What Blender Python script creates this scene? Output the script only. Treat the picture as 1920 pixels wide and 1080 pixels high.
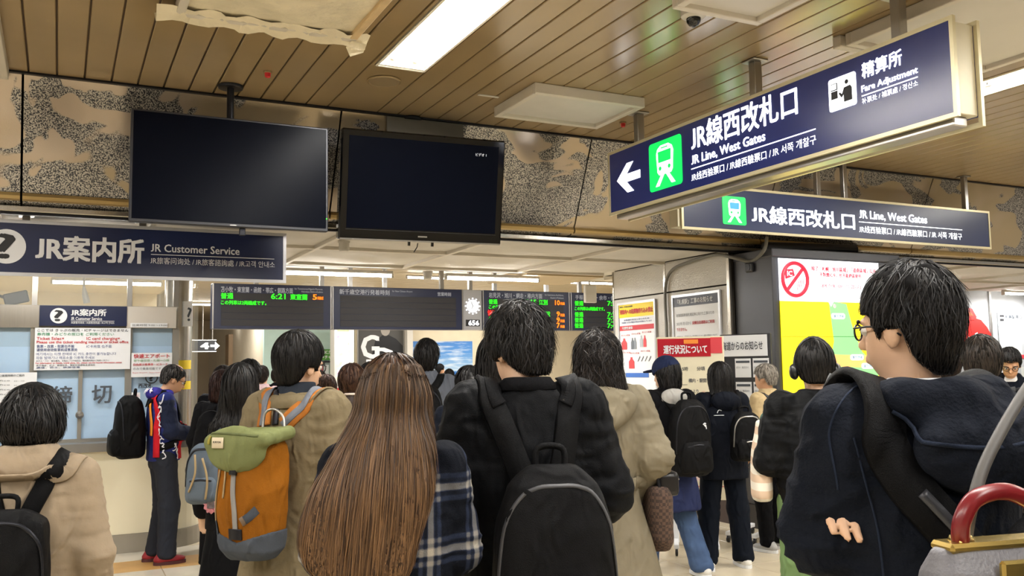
import bpy, math, random
import numpy as np
from mathutils import Vector, Matrix

for o in list(bpy.data.objects):
    bpy.data.objects.remove(o)
SC = bpy.context.scene
COL = SC.collection
# ------------------------------------------------------------------ camera
F_PX = 1700.0                                    # focal length in pixels of the 1920x1080 frame
CAM_H = 1.55
_vy = np.array([110 - 960, -(703 - 540), -F_PX]); _vx = np.array([4450 - 960, -(634 - 540), -F_PX])
_Y = _vy / np.linalg.norm(_vy)
_X = _vx - (_vx @ _Y) * _Y; _X /= np.linalg.norm(_X)
_Z = np.cross(_X, _Y)
CM = np.stack([_X, _Y, _Z], 1)                   # camera coords = CM @ (world - cam)
CC = np.array([0, 0, CAM_H])
cam_d = bpy.data.cameras.new('camera'); cam = bpy.data.objects.new('camera', cam_d); COL.objects.link(cam)
cam_d.sensor_width = 36.0; cam_d.lens = F_PX / 1920 * 36.0; cam_d.clip_start = 0.05; cam_d.clip_end = 200
cam.matrix_world = Matrix.Translation(Vector(CC)) @ Matrix(CM.T.tolist()).to_4x4()
SC.camera = cam
# ------------------------------------------------------------------ world, exposure
w = bpy.data.worlds.new('world'); SC.world = w; w.use_nodes = True
bg = w.node_tree.nodes['Background']; bg.inputs[0].default_value = (1.0, 0.98, 0.95, 1); bg.inputs[1].default_value = 0.35
vs = SC.view_settings
vs.view_transform = 'Standard'; vs.look = 'None'; vs.gamma = 1.0; vs.use_curve_mapping = False; vs.exposure = 0.55
SC.cycles.use_denoising = True
SC.cycles.max_bounces = 7
SC.cycles.diffuse_bounces = 4; SC.cycles.glossy_bounces = 3; SC.cycles.transmission_bounces = 5; SC.cycles.transparent_max_bounces = 6
SC.cycles.sample_clamp_indirect = 6.0
LAMP_W = 20.0                                    # watts of one tube pair area light
TUBE_E = 22.0                                    # emission of the bare tubes
CEIL = 3.49
# ceiling luminaires, the unseen ones added along the rows to light the concourse: (x centre, y far end, y near end)
LAMP_RUNS = [(1.93, 5.43, 2.93), (1.93, 2.6, 0.1), (1.93, -0.25, -2.75),
             (5.88, 5.43, 2.93), (5.88, 2.6, 0.1), (5.88, -0.25, -2.75),
             (-2.02, 5.43, 2.93), (-2.02, 2.6, 0.1), (-2.02, -0.25, -2.75),
             (9.83, 5.43, 2.93), (9.83, 2.6, 0.1)]
# ------------------------------------------------------------------ helpers
def ray(px, py): return CM.T @ np.array([px - 960, -(py - 540), -F_PX])
def at(px, py, x=None, y=None, z=None, d=None):
    """the point of the place seen at a pixel, on a plane x=, y=, z= or at a depth d"""
    r = ray(px, py)
    t = (x - CC[0]) / r[0] if x is not None else (y - CC[1]) / r[1] if y is not None else (z - CC[2]) / r[2] if z is not None else d / F_PX
    return CC + t * r
def lin(c):
    c = c.lstrip('#'); v = [int(c[i:i + 2], 16) / 255 for i in (0, 2, 4)]
    return [x / 12.92 if x <= .04045 else ((x + .055) / 1.055) ** 2.4 for x in v]
MATS = {}
def mat(name, color='#808080', rough=.6, metal=0., emit=0., emit_color=None, bump=0., bscale=60., var=0., vscale=6., spec=.5, sheen=0., alpha=1., coat=0., stretch=None, trans=0.):
    if name in MATS: return MATS[name]
    m = bpy.data.materials.new(name); m.use_nodes = True; MATS[name] = m
    nt = m.node_tree; b = nt.nodes['Principled BSDF']; c = lin(color) + [1]
    I = b.inputs
    I['Base Color'].default_value = c; I['Roughness'].default_value = rough; I['Metallic'].default_value = metal
    I['Specular IOR Level'].default_value = spec; I['Sheen Weight'].default_value = sheen; I['Alpha'].default_value = alpha
    I['Coat Weight'].default_value = coat; I['Transmission Weight'].default_value = trans
    if emit:
        I['Emission Color'].default_value = (lin(emit_color) + [1]) if emit_color else c; I['Emission Strength'].default_value = emit
    tc = nt.nodes.new('ShaderNodeTexCoord'); src = tc.outputs['Object']
    if stretch:
        mp = nt.nodes.new('ShaderNodeMapping'); mp.inputs['Scale'].default_value = stretch
        nt.links.new(src, mp.inputs[0]); src = mp.outputs[0]
    if var:
        n = nt.nodes.new('ShaderNodeTexNoise'); n.inputs['Scale'].default_value = vscale; n.inputs['Detail'].default_value = 5
        nt.links.new(src, n.inputs['Vector'])
        r = nt.nodes.new('ShaderNodeValToRGB'); e = r.color_ramp.elements
        e[0].position = .3; e[1].position = .7
        e[0].color = [x * (1 - var) for x in c[:3]] + [1]; e[1].color = [min(1, x * (1 + var)) for x in c[:3]] + [1]
        nt.links.new(n.outputs['Fac'], r.inputs[0]); nt.links.new(r.outputs[0], I['Base Color'])
    if bump:
        n2 = nt.nodes.new('ShaderNodeTexNoise'); n2.inputs['Scale'].default_value = bscale; n2.inputs['Detail'].default_value = 4
        nt.links.new(src, n2.inputs['Vector'])
        bp = nt.nodes.new('ShaderNodeBump'); bp.inputs['Strength'].default_value = bump; bp.inputs['Distance'].default_value = .01
        nt.links.new(n2.outputs['Fac'], bp.inputs['Height']); nt.links.new(bp.outputs[0], I['Normal'])
    return m
def N(m, t, **kw):
    n = m.node_tree.nodes.new(t)
    for k, v in kw.items():
        if k in n.inputs: n.inputs[k].default_value = v
        else: setattr(n, k, v)
    return n
def L(m, a, b): m.node_tree.links.new(a, b)
def bsdf(m): return m.node_tree.nodes['Principled BSDF']

def new_mesh(name, v, f, smooth=False):
    me = bpy.data.meshes.new(name)
    v = np.asarray(v, dtype=np.float32)
    if isinstance(f, np.ndarray):
        nf, k = f.shape
        me.vertices.add(len(v)); me.vertices.foreach_set('co', v.ravel())
        me.loops.add(nf * k); me.loops.foreach_set('vertex_index', f.ravel().astype(np.int32))
        me.polygons.add(nf); me.polygons.foreach_set('loop_start', (np.arange(nf) * k).astype(np.int32))
        me.update(calc_edges=True); me.validate()
    else:
        me.from_pydata([tuple(map(float, p)) for p in v], [], f); me.update()
    if smooth: me.polygons.foreach_set('use_smooth', np.ones(len(me.polygons), dtype=bool))
    return me
def link(name, data, parent=None, m=None, loc=None, rotz=0.):
    o = bpy.data.objects.new(name, data); COL.objects.link(o)
    if m is not None: data.materials.append(m)
    if loc is not None: o.location = [float(x) for x in loc]
    if rotz: o.rotation_euler = (0, 0, rotz)
    if parent is not None: o.parent = parent
    return o
def tag(o, label, cat, group=None):
    o['label'] = label; o['category'] = cat
    if group: o['group'] = group
    return o
def thing(name, label, cat, loc=(0, 0, 0), rotz=0., group=None):
    return tag(link(name, None, None, None, loc, rotz), label, cat, group)
def struct(o): o['kind'] = 'structure'; return o
def wloc(o):
    L_ = np.zeros(3)
    while o is not None: L_ = L_ + np.array(o.location); o = o.parent
    return L_
class MB:
    """collects simple solids; build() links them as one mesh object, given in world coordinates"""
    def __init__(s): s.v = []; s.f = []
    def add(s, v, f):
        n = len(s.v); s.v += [tuple(p) for p in v]; s.f += [tuple(i + n for i in q) for q in f]; return s
    def box(s, lo, hi, R=None, c=None, bev=0.):
        lo = np.array(lo, float); hi = np.array(hi, float)
        if bev:
            b = min(bev, *(abs(hi - lo) * .45))
            vs_, fs = [], []
            # chamfered box as convex hull of 24 points via rings
            P = []
            for sx in (0, 1):
                for sy in (0, 1):
                    for sz in (0, 1):
                        c_ = np.where([sx, sy, sz], hi, lo); sg = np.where([sx, sy, sz], -1, 1)
                        for ax in range(3):
                            q = c_.copy()
                            for k in range(3):
                                if k != ax: q[k] += sg[k] * b
                            P.append(q)
            idx = lambda sx, sy, sz, ax: (sx * 4 + sy * 2 + sz) * 3 + ax
            F = []
            for ax in range(3):
                o1, o2 = [(1, 2), (2, 0), (0, 1)][ax]
                for sd in (0, 1):
                    q = []
                    for (a, b_) in ((0, 0), (1, 0), (1, 1), (0, 1)):
                        t = [0, 0, 0]; t[ax] = sd; t[o1] = a; t[o2] = b_; q.append(idx(*t, ax))
                    F.append(q if sd else q[::-1])
                for a in (0, 1):
                    for b_ in (0, 1):
                        t0 = [0, 0, 0]; t0[o1] = a; t0[o2] = b_; t1 = list(t0); t1[ax] = 1
                        q = [idx(*t0, o1), idx(*t1, o1), idx(*t1, o2), idx(*t0, o2)]
                        F.append(q if (a ^ b_) else q[::-1])
            for sx in (0, 1):
                for sy in (0, 1):
                    for sz in (0, 1):
                        q = [idx(sx, sy, sz, k) for k in range(3)]
                        F.append(q if (sx + sy + sz) % 2 else q[::-1])
            V = P
        else:
            V = [(x, y, z) for x in (lo[0], hi[0]) for y in (lo[1], hi[1]) for z in (lo[2], hi[2])]
            F = [(0, 1, 3, 2), (4, 6, 7, 5), (0, 4, 5, 1), (2, 3, 7, 6), (0, 2, 6, 4), (1, 5, 7, 3)]
        if R is not None:
            c = (lo + hi) / 2 if c is None else np.array(c); V = [R @ (np.array(p) - c) + c for p in V]
        return s.add(V, F)
    def tube(s, path, r, n=8, cap=True):
        path = [np.array(p, float) for p in path]; m = len(path)
        rs = r if hasattr(r, '__len__') else [r] * m
        prev = None; V = []
        for i, p in enumerate(path):
            t = path[min(i + 1, m - 1)] - path[max(i - 1, 0)]; t = t / (np.linalg.norm(t) + 1e-9)
            if prev is None:
                a = np.array([0, 0, 1.]) if abs(t[2]) < .9 else np.array([1., 0, 0])
            else: a = prev
            u = a - (a @ t) * t; u /= np.linalg.norm(u) + 1e-9; prev = u; w_ = np.cross(t, u)
            for k in range(n):
                an = 2 * math.pi * k / n; V.append(p + rs[i] * (math.cos(an) * u + math.sin(an) * w_))
        F = []
        for i in range(m - 1):
            for k in range(n):
                F.append((i * n + k, i * n + (k + 1) % n, (i + 1) * n + (k + 1) % n, (i + 1) * n + k))
        if cap: F.append(tuple(range(n))[::-1]); F.append(tuple((m - 1) * n + k for k in range(n)))
        return s.add(V, F)
    def lathe(s, c, prof, n=24, axis=2):
        """prof: (radius, height) pairs about a vertical axis through c"""
        V = []; F = []
        for (r, h) in prof:
            for k in range(n):
                a = 2 * math.pi * k / n; q = [r * math.cos(a), r * math.sin(a), h]
                if axis == 1: q = [q[0], -q[2], q[1]]
                if axis == 0: q = [q[2], q[0], q[1]]
                V.append(np.array(c) + q)
        m = len(prof)
        for i in range(m - 1):
            for k in range(n): F.append((i * n + k, i * n + (k + 1) % n, (i + 1) * n + (k + 1) % n, (i + 1) * n + k))
        F.append(tuple(range(n))[::-1]); F.append(tuple((m - 1) * n + k for k in range(n)))
        return s.add(V, F)
    def prism(s, poly, o, u, v, th):
        """extrude a 2-D outline (in axes u, v from o) by th along u x v"""
        o, u, v = (np.array(a, float) for a in (o, u, v)); nrm = np.cross(u, v); n = len(poly)
        A = [o + a * u + b * v for a, b in poly]; B = [p + nrm * th for p in A]
        F = [tuple(range(n))[::-1], tuple(range(n, 2 * n))] + [(i, (i + 1) % n, n + (i + 1) % n, n + i) for i in range(n)]
        return s.add(A + B, F)
    def build(s, name, m, parent=None, smooth=False, loc=None):
        off = wloc(parent) if parent is not None else np.zeros(3)
        if parent is None and loc is None and s.v:
            a = np.array(s.v); loc = (*((a.min(0) + a.max(0)) / 2)[:2], a[:, 2].min())
        if loc is not None: off = off + np.array(loc) if parent is None else off
        me = new_mesh(name, np.array(s.v) - off, s.f, smooth)
        if smooth:
            try: me.set_sharp_from_angle(angle=math.radians(35))
            except Exception: pass
        return link(name, me, parent, m, off if parent is None else None)
def disc(r, n=28, sx=1., cx=0, cy=0): return [(cx + r * sx * math.cos(2 * math.pi * k / n), cy + r * math.sin(2 * math.pi * k / n)) for k in range(n)]
def rrect(x0, y0, x1, y1, r, n=4):
    P = []
    for cx, cy, a0 in ((x1 - r, y1 - r, 0), (x0 + r, y1 - r, 90), (x0 + r, y0 + r, 180), (x1 - r, y0 + r, 270)):
        for k in range(n + 1):
            a = math.radians(a0 + 90 * k / n); P.append((cx + r * math.cos(a), cy + r * math.sin(a)))
    return P
# ---- flat lettering
_TXT = []
def text_mesh(s, bold=0.):
    if not _TXT:
        cu = bpy.data.curves.new('lettering', 'FONT'); cu.size = 1.0; cu.resolution_u = 2; cu.fill_mode = 'FRONT'; _TXT.append(bpy.data.objects.new('lettering', cu))
    o = _TXT[0]; o.data.body = s; me = o.to_mesh()
    n = len(me.vertices); co = np.zeros(n * 3, dtype=np.float32); me.vertices.foreach_get('co', co); co = co.reshape(-1, 3)
    f = [tuple(p.vertices) for p in me.polygons]; o.to_mesh_clear()
    if 'J' in s and n:       # the built-in J hangs below the line: lift it on to the baseline
        par = np.arange(n)
        def fd(a):
            while par[a] != a: par[a] = par[par[a]]; a = par[a]
            return a
        for p in f:
            r = fd(p[0])
            for q in p[1:]: par[fd(q)] = r
        rt = np.array([fd(a) for a in range(n)])
        for r in np.unique(rt):
            k = rt == r; y0, y1 = co[k, 1].min(), co[k, 1].max()
            if y0 < -.1 and .68 < y1 < .78 and np.ptp(co[k, 0]) < .45: co[k, 1] = (co[k, 1] - y0) / (y1 - y0) * y1
    if bold > .009 and n:      # embolden by overlaying shifted copies: offsetting CJK outlines breaks them
        A, G = [], []
        for k, (dx, dy) in enumerate(((-1, -.6), (1, -.6), (1, .6), (-1, .6), (0, 0))):
            A.append(co + np.array([dx * bold, dy * bold, k], dtype=np.float32)); G += [tuple(i + k * n for i in p) for p in f]
        co = np.concatenate(A); f = G
    return co, f
class Plane:
    """a flat face with in-plane axes u (reading direction) and v (up); eps = how far lettering stands off"""
    def __init__(s, o, u, v=(0, 0, 1)):
        s.o, s.u, s.v = (np.array(a, float) for a in (o, u, v)); s.n = np.cross(s.u, s.v)
    def px(s, px, py):
        r = ray(px, py); t = ((s.o - CC) @ s.n) / (r @ s.n); p = CC + t * r - s.o
        return float(p @ s.u), float(p @ s.v)
    def p(s, a, b, e=0.): return s.o + a * s.u + b * s.v + e * s.n
    def text(s, st, parent, m, u0, v0, u1, v1, bold=.02, eps=.004, name='lettering', line=False):
        co, f = text_mesh(st, bold)
        if not len(co): return None
        lo, hi = co.min(0), co.max(0)
        if line: lo[1], hi[1] = (-.08, .84) if any(ord(c) > 0x2e80 for c in st) else (0., .73)
        w_ = hi - lo
        a = (co[:, 0] - lo[0]) / w_[0]; b = (co[:, 1] - lo[1]) / max(w_[1], 1e-6)
        uu = u0 + a * (u1 - u0); vv = v0 + b * (v1 - v0)
        V = s.o + uu[:, None] * s.u + vv[:, None] * s.v + (eps + .0004 * co[:, 2:3]) * s.n
        mb = MB(); mb.v = [tuple(p) for p in V]; mb.f = f
        return mb.build(name, m, parent)
    def ptext(s, st, parent, m, xl, yt, yb, xr, yr, **kw):
        """text filling the box whose left edge runs (xl,yt)-(xl,yb) and whose right edge is at pixel xr, yr"""
        u0, v1 = s.px(xl, yt); _, v0 = s.px(xl, yb); u1, _ = s.px(xr, yr)
        return s.text(st, parent, m, u0, v0, u1, v1, line=len(st) > 1, **kw)
    def shape(s, poly, parent, m, name, eps=.002, th=.003):
        return MB().prism(poly, s.p(0, 0, eps), s.u, s.v, th).build(name, m, parent)
    def rect(s, u0, v0, u1, v1, parent, m, name, eps=.002, th=.003):
        return s.shape([(u0, v0), (u1, v0), (u1, v1), (u0, v1)], parent, m, name, eps, th)

def smooth(P, n=6):
    P = [np.array(p, float) for p in P]; out = []
    for i in range(len(P) - 1):
        p0, p1, p2, p3 = P[max(i - 1, 0)], P[i], P[i + 1], P[min(i + 2, len(P) - 1)]
        for k in range(n):
            t_ = k / n; out.append(.5 * ((2 * p1) + (-p0 + p2) * t_ + (2 * p0 - 5 * p1 + 4 * p2 - p3) * t_ ** 2 + (-p0 + 3 * p1 - 3 * p2 + p3) * t_ ** 3))
    out.append(P[-1]); return out
# ------------------------------------------------------------------ materials of the setting
m_slat = mat('ceiling_slat_paint', '#97825f', .22, 0., var=.05, vscale=1.5, spec=.7)
m_gap = mat('ceiling_gap', '#1b150e', .9)
m_white = mat('white_paint', '#cbc7be', .55, var=.03, vscale=3)
m_sheet = mat('white_sheet', '#c9c5bd', .6, var=.04, vscale=5, bump=.35, bscale=9)
m_plastic = mat('crumpled_plastic', '#e2d8bd', .35, var=.08, vscale=8, bump=.9, bscale=14)
m_wood = mat('raw_pine', '#cdb388', .6, var=.12, vscale=4, stretch=(2, 2, 30))
m_batten = mat('white_batten', '#cfc8bb', .5, var=.03)
m_alu = mat('aluminium', '#a9a7a3', .32, .85, var=.05)
m_champ = mat('champagne_frame', '#cfc6a2', .35, .35, var=.03)
m_steel = mat('brushed_steel', '#b9b4ab', .26, .95, var=.06, stretch=(30, 30, .5))
m_dark = mat('dark_metal', '#23242a', .4, .6, var=.05)
m_black = mat('black_plastic', '#101114', .35, var=.05)
m_gloss = mat('black_gloss', '#07080a', .08, spec=.6)
m_cream = mat('cream_panel', '#ece4c8', .35, var=.03, vscale=2, spec=.5)
m_navy = mat('navy_panel', '#1c2547', .3, var=.04)
m_lamp = mat('lamp_tube', '#ffffff', .5, emit=TUBE_E, emit_color='#fff9f0')
m_trough = mat('lamp_trough', '#f6f2e4', .4)
m_wtext = mat('white_print', '#e9ebee', .5)
m_glow = mat('lit_white', '#ffffff', .5, emit=2.2, emit_color='#ffffff')
m_red = mat('red_plastic', '#c22a2e', .4)
m_greyw = mat('grey_wall', '#a9acb0', .55, var=.03)

# fascia: bronze sheet metal with patches of black-and-silver mottling
m_fas = mat('mottled_bronze', '#9a8468', .11, .42); b = bsdf(m_fas)
tc = N(m_fas, 'ShaderNodeTexCoord'); mp = N(m_fas, 'ShaderNodeMapping'); mp.inputs['Scale'].default_value = (1, 1, 1.5)
L(m_fas, tc.outputs['Object'], mp.inputs[0])
big = N(m_fas, 'ShaderNodeTexNoise', Scale=1.7, Detail=2.5, Roughness=.45, Distortion=1.2); L(m_fas, mp.outputs[0], big.inputs['Vector'])
cr = N(m_fas, 'ShaderNodeValToRGB'); cr.color_ramp.elements[0].position = .47; cr.color_ramp.elements[1].position = .485
L(m_fas, big.outputs['Fac'], cr.inputs[0])
worm = N(m_fas, 'ShaderNodeTexNoise', Scale=125., Detail=1.5, Distortion=.6); L(m_fas, tc.outputs['Object'], worm.inputs['Vector'])
wr = N(m_fas, 'ShaderNodeValToRGB'); e = wr.color_ramp.elements; e[0].position = .48; e[1].position = .53
e[0].color = (.045, .048, .058, 1); e[1].color = (.46, .44, .41, 1); L(m_fas, worm.outputs['Fac'], wr.inputs[0])
tan = N(m_fas, 'ShaderNodeTexNoise', Scale=1.1, Detail=2.); tr = N(m_fas, 'ShaderNodeValToRGB'); e = tr.color_ramp.elements
e[0].position = .4; e[1].position = .6; e[0].color = lin('#ab9b80') + [1]; e[1].color = lin('#bcae9f') + [1]
L(m_fas, mp.outputs[0], tan.inputs['Vector']); L(m_fas, tan.outputs['Fac'], tr.inputs[0])
mx = N(m_fas, 'ShaderNodeMix', data_type='RGBA'); L(m_fas, cr.outputs[0], mx.inputs[0]); L(m_fas, tr.outputs[0], mx.inputs[6]); L(m_fas, wr.outputs[0], mx.inputs[7])
L(m_fas, mx.outputs[2], b.inputs['Base Color'])
bp = N(m_fas, 'ShaderNodeBump', Strength=.12, Distance=.004); L(m_fas, worm.outputs['Fac'], bp.inputs['Height']); L(m_fas, bp.outputs[0], b.inputs['Normal'])
m_roll = mat('gold_roll', '#a38c5e', .3, .6, var=.1, vscale=3)

# floor: pale stone tiles
m_tile = mat('floor_tile', '#cdc0a6', .25, var=.07, vscale=3.5, spec=.5)
m_tile2 = mat('tactile_tile', '#c79a5c', .4, var=.08, vscale=5)
m_tile3 = mat('grey_stone_tile', '#cfc7b6', .25, var=.05, vscale=5)
m_grout = mat('grout', '#8f8062', .8)

# ------------------------------------------------------------------ floor
floor = struct(MB().box((-6, -7, -.12), (24, 38, -.004)).build('floor', m_grout))
T = .45
tm = new_mesh('floor_tile', *(lambda q: (q.v, q.f))(MB().box((-T / 2 + .003, -T / 2 + .003, -.05), (T / 2 - .003, T / 2 - .003, 0), bev=.002)))
tm.materials.append(m_tile)
tm2 = tm.copy(); tm2.materials.clear(); tm2.materials.append(m_tile2)
tm3 = tm.copy(); tm3.materials.clear(); tm3.materials.append(m_tile3)
floc = wloc(floor)
def tile_kind(x, y):
    if y > 7.2 and x < 2.0: return 2 if abs(y - 8.1) < .24 else 3
    return 1
far = MB(); far3 = MB()
for i in range(-9, 46):
    for j in range(-4, 72):
        x = i * T + .1; y = j * T
        if -.9 < x < 6.4 and 4.6 < y < 8.75:
            k = tile_kind(x, y)
            o = bpy.data.objects.new('floor_tile', (tm, tm, tm2, tm3)[k]); COL.objects.link(o); o.parent = floor
            o.location = (x - floc[0], y - floc[1], -floc[2] - random.Random(i * 97 + j).random() * .0008)
        elif y < 30:
            far.box((x - T / 2 + .003, y - T / 2 + .003, -.02), (x + T / 2 - .003, y + T / 2 - .003, -.0004))
o = far.build('tile_field', m_tile, floor); o['kind'] = 'stuff'

# ------------------------------------------------------------------ main ceiling: slats running along y
ceiling = struct(MB().box((-4.2, -6, CEIL + .12), (14.5, 7.1, CEIL + .2)).build('ceiling', m_gap))
cl = wloc(ceiling)
PIT = .1629
sm = {}; m_groove = mat('slat_groove', '#4d3b28', .7)
def slat(x0, x1, y0=-5.6, y1=6.47):
    w_ = round(x1 - x0, 4); k = (w_, y0, y1)
    if k not in sm:
        q = MB().box((.005, y0, 0), (w_ - .005, y1, .018), bev=.004); q.box((w_ - .006, y0, .0145), (w_ + .006, y1, .0175)); sm[k] = new_mesh('slat', q.v, q.f); sm[k].materials.append(m_slat); sm[k].materials.append(m_groove)
        for pi, pg in enumerate(sm[k].polygons): pg.material_index = int(pi >= 26)
    o = bpy.data.objects.new('slat', sm[k]); COL.objects.link(o); o.parent = ceiling; o.location = (x0 - cl[0], -cl[1], CEIL - cl[2])
cols = [(-2.222, -1.844), (1.728, 2.108), (5.69, 6.07), (9.64, 10.02)]
spans = [(-3.85, -2.222, 10), (-1.844, 1.728, 22), (2.108, 5.69, 22), (6.07, 9.64, 22), (10.02, 13.93, 24)]
for a, b_, n in spans:
    for i in range(n): slat(a + (b_ - a) * i / n, a + (b_ - a) * (i + 1) / n)
def lamp_plate(x0, x1, ya, yb):
    MB().box((x0 + .005, ya, CEIL), (x1 - .005, yb, CEIL + .018), bev=.004).build('slat', m_slat, ceiling)
for ci, (x0, x1) in enumerate(cols):
    xc = (x0 + x1) / 2
    runs = sorted([(n_, f_) for (x, f_, n_) in LAMP_RUNS if abs(x - xc) < .1])
    y = -5.6
    for (n_, f_) in runs:
        lamp_plate(x0, x1, y, n_ - .003); y = f_ + .003
    lamp_plate(x0, x1, y, 6.47)
    for (n_, f_) in runs:   # side strips beside the trough
        for s_ in (0, 1):
            xa = x0 + .005 if s_ == 0 else xc + .165; xb = xc - .165 if s_ == 0 else x1 - .005
            MB().box((xa, n_, CEIL), (xb, f_, CEIL + .018)).build('slat', m_slat, ceiling)
def luminaire(x, yf, yn, label):
    t = thing('ceiling_light', label, 'ceiling light', (x, (yf + yn) / 2, CEIL - .004), 0, 'recessed twin tube ceiling lights')
    w_, h = .16, .10; z = CEIL
    q = MB()
    q.box((x - w_, yn, z + h), (x + w_, yf, z + h + .01)); q.box((x - w_, yn, z + .0), (x - w_ + .006, yf, z + h)); q.box((x + w_ - .006, yn, z), (x + w_, yf, z + h))
    q.box((x - w_ + .006, yn, z), (x + w_ - .006, yn + .03, z + h)); q.box((x - w_ + .006, yf - .03, z), (x + w_ - .006, yf, z + h))
    q.build('trough', m_trough, t)
    r = MB()
    for a in (-1, 1): r.box((x + a * w_ - .008, yn, z - .004), (x + a * w_ + .008, yf, z))
    for yy in (yn, yf): r.box((x - w_, yy - .008, z - .004), (x + w_, yy + .008, z))
    r.build('rim', m_trough, t)
    n = 2
    for k in range(n):
        ya = yn + .05 + k * (yf - yn - .1) / n; yb = yn + .05 + (k + 1) * (yf - yn - .1) / n - .02
        for a in (-1, 1):
            MB().tube([(x + a * .075, ya, z + .045), (x + a * .075, yb, z + .045)], .016, 10).build('tube', m_lamp, t, True)
            for yy in (ya, yb): MB().tube([(x + a * .075, yy - .015, z + .045), (x + a * .075, yy + .015, z + .045)], .022, 10).build('socket', m_white, t, True)
    ld = bpy.data.lights.new('tube_light', 'AREA'); ld.shape = 'RECTANGLE'; ld.size = .26; ld.size_y = yf - yn - .15; ld.energy = LAMP_W * (yf - yn); ld.color = (1, .99, .97)
    lo_ = bpy.data.objects.new('tube_light', ld); COL.objects.link(lo_); lo_.parent = t; lo_.location = (0, 0, .02)
    return t
for i, (x, yf, yn) in enumerate(LAMP_RUNS):
    lab = {0: 'bright recessed twin tube ceiling light above the two hanging screens',
           3: 'bright recessed ceiling light at the right edge behind the long hanging sign', 1: 'recessed ceiling light over the camera, in line with the one above the screens', 2: 'recessed ceiling light behind the camera, in line with the one above the screens', 4: 'recessed ceiling light out of view, next after the one behind the long sign', 5: 'recessed ceiling light behind the camera on the right, third of its line', 6: 'recessed ceiling light left of the frame, nearest the fascia', 7: 'recessed ceiling light left of the camera, middle of its line', 8: 'recessed ceiling light left and behind the camera, last of its line', 9: 'recessed ceiling light far right of the frame, nearest the fascia', 10: 'recessed ceiling light far right of the camera, second of its line'}[i]
    luminaire(x, yf, yn, lab)

# ------------------------------------------------------------------ fascia panels between the two ceilings
FT, FB = 6.475, 6.83
fas = struct(MB().box((-4.2, 6.96, 2.70), (14.5, 7.0, CEIL + .2), R=None).build('wall_fascia', m_gap))
seams = [-2.37, -.254, 1.84, 4.02, 6.13, 8.25, 10.36, 12.5]
prof = [(FT, CEIL), (6.79, 2.80), (6.825, 2.75), (6.87, 2.715), (6.91, 2.70)]
for a, b_ in zip(seams[:-1], seams[1:]):
    q = MB(); xs = (a + .007, b_ - .007); V = []
    for (y, z) in prof:
        for x in xs: V.append((x, y, z))
    for (y, z) in prof[::-1]:
        for x in xs: V.append((x, y + .02, z + .004))
    n = len(prof); F = []
    for i in range(2 * n - 1): F.append((2 * i, 2 * i + 1, 2 * i + 3, 2 * i + 2))
    F.append((4 * n - 2, 4 * n - 1, 1, 0)); F += [tuple(2 * i for i in range(2 * n))[::-1], tuple(2 * i + 1 for i in range(2 * n))]
    q.add(V, F).build('panel', m_fas, fas, True)
    MB().tube([(a + .007, 6.826, 2.745), (b_ - .007, 6.826, 2.745)], .03, 8).build('gold_edge', m_roll, fas, True)
MB().box((-4.2, 6.44, CEIL - .014), (14.5, 6.475, CEIL - .001)).build('top_angle', m_dark, fas)
q = MB(); q.box((-4.2, 6.89, 2.655), (14.5, 6.93, 2.695), bev=.006); q.build('chrome_trim', m_steel, fas)
MB().box((-4.2, 6.935, 2.64), (14.5, 6.97, 2.68)).build('black_channel', m_dark, fas)

# ------------------------------------------------------------------ low ceiling under construction sheets
LC = 2.67
lowc = struct(MB().box((-4.2, 6.97, LC + .02), (5.9, 9.35, LC + .1)).box((5.9, 6.97, LC + .02), (18, 10.2, LC + .1)).build('ceiling_low', m_white))
def sheet(x0, x1, y0, y1, z, sag, name='sheet', parent=lowc, m=m_sheet, nx=14, ny=10, seed=1, th=.004):
    rng = np.random.default_rng(seed); ph = rng.uniform(0, 6, 8)
    V = []; F = []
    for s_ in (0, 1):
        for j in range(ny + 1):
            for i in range(nx + 1):
                u, v = i / nx, j / ny
                d = math.sin(math.pi * u) ** .7 * math.sin(math.pi * v) ** .7
                zz = z - sag * d * (1 + .35 * math.sin(9 * u + ph[0] + 4 * v) + .25 * math.sin(17 * v + ph[1] - 7 * u)) + th * s_
                V.append((x0 + u * (x1 - x0), y0 + v * (y1 - y0), zz))
    A = (nx + 1) * (ny + 1)
    for j in range(ny):
        for i in range(nx):
            a = j * (nx + 1) + i
            F.append((a, a + nx + 1, a + nx + 2, a + 1)); F.append((A + a, A + a + 1, A + a + nx + 2, A + a + nx + 1))
    return MB().add(V, F).build(name, m, parent, True)
xs = [-4.1, -2.1, -.4, .6, 2.05, 3.33, 4.72, 5.88]; ys = [7.0, 8.05, 9.3]
k = 0
for a, b_ in zip(xs[:-1], xs[1:]):
    for c, d_ in zip(ys[:-1], ys[1:]):
        k += 1; sheet(a, b_, c, d_, LC + .004, .028, seed=k)
for x in xs[1:-1]: MB().box((x - .02, 7.0, LC - .03), (x + .02, 9.3, LC + .01), bev=.003).build('batten', m_batten, lowc)
for y in (8.05, 9.29): MB().box((-4.1, y - .02, LC - .028), (5.88, y + .02, LC + .012), bev=.003).build('batten', m_batten, lowc)
xs2 = [6.2, 8.0, 9.6, 11.2, 12.8, 14.4, 16.2, 18]
for a, b_ in zip(xs2[:-1], xs2[1:]):
    k += 1; sheet(a, b_, 7.0, 8.5, LC + .004, .03, seed=k); k += 1; sheet(a, b_, 8.5, 9.75, LC + .004, .03, seed=k)
    MB().box((a - .02, 7.0, LC - .03), (a + .02, 9.75, LC + .01)).build('batten', m_batten, lowc)
MB().box((6.2, 8.48, LC - .028), (18, 8.52, LC + .012)).build('batten', m_batten, lowc)
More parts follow.
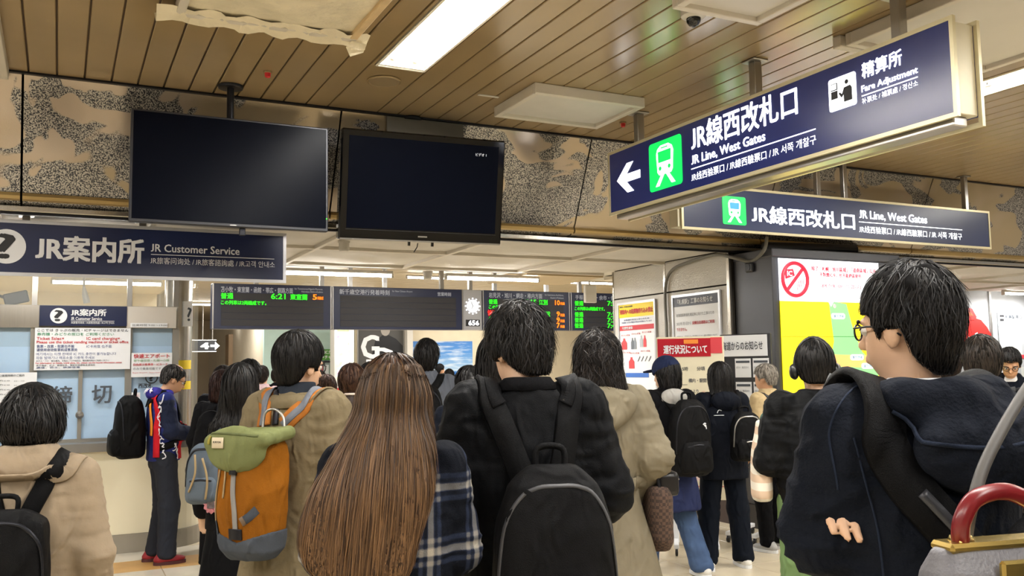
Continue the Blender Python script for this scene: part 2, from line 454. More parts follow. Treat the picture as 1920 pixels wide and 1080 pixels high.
# tan soffit with the stepped edge past the sheets
MB().box((4.85, 9.32, LC - .045), (5.9, 10.4, LC + .02)).build('soffit', mat('tan_soffit', '#b7a27c', .5, var=.04), lowc)
# far ceiling over the gates
farc = struct(MB().box((-6, 9.36, 3.42), (24, 38, 3.5)).build('ceiling_far', mat('far_ceiling', '#c0b296', .5, var=.06, vscale=1.2)))
struct(MB().box((-4.2, 9.36, LC - .02), (5.9, 9.46, 3.42)).build('trim_1', mat('grey_beam', '#8d8981', .4, .5)))
for yy in np.arange(10.2, 34, .3):
    MB().box((-6, yy, 3.405), (24, yy + .27, 3.42)).build('far_slat', mat('far_slat', '#b5a78c', .45, var=.05), farc)

# ------------------------------------------------------------------ batten lights
def batten_light(x0, x1, y, z, label, e_w, group):
    t = thing('batten_light', label, 'light', ((x0 + x1) / 2, y, z), 0, group)
    MB().box((x0, y - .035, z + .012), (x1, y + .035, z + .045), bev=.006).build('housing', m_white, t)
    MB().tube([(x0 + .01, y, z), (x1 - .01, y, z)], .022, 10).build('tube', m_lamp, t, True)
    for x in (x0 + .005, x1 - .005): MB().box((x - .012, y - .028, z - .028), (x + .012, y + .028, z + .02), bev=.004).build('end_cap', m_white, t)
    ld = bpy.data.lights.new('tube_light', 'AREA'); ld.shape = 'RECTANGLE'; ld.size = x1 - x0; ld.size_y = .05; ld.energy = e_w; ld.color = (1, .99, .97)
    lo_ = bpy.data.objects.new('tube_light', ld); COL.objects.link(lo_); lo_.parent = t; lo_.location = (0, 0, -.03)
    return t
g = 'tube lights under the low ceiling'
batten_light(2.07, 3.27, 9.5, 2.585, 'white tube light over the booth end of the departure boards', 34, g)
batten_light(3.9, 5.1, 9.5, 2.585, 'white tube light above the clock between the departure boards', 34, g)
batten_light(-.7, .5, 7.95, 2.585, 'tube light under the low ceiling hidden behind the customer service sign', 13, g)  # added lamp, hidden by the sign, to brighten the booth front
batten_light(13.3, 14.5, 9.3, 2.6, 'white tube light over the wall map at the right edge', 36, g)
batten_light(9.4, 10.6, 8.2, 2.6, 'white tube light over the right passage behind the signs', 36, g)
g = 'long ceiling lights over the ticket gates'
for i, (x0, x1) in enumerate(((.6, 2.4), (2.5, 4.75), (5.95, 8.2), (9.26, 11.5), (12.6, 14.8))):
    batten_light(x0, x1, 16.45, 3.32, ['long ceiling light beyond the boards, leftmost of the row', 'long ceiling light behind the first departure board', 'long ceiling light behind the middle departure board', 'long ceiling light behind the rightmost departure board', 'long ceiling light beyond the pillar with posters'][i], 75, g)
for i, (x, y) in enumerate(((1.2, 12.), (5., 12.2), (9., 12.))):
    batten_light(x, x + 1.5, y, 3.34, ['ceiling light between booth and boards on the left', 'ceiling light before the middle board', 'ceiling light behind the poster pillar'][i], 60, 'ceiling lights before the boards')
for i, (x, y) in enumerate(((5.0, 21.), (9.2, 21.), (3.0, 25.), (4.6, 28.))):
    batten_light(x, x + 1.8, y, 3.34, ['ceiling light near the green card sign', 'ceiling light before the sea picture', 'ceiling light in the left passage', 'ceiling light deep in the left passage'][i], 70, 'ceiling lights of the far hall')

# ------------------------------------------------------------------ far walls
struct(MB().box((6.9, 23.0, 0), (22, 23.15, 3.42)).build('wall_back', mat('beige_wall', '#d3c6aa', .5, var=.03)))
struct(MB().box((4.8, 24.2, 0), (6.9, 24.35, 3.42)).build('wall_mint', mat('mint_wall', '#b7d3cd', .5, var=.03)))
struct(MB().box((-6, 34, 0), (5.2, 34.15, 3.42)).build('wall_passage', mat('passage_wall', '#b9a88d', .6, var=.08, vscale=1.)))
struct(MB().box((4.8, 24.35, 0), (4.95, 34, 3.42)).build('wall_passage_side', mat('passage_side', '#c9bda6', .6, var=.05)))
struct(MB().box((9.0, 9.8, 0), (18, 9.95, 2.69)).build('wall_right', m_greyw))
struct(MB().box((13.62, 9.77, 0), (13.66, 9.8, 2.69)).build('trim_2', m_alu))
struct(MB().box((18, -6, 0), (18.15, 10, 3.6)).build('wall_far_right', m_white))
struct(MB().box((-4.3, -6, 0), (-4.2, 8.9, 3.6)).build('wall_left', m_white))
struct(MB().box((-4.3, -6.1, 0), (18.15, -6.0, 3.6)).build('wall_behind', mat('warm_wall', '#b3a68e', .6, var=.05)))
# ------------------------------------------------------------------ hanging signs
m_face = mat('sign_navy', '#232a5c', .25, emit=.10, emit_color='#232b60')
m_face2 = mat('sign_slate', '#2b3350', .3, emit=.10, emit_color='#2b3352')
m_green = mat('lit_green', '#10b04a', .4, emit=1.25, emit_color='#06b447')
m_glow2 = mat('lit_sign_white', '#ffffff', .5, emit=1.8, emit_color='#fbfdff')
m_ink = mat('black_print', '#1b1c20', .6)
def rect_frame(pl, u0, v0, u1, v1, w_, parent, m, dep=.02, eps=0.):
    for nm, a in (('frame_bar', (u0, v0, u1, v0 + w_)), ('frame_bar', (u0, v1 - w_, u1, v1)), ('frame_bar', (u0, v0 + w_, u0 + w_, v1 - w_)), ('frame_bar', (u1 - w_, v0 + w_, u1, v1 - w_))):
        pl.rect(*a, parent, m, nm, eps, dep)
def train_icon(pl, parent, u0, v0, u1, v1, win):
    g = pl.shape(rrect(u0, v0, u1, v1, (u1 - u0) * .07), parent, m_green, 'train_symbol', .003, .003)
    w_, h = u1 - u0, v1 - v0
    q = lambda a, b: (u0 + a * w_, v0 + b * h)
    body = [q(a, b) for a, b in ((.27, .36), (.32, .30), (.68, .30), (.73, .36), (.76, .74), (.72, .84), (.62, .90), (.38, .90), (.28, .84), (.24, .74))]
    pl.shape(body, g, m_glow2, 'train_front', .007, .002)
    pl.shape([q(a, b) for a, b in ((.31, .55), (.69, .55), (.70, .78), (.30, .78))], g, win, 'train_window', .010, .002)
    pl.shape([q(a, b) for a, b in ((.40, .83), (.60, .83), (.60, .855), (.40, .855))], g, m_green, 'train_plate', .010, .002)
    for s_ in (.36, .64): pl.shape(disc(.042 * w_, 14, 1., *q(s_, .43)), g, m_green, 'headlamp', .010, .002)
    pl.shape([q(a, b) for a, b in ((.38, .30), (.47, .30), (.31, .08), (.20, .08))], g, m_glow2, 'rail', .007, .002)
    pl.shape([q(a, b) for a, b in ((.53, .30), (.62, .30), (.80, .08), (.69, .08))], g, m_glow2, 'rail', .007, .002)
def hang_post(parent, x, y, z0, r=.025, ztop=CEIL, plate=True, m=m_alu, rect=True):
    q = MB(); q.box((x - r, y - r, z0), (x + r, y + r, ztop - .012), bev=.004)
    p = q.build('post', m, parent)
    if plate: MB().box((x - r * 2, y - r * 2, ztop - .012), (x + r * 2, y + r * 2, ztop - .001), bev=.003).build('ceiling_plate', m, p)
# sign 1: long two-sided lit sign running towards the camera
SX, SY0, SY1, SZ0, SZ1 = 3.86, 2.87, 5.98, 2.728, 3.232
s1 = thing('direction_sign', 'long lit navy gate sign with left arrow and fare adjustment symbol, slanting across top right', 'sign', (SX + .08, (SY0 + SY1) / 2, SZ0))
MB().box((SX + .012, SY0 + .02, SZ0 + .02), (SX + .17, SY1 - .02, SZ1 - .02), bev=.004).build('housing', mat('sign_housing', '#cfc8ae', .4, .2, var=.03), s1)
P1 = Plane((SX, SY1, SZ0), (0, -1, 0)); WU = SY1 - SY0; HV = SZ1 - SZ0
P1.rect(.02, .02, WU - .02, HV - .02, s1, m_face, 'face', -.010, .012)
rect_frame(P1, 0, 0, WU, HV, .022, s1, m_champ, .022, -.016)
PB = Plane((SX + .185, SY0, SZ0), (0, 1, 0)); PB.rect(.02, .02, WU - .02, HV - .02, s1, m_face, 'face', -.008, .010)
rect_frame(PB, 0, -.03, WU + .0, HV, .022, s1, m_champ, .022, -.012)
MB().box((SX + .03, SY0 + .05, SZ0 - .03), (SX + .13, SY1 - .05, SZ0 + .02), bev=.006).build('bottom_channel', m_alu, s1)
for yy in (5.68, 4.37, 3.26): hang_post(s1, SX + .092, yy, SZ1 - .03, .03)
TX = lambda *a, **k: P1.ptext(*a, **k)
u0, v0 = P1.px(1220, 362); u1, v1 = P1.px(1278, 253); _, vb = P1.px(1220, 362); _, vt = P1.px(1220, 272)
train_icon(P1, s1, u0, vb, u1, vt, m_green)
ua, va = P1.px(1158, 340); ub, _ = P1.px(1201, 325); h = .113; w_ = ub - ua
P1.shape([(ua, va), (ua + .45 * w_, va + h), (ua + .72 * w_, va + h), (ua + .42 * w_, va + .03), (ua + w_, va + .03), (ua + w_, va - .03), (ua + .42 * w_, va - .03), (ua + .72 * w_, va - h), (ua + .45 * w_, va - h)], s1, m_glow2, 'arrow', .003, .003)
TX('JR線西改札口', s1, m_glow2, 1296, 236, 285, 1497, 213, bold=.018)
TX('JR Line, West Gates', s1, m_glow2, 1297, 292, 309, 1436, 262, bold=.016)
TX('JR线西验票口 / JR線西驗票口 / JR 서쪽 개찰구', s1, m_glow2, 1297, 326, 341, 1531, 262, bold=.004)
a, b_ = P1.px(1297, 318); c, d_ = P1.px(1530, 244); vm = P1.px(1297, 317.5)[1]
P1.rect(a, vm - .003, c, vm + .003, s1, m_glow2, 'rule', .003, .002)
# fare adjustment symbol
a, vb = P1.px(1557, 212); c, _ = P1.px(1608, 196); _, vt = P1.px(1557, 151)
fs = P1.shape(rrect(a, vb, c, vt, .015), s1, m_glow2, 'fare_symbol', .003, .003); ww, hh = c - a, vt - vb; q = lambda x, y: (a + x * ww, vb + y * hh)
P1.shape([q(.10, .62), q(.34, .62), q(.34, .84), q(.10, .84)], fs, m_ink, 'machine_screen', .007, .002)
P1.shape([q(.13, .65), q(.31, .65), q(.31, .81), q(.13, .81)], fs, m_glow2, 'screen_glass', .010, .002)
P1.shape([q(.10, .36), q(.34, .36), q(.34, .60), q(.10, .60)], fs, m_ink, 'machine_body', .007, .002)
P1.shape(disc(.065 * ww, 18, 1., *q(.68, .77)), fs, m_ink, 'figure_head', .007, .002)
P1.shape([q(.56, .18), q(.86, .18), q(.86, .56), q(.80, .64), q(.58, .62), q(.50, .44), q(.42, .52), q(.38, .48), q(.48, .33), q(.56, .42)], fs, m_ink, 'figure_body', .007, .002)
TX('精算所', s1, m_glow2, 1616, 120, 149, 1692, 107, bold=.016)
TX('Fare Adjustment', s1, m_glow2, 1616, 161, 173.5, 1722, 134, bold=.016)
TX('补票处 / 補票處 / 정산소', s1, m_glow2, 1617, 185, 196, 1722, 158, bold=.004)
a, _ = P1.px(1617, 180); c, _ = P1.px(1722, 150); vm = P1.px(1617, 180.5)[1]
P1.rect(a, vm - .0025, c, vm + .0025, s1, m_glow2, 'rule', .003, .002)

# sign 2: lit gate sign in front of the fascia
Y2 = 6.24
p = at(1278, 429, y=Y2); X20 = p[0]; Z20 = p[2]; X21 = at(1858, 464.6, y=Y2)[0]; Z21 = at(1858, 397, y=Y2)[2]
s2 = thing('direction_sign', 'lit slate gate sign with train symbol and no arrow, above the ticket kiosk', 'sign', ((X20 + X21) / 2, Y2, Z20))
P2 = Plane((X20, Y2, Z20), (1, 0, 0)); W2 = X21 - X20; H2 = Z21 - Z20
MB().box((X20 - .03, Y2 + .012, Z20 + .02), (X21 - .01, Y2 + .13, Z21 - .02), bev=.004).build('housing', MATS['sign_housing'], s2)
P2.rect(.02, .02, W2 - .02, H2 - .02, s2, m_face2, 'face', -.010, .012)
rect_frame(P2, 0, 0, W2, H2, .022, s2, m_champ, .022, -.014)
for px in (1530, 1580, 1805): hang_post(s2, at(px, 305, y=Y2 + .07)[0], Y2 + .07, Z21 - .03)
a, vb = P2.px(1355, 420); c, _ = P2.px(1399, 424); _, vt = P2.px(1355, 367)
train_icon(P2, s2, a, vb, c, vt, mat('lit_blue_window', '#3a88b8', .4, emit=.8, emit_color='#3a8cc0'))
P2.ptext('JR線西改札口', s2, m_glow2, 1408, 384, 417, 1602, 410, bold=.02)
P2.ptext('JR Line, West Gates', s2, m_glow2, 1610, 393, 408.6, 1737, 405, bold=.016)
P2.ptext('JR线西验票口 / JR線西驗票口 / JR 서쪽 개찰구', s2, m_glow2, 1610, 423, 436, 1803, 445, bold=.004)
a, vm = P2.px(1610, 416); c, _ = P2.px(1803, 428); P2.rect(a, vm - .003, c, vm + .003, s2, m_glow2, 'rule', .003, .002)

# sign 3: customer service sign under the fascia
Y3 = 7.08
X30, X31 = -1.35, at(536, 531, y=Y3)[0]; Z30 = at(536, 531, y=Y3)[2]; Z31 = at(538, 438, y=Y3)[2]
s3 = thing('service_sign', 'unlit navy customer service sign with question mark, hanging at far left', 'sign', ((X30 + X31) / 2, Y3, Z30))
P3 = Plane((X30, Y3, Z30), (1, 0, 0)); W3 = X31 - X30; H3 = Z31 - Z30
MB().box((X30 + .01, Y3 + .012, Z30 + .015), (X31 - .01, Y3 + .12, Z31 - .015), bev=.004).build('housing', m_alu, s3)
P3.rect(.02, .02, W3 - .02, H3 - .02, s3, m_navy, 'face', -.010, .012)
m_sfr = mat('silver_frame', '#c9cace', .35, .5)
rect_frame(P3, 0, 0, W3, H3, .024, s3, m_sfr, .022, -.014)
for px in (50, 268): hang_post(s3, at(px, 395, y=Y3 + .06)[0], Y3 + .06, Z31 - .03, ztop=LC, plate=True)
m_q = mat('pale_print', '#dcdde0', .5)
uc, vc = P3.px(12, 462); ru = P3.px(49, 462)[0] - uc
qd = P3.shape(disc(ru, 36, 1., uc, vc), s3, m_q, 'question_disc', .003, .002)
P3.text('?', qd, m_ink, uc - ru * .46, vc - ru * .72, uc + ru * .46, vc + ru * .74, bold=.022, eps=.008)
P3.ptext('JR案内所', s3, m_q, 67, 440.5, 487, 270, 492, bold=.035)
P3.ptext('JR Customer Service', s3, m_q, 283, 456.5, 471.5, 449, 478, bold=.015)
P3.ptext('JR旅客问询处 / JR旅客諮詢處 / JR고객 안내소', s3, m_q, 282, 482, 494.5, 515, 502, bold=.006)
a, vm = P3.px(283, 477); c, _ = P3.px(514, 487); P3.rect(a, vm - .0025, c, vm + .0025, s3, m_q, 'rule', .003, .002)

# ------------------------------------------------------------------ two hanging televisions
m_scr = mat('dark_screen', '#0a0d17', .25, spec=.04, var=.03)
m_bez = mat('grey_bezel', '#3a3b40', .4, .4)
YT = 6.10
def q4(y, *pts): return [at(px, py, y=y) for px, py in pts]
a, b_, c, d_ = q4(YT, (246, 205), (241, 418), (618, 238), (613, 432))
x0, x1, z0, z1 = (a[0] + b_[0]) / 2, (c[0] + d_[0]) / 2, (b_[2] + d_[2]) / 2, (a[2] + c[2]) / 2
t = thing('television', 'flat matt television with thin grey bezel hanging left of the other', 'television', ((x0 + x1) / 2, YT, z0))
MB().box((x0, YT, z0), (x1, YT + .05, z1), bev=.006).build('cabinet', m_bez, t)
PT = Plane((x0, YT, z0), (1, 0, 0)); w_, h = x1 - x0, z1 - z0
PT.rect(.016, .022, w_ - .016, h - .014, t, m_scr, 'screen', 0, .003)
PT.rect(w_ / 2 - .02, .008, w_ / 2 + .02, .013, t, m_alu, 'maker_badge', .001, .002)
PT.shape(disc(.004, 10, 1, w_ - .012, .09), t, mat('green_led', '#20c020', .4, emit=2, emit_color='#30e020'), 'power_light', .002, .002)
MB().box((x0 + .25, YT + .05, z0 + .15), (x1 - .25, YT + .10, z1 - .15), bev=.01).build('mount_plate', m_dark, t)
pc = at(433, 160, z=CEIL); px_ = pc[0]
MB().tube([(px_, YT + .13, z0 + .2), (px_, YT + .13, CEIL - .015)], .024, 14).build('pole', m_dark, t, True)
MB().lathe((px_, YT + .13, CEIL - .02), [(.08, 0), (.085, .008), (.085, .018)], 20).build('ceiling_flange', m_dark, t, True)
MB().box((px_ - .05, YT + .09, z0 + .2), (px_ + .05, YT + .17, z0 + .5)).build('clamp', m_dark, t)
MB().box((x0 + .68, YT + .03, z0 - .05), (x0 + .72, YT + .045, z0), bev=.004).build('cable_stub', m_dark, t)
# second television, turned a little
a, b_, c, d_ = at(640, 237, d=6.55), at(628, 448, d=6.55), at(947, 272, d=7.02), at(928, 463, d=7.02)
ctr = (a + b_ + c + d_) / 4; uu = (c + d_ - a - b_) / 2; wid = float(np.hypot(uu[0], uu[1])); ang = math.atan2(uu[1], uu[0])
z0 = (b_[2] + d_[2]) / 2; z1 = (a[2] + c[2]) / 2; h = z1 - z0
t = thing('television', 'glossy black television with input caption, tipped forward on its ceiling pole', 'television', (ctr[0], ctr[1], z0), ang)
_c, _s = math.cos(math.radians(10)), math.sin(math.radians(10)); TR = np.array([[1, 0, 0], [0, _c, -_s], [0, _s, _c]])
def tp(lo, hi, name, m, bev=.006): 
    q = MB().box(lo, hi, bev=bev); o_ = link(name, new_mesh(name, np.array(q.v) @ TR.T, q.f), t, m); return o_
cab = tp((-wid / 2, 0, 0), (wid / 2, .09, h), 'cabinet', m_gloss, .012)
sc_ = tp((-wid / 2 + .055, -.004, .085), (wid / 2 - .055, 0, h - .05), 'screen', m_scr, 0)
tp((-wid / 2 + .01, -.008, .0), (wid / 2 - .01, .0, .012), 'chrome_strip', m_alu, .002)
tp((-wid / 2 + .05, -.006, .075), (wid / 2 - .05, -.001, .078), 'screen_edge', m_bez, 0)
tp((-.4, .09, .12), (.4, .16, h - .12), 'back_cover', m_black, .02)
for s_ in (-.09, .09): tp((s_ - .008, .03, -.03), (s_ + .008, .05, 0), 'foot_peg', m_black, 0)
co, f = text_mesh('ビデオ 1', .01); lo, hi = co.min(0), co.max(0); k = .085 / (hi[0] - lo[0])
V = np.stack([wid / 2 - .24 + (co[:, 0] - lo[0]) * k, -.0055 - .0003 * co[:, 2], h - .13 + (co[:, 1] - lo[1]) * k], 1)
link('lettering', new_mesh('lettering', V @ TR.T, f), t, mat('screen_caption', '#c9ccd2', .5, emit=.4, emit_color='#c9ccd2'))
tp((-.035, -.003, .036), (.035, .0, .046), 'maker_badge', m_alu, 0)
q = MB(); 
def tloc(V_): return V_
q.tube([(-.02, .2, .3), (-.02, .2, CEIL - z0 - .02)], .026, 14); link('pole', new_mesh('pole', q.v, q.f, True), t, m_dark)
q = MB().lathe((-.02, .2, CEIL - z0 - .024), [(.075, 0), (.08, .008), (.08, .02)], 20); link('ceiling_flange', new_mesh('ceiling_flange', q.v, q.f, True), t, m_dark)
q = MB().box((-.12, .15, .2), (.08, .25, .5), bev=.01); link('clamp', new_mesh('clamp', q.v, q.f), t, m_dark)
q = MB().tube([(-.02, .05, 0), (-.025, .05, -.03), (-.05, .055, -.07)], .004, 6); link('cable', new_mesh('cable', q.v, q.f), t, m_black)
# grey mirror-like plate on the fascia behind it
pa = at(725, 212, y=6.46); pb = at(868, 240, y=6.46)
tag(MB().box((pa[0], 6.452, 3.30), (pb[0], 6.466, CEIL - .016), bev=.003).build('cover_plate', mat('grey_plate', '#6c6c66', .35, .5, var=.04)), 'dull grey cover plate behind the top of the glossy television', 'plate')

# ------------------------------------------------------------------ ceiling bits
sp = at(725, 151, z=CEIL)
t = thing('ceiling_speaker', 'round tan ceiling speaker next to the tube light', 'speaker', (1.91, 5.70, CEIL - .02))
MB().lathe((1.91, 5.70, CEIL - .014), [(.10, 0), (.105, .006), (.105, .013)], 32).build('grille', mat('speaker_grille', '#8d7a5b', .6, bump=.4, bscale=400), t, True)
q = MB(); q.tube([(1.91 + .108 * math.cos(a), 5.70 + .108 * math.sin(a), CEIL - .008) for a in np.linspace(0, 2 * math.pi, 33)], .006, 6, False); q.build('ring', m_slat, t, True)
for i, (px, py) in enumerate(((502, 134), (1168, 229))):
    p = at(px, py, z=CEIL); t = thing('alarm_lamp', ('small red alarm lamp on the ceiling above the left television', 'small red alarm lamp on the ceiling near the end of the long sign')[i], 'alarm', (p[0], p[1], CEIL - .045))
    MB().lathe((p[0], p[1], CEIL - .012), [(.028, 0), (.028, .011)], 16).build('base', m_slat, t, True)
    MB().lathe((p[0], p[1], CEIL - .042), [(.01, 0), (.018, .006), (.02, .03)], 16).build('lens', m_red, t, True)
p = at(1300, 25, z=CEIL - .02)
t = thing('security_camera', 'white dome security camera beside a framed ceiling patch', 'camera', (p[0], p[1], CEIL - .10))
MB().lathe((p[0], p[1], CEIL - .05), [(.05, 0), (.068, .012), (.07, .049)], 24).build('housing', m_white, t, True)
MB().lathe((p[0], p[1], CEIL - .095), [(.004, 0), (.026, .008), (.038, .025), (.04, .045)], 24).build('dome', m_gloss, t, True)
MB().lathe((p[0], p[1], CEIL - .1), [(.004, 0), (.012, .004), (.014, .012)], 12).build('lens', m_bez, t, True)

def cover(x0, x1, y0, y1, label, beams='wwww', sag=.02, m=m_sheet, drop=.075, wide=.045, mw=m_batten):
    t = thing('ceiling_patch', label, 'ceiling cover', ((x0 + x1) / 2, (y0 + y1) / 2, CEIL - drop))
    z0 = CEIL - drop
    sheet(x0 + .01, x1 - .01, y0 + .01, y1 - .01, z0 + .03, sag, 'sheet', t, m, seed=int(x0 * 100) % 97, nx=20, ny=16)
    for i, (lo, hi) in enumerate((((x0, y0), (x1, y0 + wide)), ((x0, y1 - wide), (x1, y1)), ((x0, y0 + wide), (x0 + wide, y1 - wide)), ((x1 - wide, y0 + wide), (x1, y1 - wide)))):
        MB().box((*lo, z0), (*hi, CEIL - .001), bev=.004).build('beam', m_wood if beams[i] == 'p' else mw, t)
    return t
A = cover(.50, 1.47, 3.85, 4.90, 'crumpled plastic sheet patch on a pine frame at the top of the ceiling', 'wwwp', .035, m_plastic)
# loose plastic hanging over its far edge
rng = np.random.default_rng(5); V = []; F = []; n = 26
for i in range(n + 1):
    u = i / n; x = .40 + u * 1.14
    for j, (dy, dz) in enumerate(((-.10, .012), (.0, -.004), (.03, -.02), (.045, .02))):
        V.append((x + .01 * math.sin(i * 2.1 + j), 4.90 + dy + .012 * math.sin(i * 1.7 + j), CEIL - .075 + dz + .010 * math.sin(i * 1.3 + 2 * j)))
for i in range(n):
    for j in range(3): a = i * 4 + j; F.append((a, a + 4, a + 5, a + 1))
MB().add(V, F).build('plastic_edge', m_plastic, A, True)
q = MB(); q.add([(1.44, 4.86, CEIL - .08), (1.53, 4.87, CEIL - .085), (1.54, 4.97, CEIL - .1), (1.47, 5.0, CEIL - .125), (1.43, 4.95, CEIL - .09), (1.485, 4.93, CEIL - .075)], [(0, 1, 5), (1, 2, 5), (2, 3, 5), (3, 4, 5), (4, 0, 5)]); q.build('tape_flap', m_plastic, A)
cover(2.86, 3.76, 5.32, 5.98, 'square white sheet patch on the ceiling left of the long sign', 'wwww', .02)
cover(2.84, 3.42, 2.9, 3.75, 'framed white ceiling patch beside the dome camera', 'wwww', .008, m_white)
cover(4.12, 5.35, 2.2, 3.78, 'large white board patch on the ceiling behind the long sign', 'wwww', .008, m_white)
cover(-1.3, -.33, 4.6, 6.42, 'white framed ceiling patch in the top left corner', 'wwww', .01, m_white)
p = at(1590, 75, z=CEIL); 
tag(MB().box((4.1, 3.80, CEIL - .07), (4.95, 3.86, CEIL - .001), bev=.004).build('timber_batten', m_batten), 'white timber batten on the ceiling above the fare adjustment panel', 'batten')
p = at(575, 385, z=CEIL)
tag(MB().box((2.62, 5.72, CEIL - .006), (2.78, 5.745, CEIL - .001)).build('label_strip', m_white), 'thin white strip stuck to the ceiling near the right screen', 'strip')
for i, (px, py) in enumerate(((645, 456), (802, 512))):
    p = at(px, py, z=LC - .03); r = .05 if i else .045
    t = thing('ceiling_detector', ('small white round detector under the right television', 'white cylindrical detector between two tube lights')[i], 'detector', (p[0], p[1], LC - .11))
    MB().lathe((p[0], p[1], LC - .10), [(r * .8, 0), (r, .012), (r, .07)], 20).build('body', m_white, t, True)
    MB().lathe((p[0], p[1], LC - .03), [(r * 1.15, 0), (r * 1.15, .02)], 20).build('base', m_white, t, True)
# ------------------------------------------------------------------ departure boards and clock above the gates
YB = 15.2; BZ0, BZ1 = 2.25, 2.99
m_brd = mat('board_blue', '#232b4a', .35, var=.05); m_led = mat('led_field', '#2c2c33', .5)
m_lg = mat('led_green', '#30ff20', .5, emit=1.1, emit_color='#22e818'); m_lo = mat('led_orange', '#ff8a10', .5, emit=1.2, emit_color='#ff7a08'); m_lr = mat('led_red', '#ff2010', .5, emit=1.6, emit_color='#ff1a10')
m_bt = mat('board_print', '#aeb4c4', .5, emit=.12, emit_color='#aeb4c4')
PBd = Plane((0, YB, 0), (1, 0, 0))
def board(pxa, pxb, label, rows=5, posts=()):
    x0 = at(pxa, 575, y=YB)[0]; x1 = at(pxb, 575, y=YB)[0]
    t = thing('departure_board', label, 'departure board', ((x0 + x1) / 2, YB, BZ0), 0, 'departure boards over the gates')
    MB().box((x0, YB + .004, BZ0), (x1, YB + .22, BZ1), bev=.01).build('housing', m_brd, t)
    for xx in (x0, x1 - .02): MB().box((xx, YB - .008, BZ0), (xx + .02, YB + .006, BZ1)).build('edge_strip', m_alu, t)
    for k in range(rows):
        a = BZ0 + .05 + k * .108; MB().box((x0 + .14, YB - .004, a), (x1 - .14, YB + .006, a + .102)).build('led_row', m_led, t)
    for xx in posts:
        MB().box((xx - .035, YB + .08, BZ1), (xx + .035, YB + .15, 3.404)).build('post', m_alu, t)
    return t
pt = lambda s_, t_, m_, xl, yt, yb, xr, b=.015: PBd.ptext(s_, t_, m_, xl, yt, yb, xr, yb - 4, bold=b, eps=.012)
t = board(398, 621.5, 'departure board with one green train line, leftmost over the gates', 5, (2.9, 4.0))
pt('苫小牧・東室蘭・函館・帯広・釧路方面', t, m_bt, 414, 537, 547.5, 549); pt('for Tomakomai,Higashi-Muroran,', t, m_bt, 552, 539.5, 543, 605, 0); pt('Hakodate,Obihiro,Kushiro', t, m_bt, 565, 545, 548.5, 605, 0)
pt('普通', t, m_lg, 414, 549, 560, 437, .014); pt('6:21', t, m_lg, 508, 550, 560.5, 535, .014); pt('東室蘭', t, m_lg, 544, 551.5, 562, 576, .014); pt('5', t, m_lo, 586, 552, 562, 594, .014); pt('両編成', t, m_lo, 595, 556, 562, 606, .01)
pt('この列車は2両編成です。', t, m_lg, 414, 563, 571, 499, .01)
t = board(623, 868, 'blank airport departure board with dark empty rows beside the clock', 5, (4.5, 5.13, 6.21))
pt('新千歳空港行発着時刻', t, m_bt, 636, 542, 551.5, 730); pt('for New Chitose Airport', t, m_bt, 735, 544, 547.5, 773, 0); pt('営業時刻', t, m_bt, 820, 548, 555, 845)
x0, x1 = at(868.5, 575, y=YB)[0], at(904, 575, y=YB)[0]; xc = (x0 + x1) / 2
t = thing('station_clock', 'white round station clock with a digital 6:56 readout between the boards', 'clock', (xc, YB, BZ0))
MB().box((x0, YB + .004, BZ0), (x1, YB + .2, BZ1), bev=.01).build('housing', mat('clock_grey', '#a9abb2', .5), t)
MB().box((xc - .035, YB + .08, BZ1), (xc + .035, YB + .15, 3.404)).build('post', m_alu, t)
zc = at(886, 574, y=YB)[2]; m_dial = mat('lit_dial', '#ffffff', .5, emit=1.3, emit_color='#ffffff')
PBd.shape(disc(.115, 32, 1., xc, zc), t, m_dial, 'dial', 0, .008)
for k in range(12):
    a = k * math.pi / 6; PBd.shape(disc(.014, 8, 1., xc + .142 * math.sin(a), zc + .142 * math.cos(a)), t, m_dial, 'hour_mark', 0, .004)
for a, l_, nm in ((math.radians(336), .09, 'minute_hand'), (math.radians(208), .06, 'hour_hand')):
    d_ = np.array([math.sin(a), math.cos(a)]); n_ = np.array([d_[1], -d_[0]]) * .006; o_ = np.array([xc, zc])
    PBd.shape([tuple(o_ - n_), tuple(o_ + n_), tuple(o_ + n_ + d_ * l_), tuple(o_ - n_ + d_ * l_)][::-1], t, m_ink, nm, .010, .003)
MB().box((xc - .14, YB - .002, BZ0 + .07), (xc + .14, YB + .006, BZ0 + .19)).build('readout', m_ink, t)
PBd.text('656', t, m_glow, xc - .09, BZ0 + .085, xc + .12, BZ0 + .175, bold=.02, eps=.006)
t = board(905, 1068, 'busy departure board with green, red and orange lines right of the clock', 5, (7.28, 8.39))
pt('岩見沢・旭川・網走・稚内方面', t, m_bt, 916, 548.5, 558, 1016); pt('for Iwamizawa,Asahikawa,', t, m_bt, 1021, 551, 554.5, 1056, 0); pt('Abashiri,Wakkanai', t, m_bt, 1031, 556.5, 560, 1056, 0)
pt('普通', t, m_lg, 916, 561, 570, 932, .014); pt('7:15', t, m_lg, 984, 561, 571, 1005, .014); pt('江別', t, m_lg, 1010, 562, 571.5, 1026, .014)
pt('この列車は6両編成です。', t, m_lg, 916, 572, 579, 990, .01); pt('快速', t, m_lr, 914, 581, 591.5, 930, .014); pt('普通', t, m_lg, 916, 593, 602, 932, .014); pt('普通', t, m_lg, 916, 604, 613, 932, .014)
for k, (s_, y) in enumerate((('10', 562.5), ('9', 584), ('9', 595), ('7', 605.5))):
    pt(s_, t, m_lo, 1040 + (3 if k else 0), y, y + 9.5, 1049, .014); pt('両編', t, m_lo, 1050, y + 4, y + 9.5, 1058, .01)
    if k: pt('7:%d' % (22 + 8 * k), t, m_lg, 984, y, y + 9.5, 1005, .014); pt('岩見沢', t, m_lg, 1008, y, y + 9.5, 1031, .014)
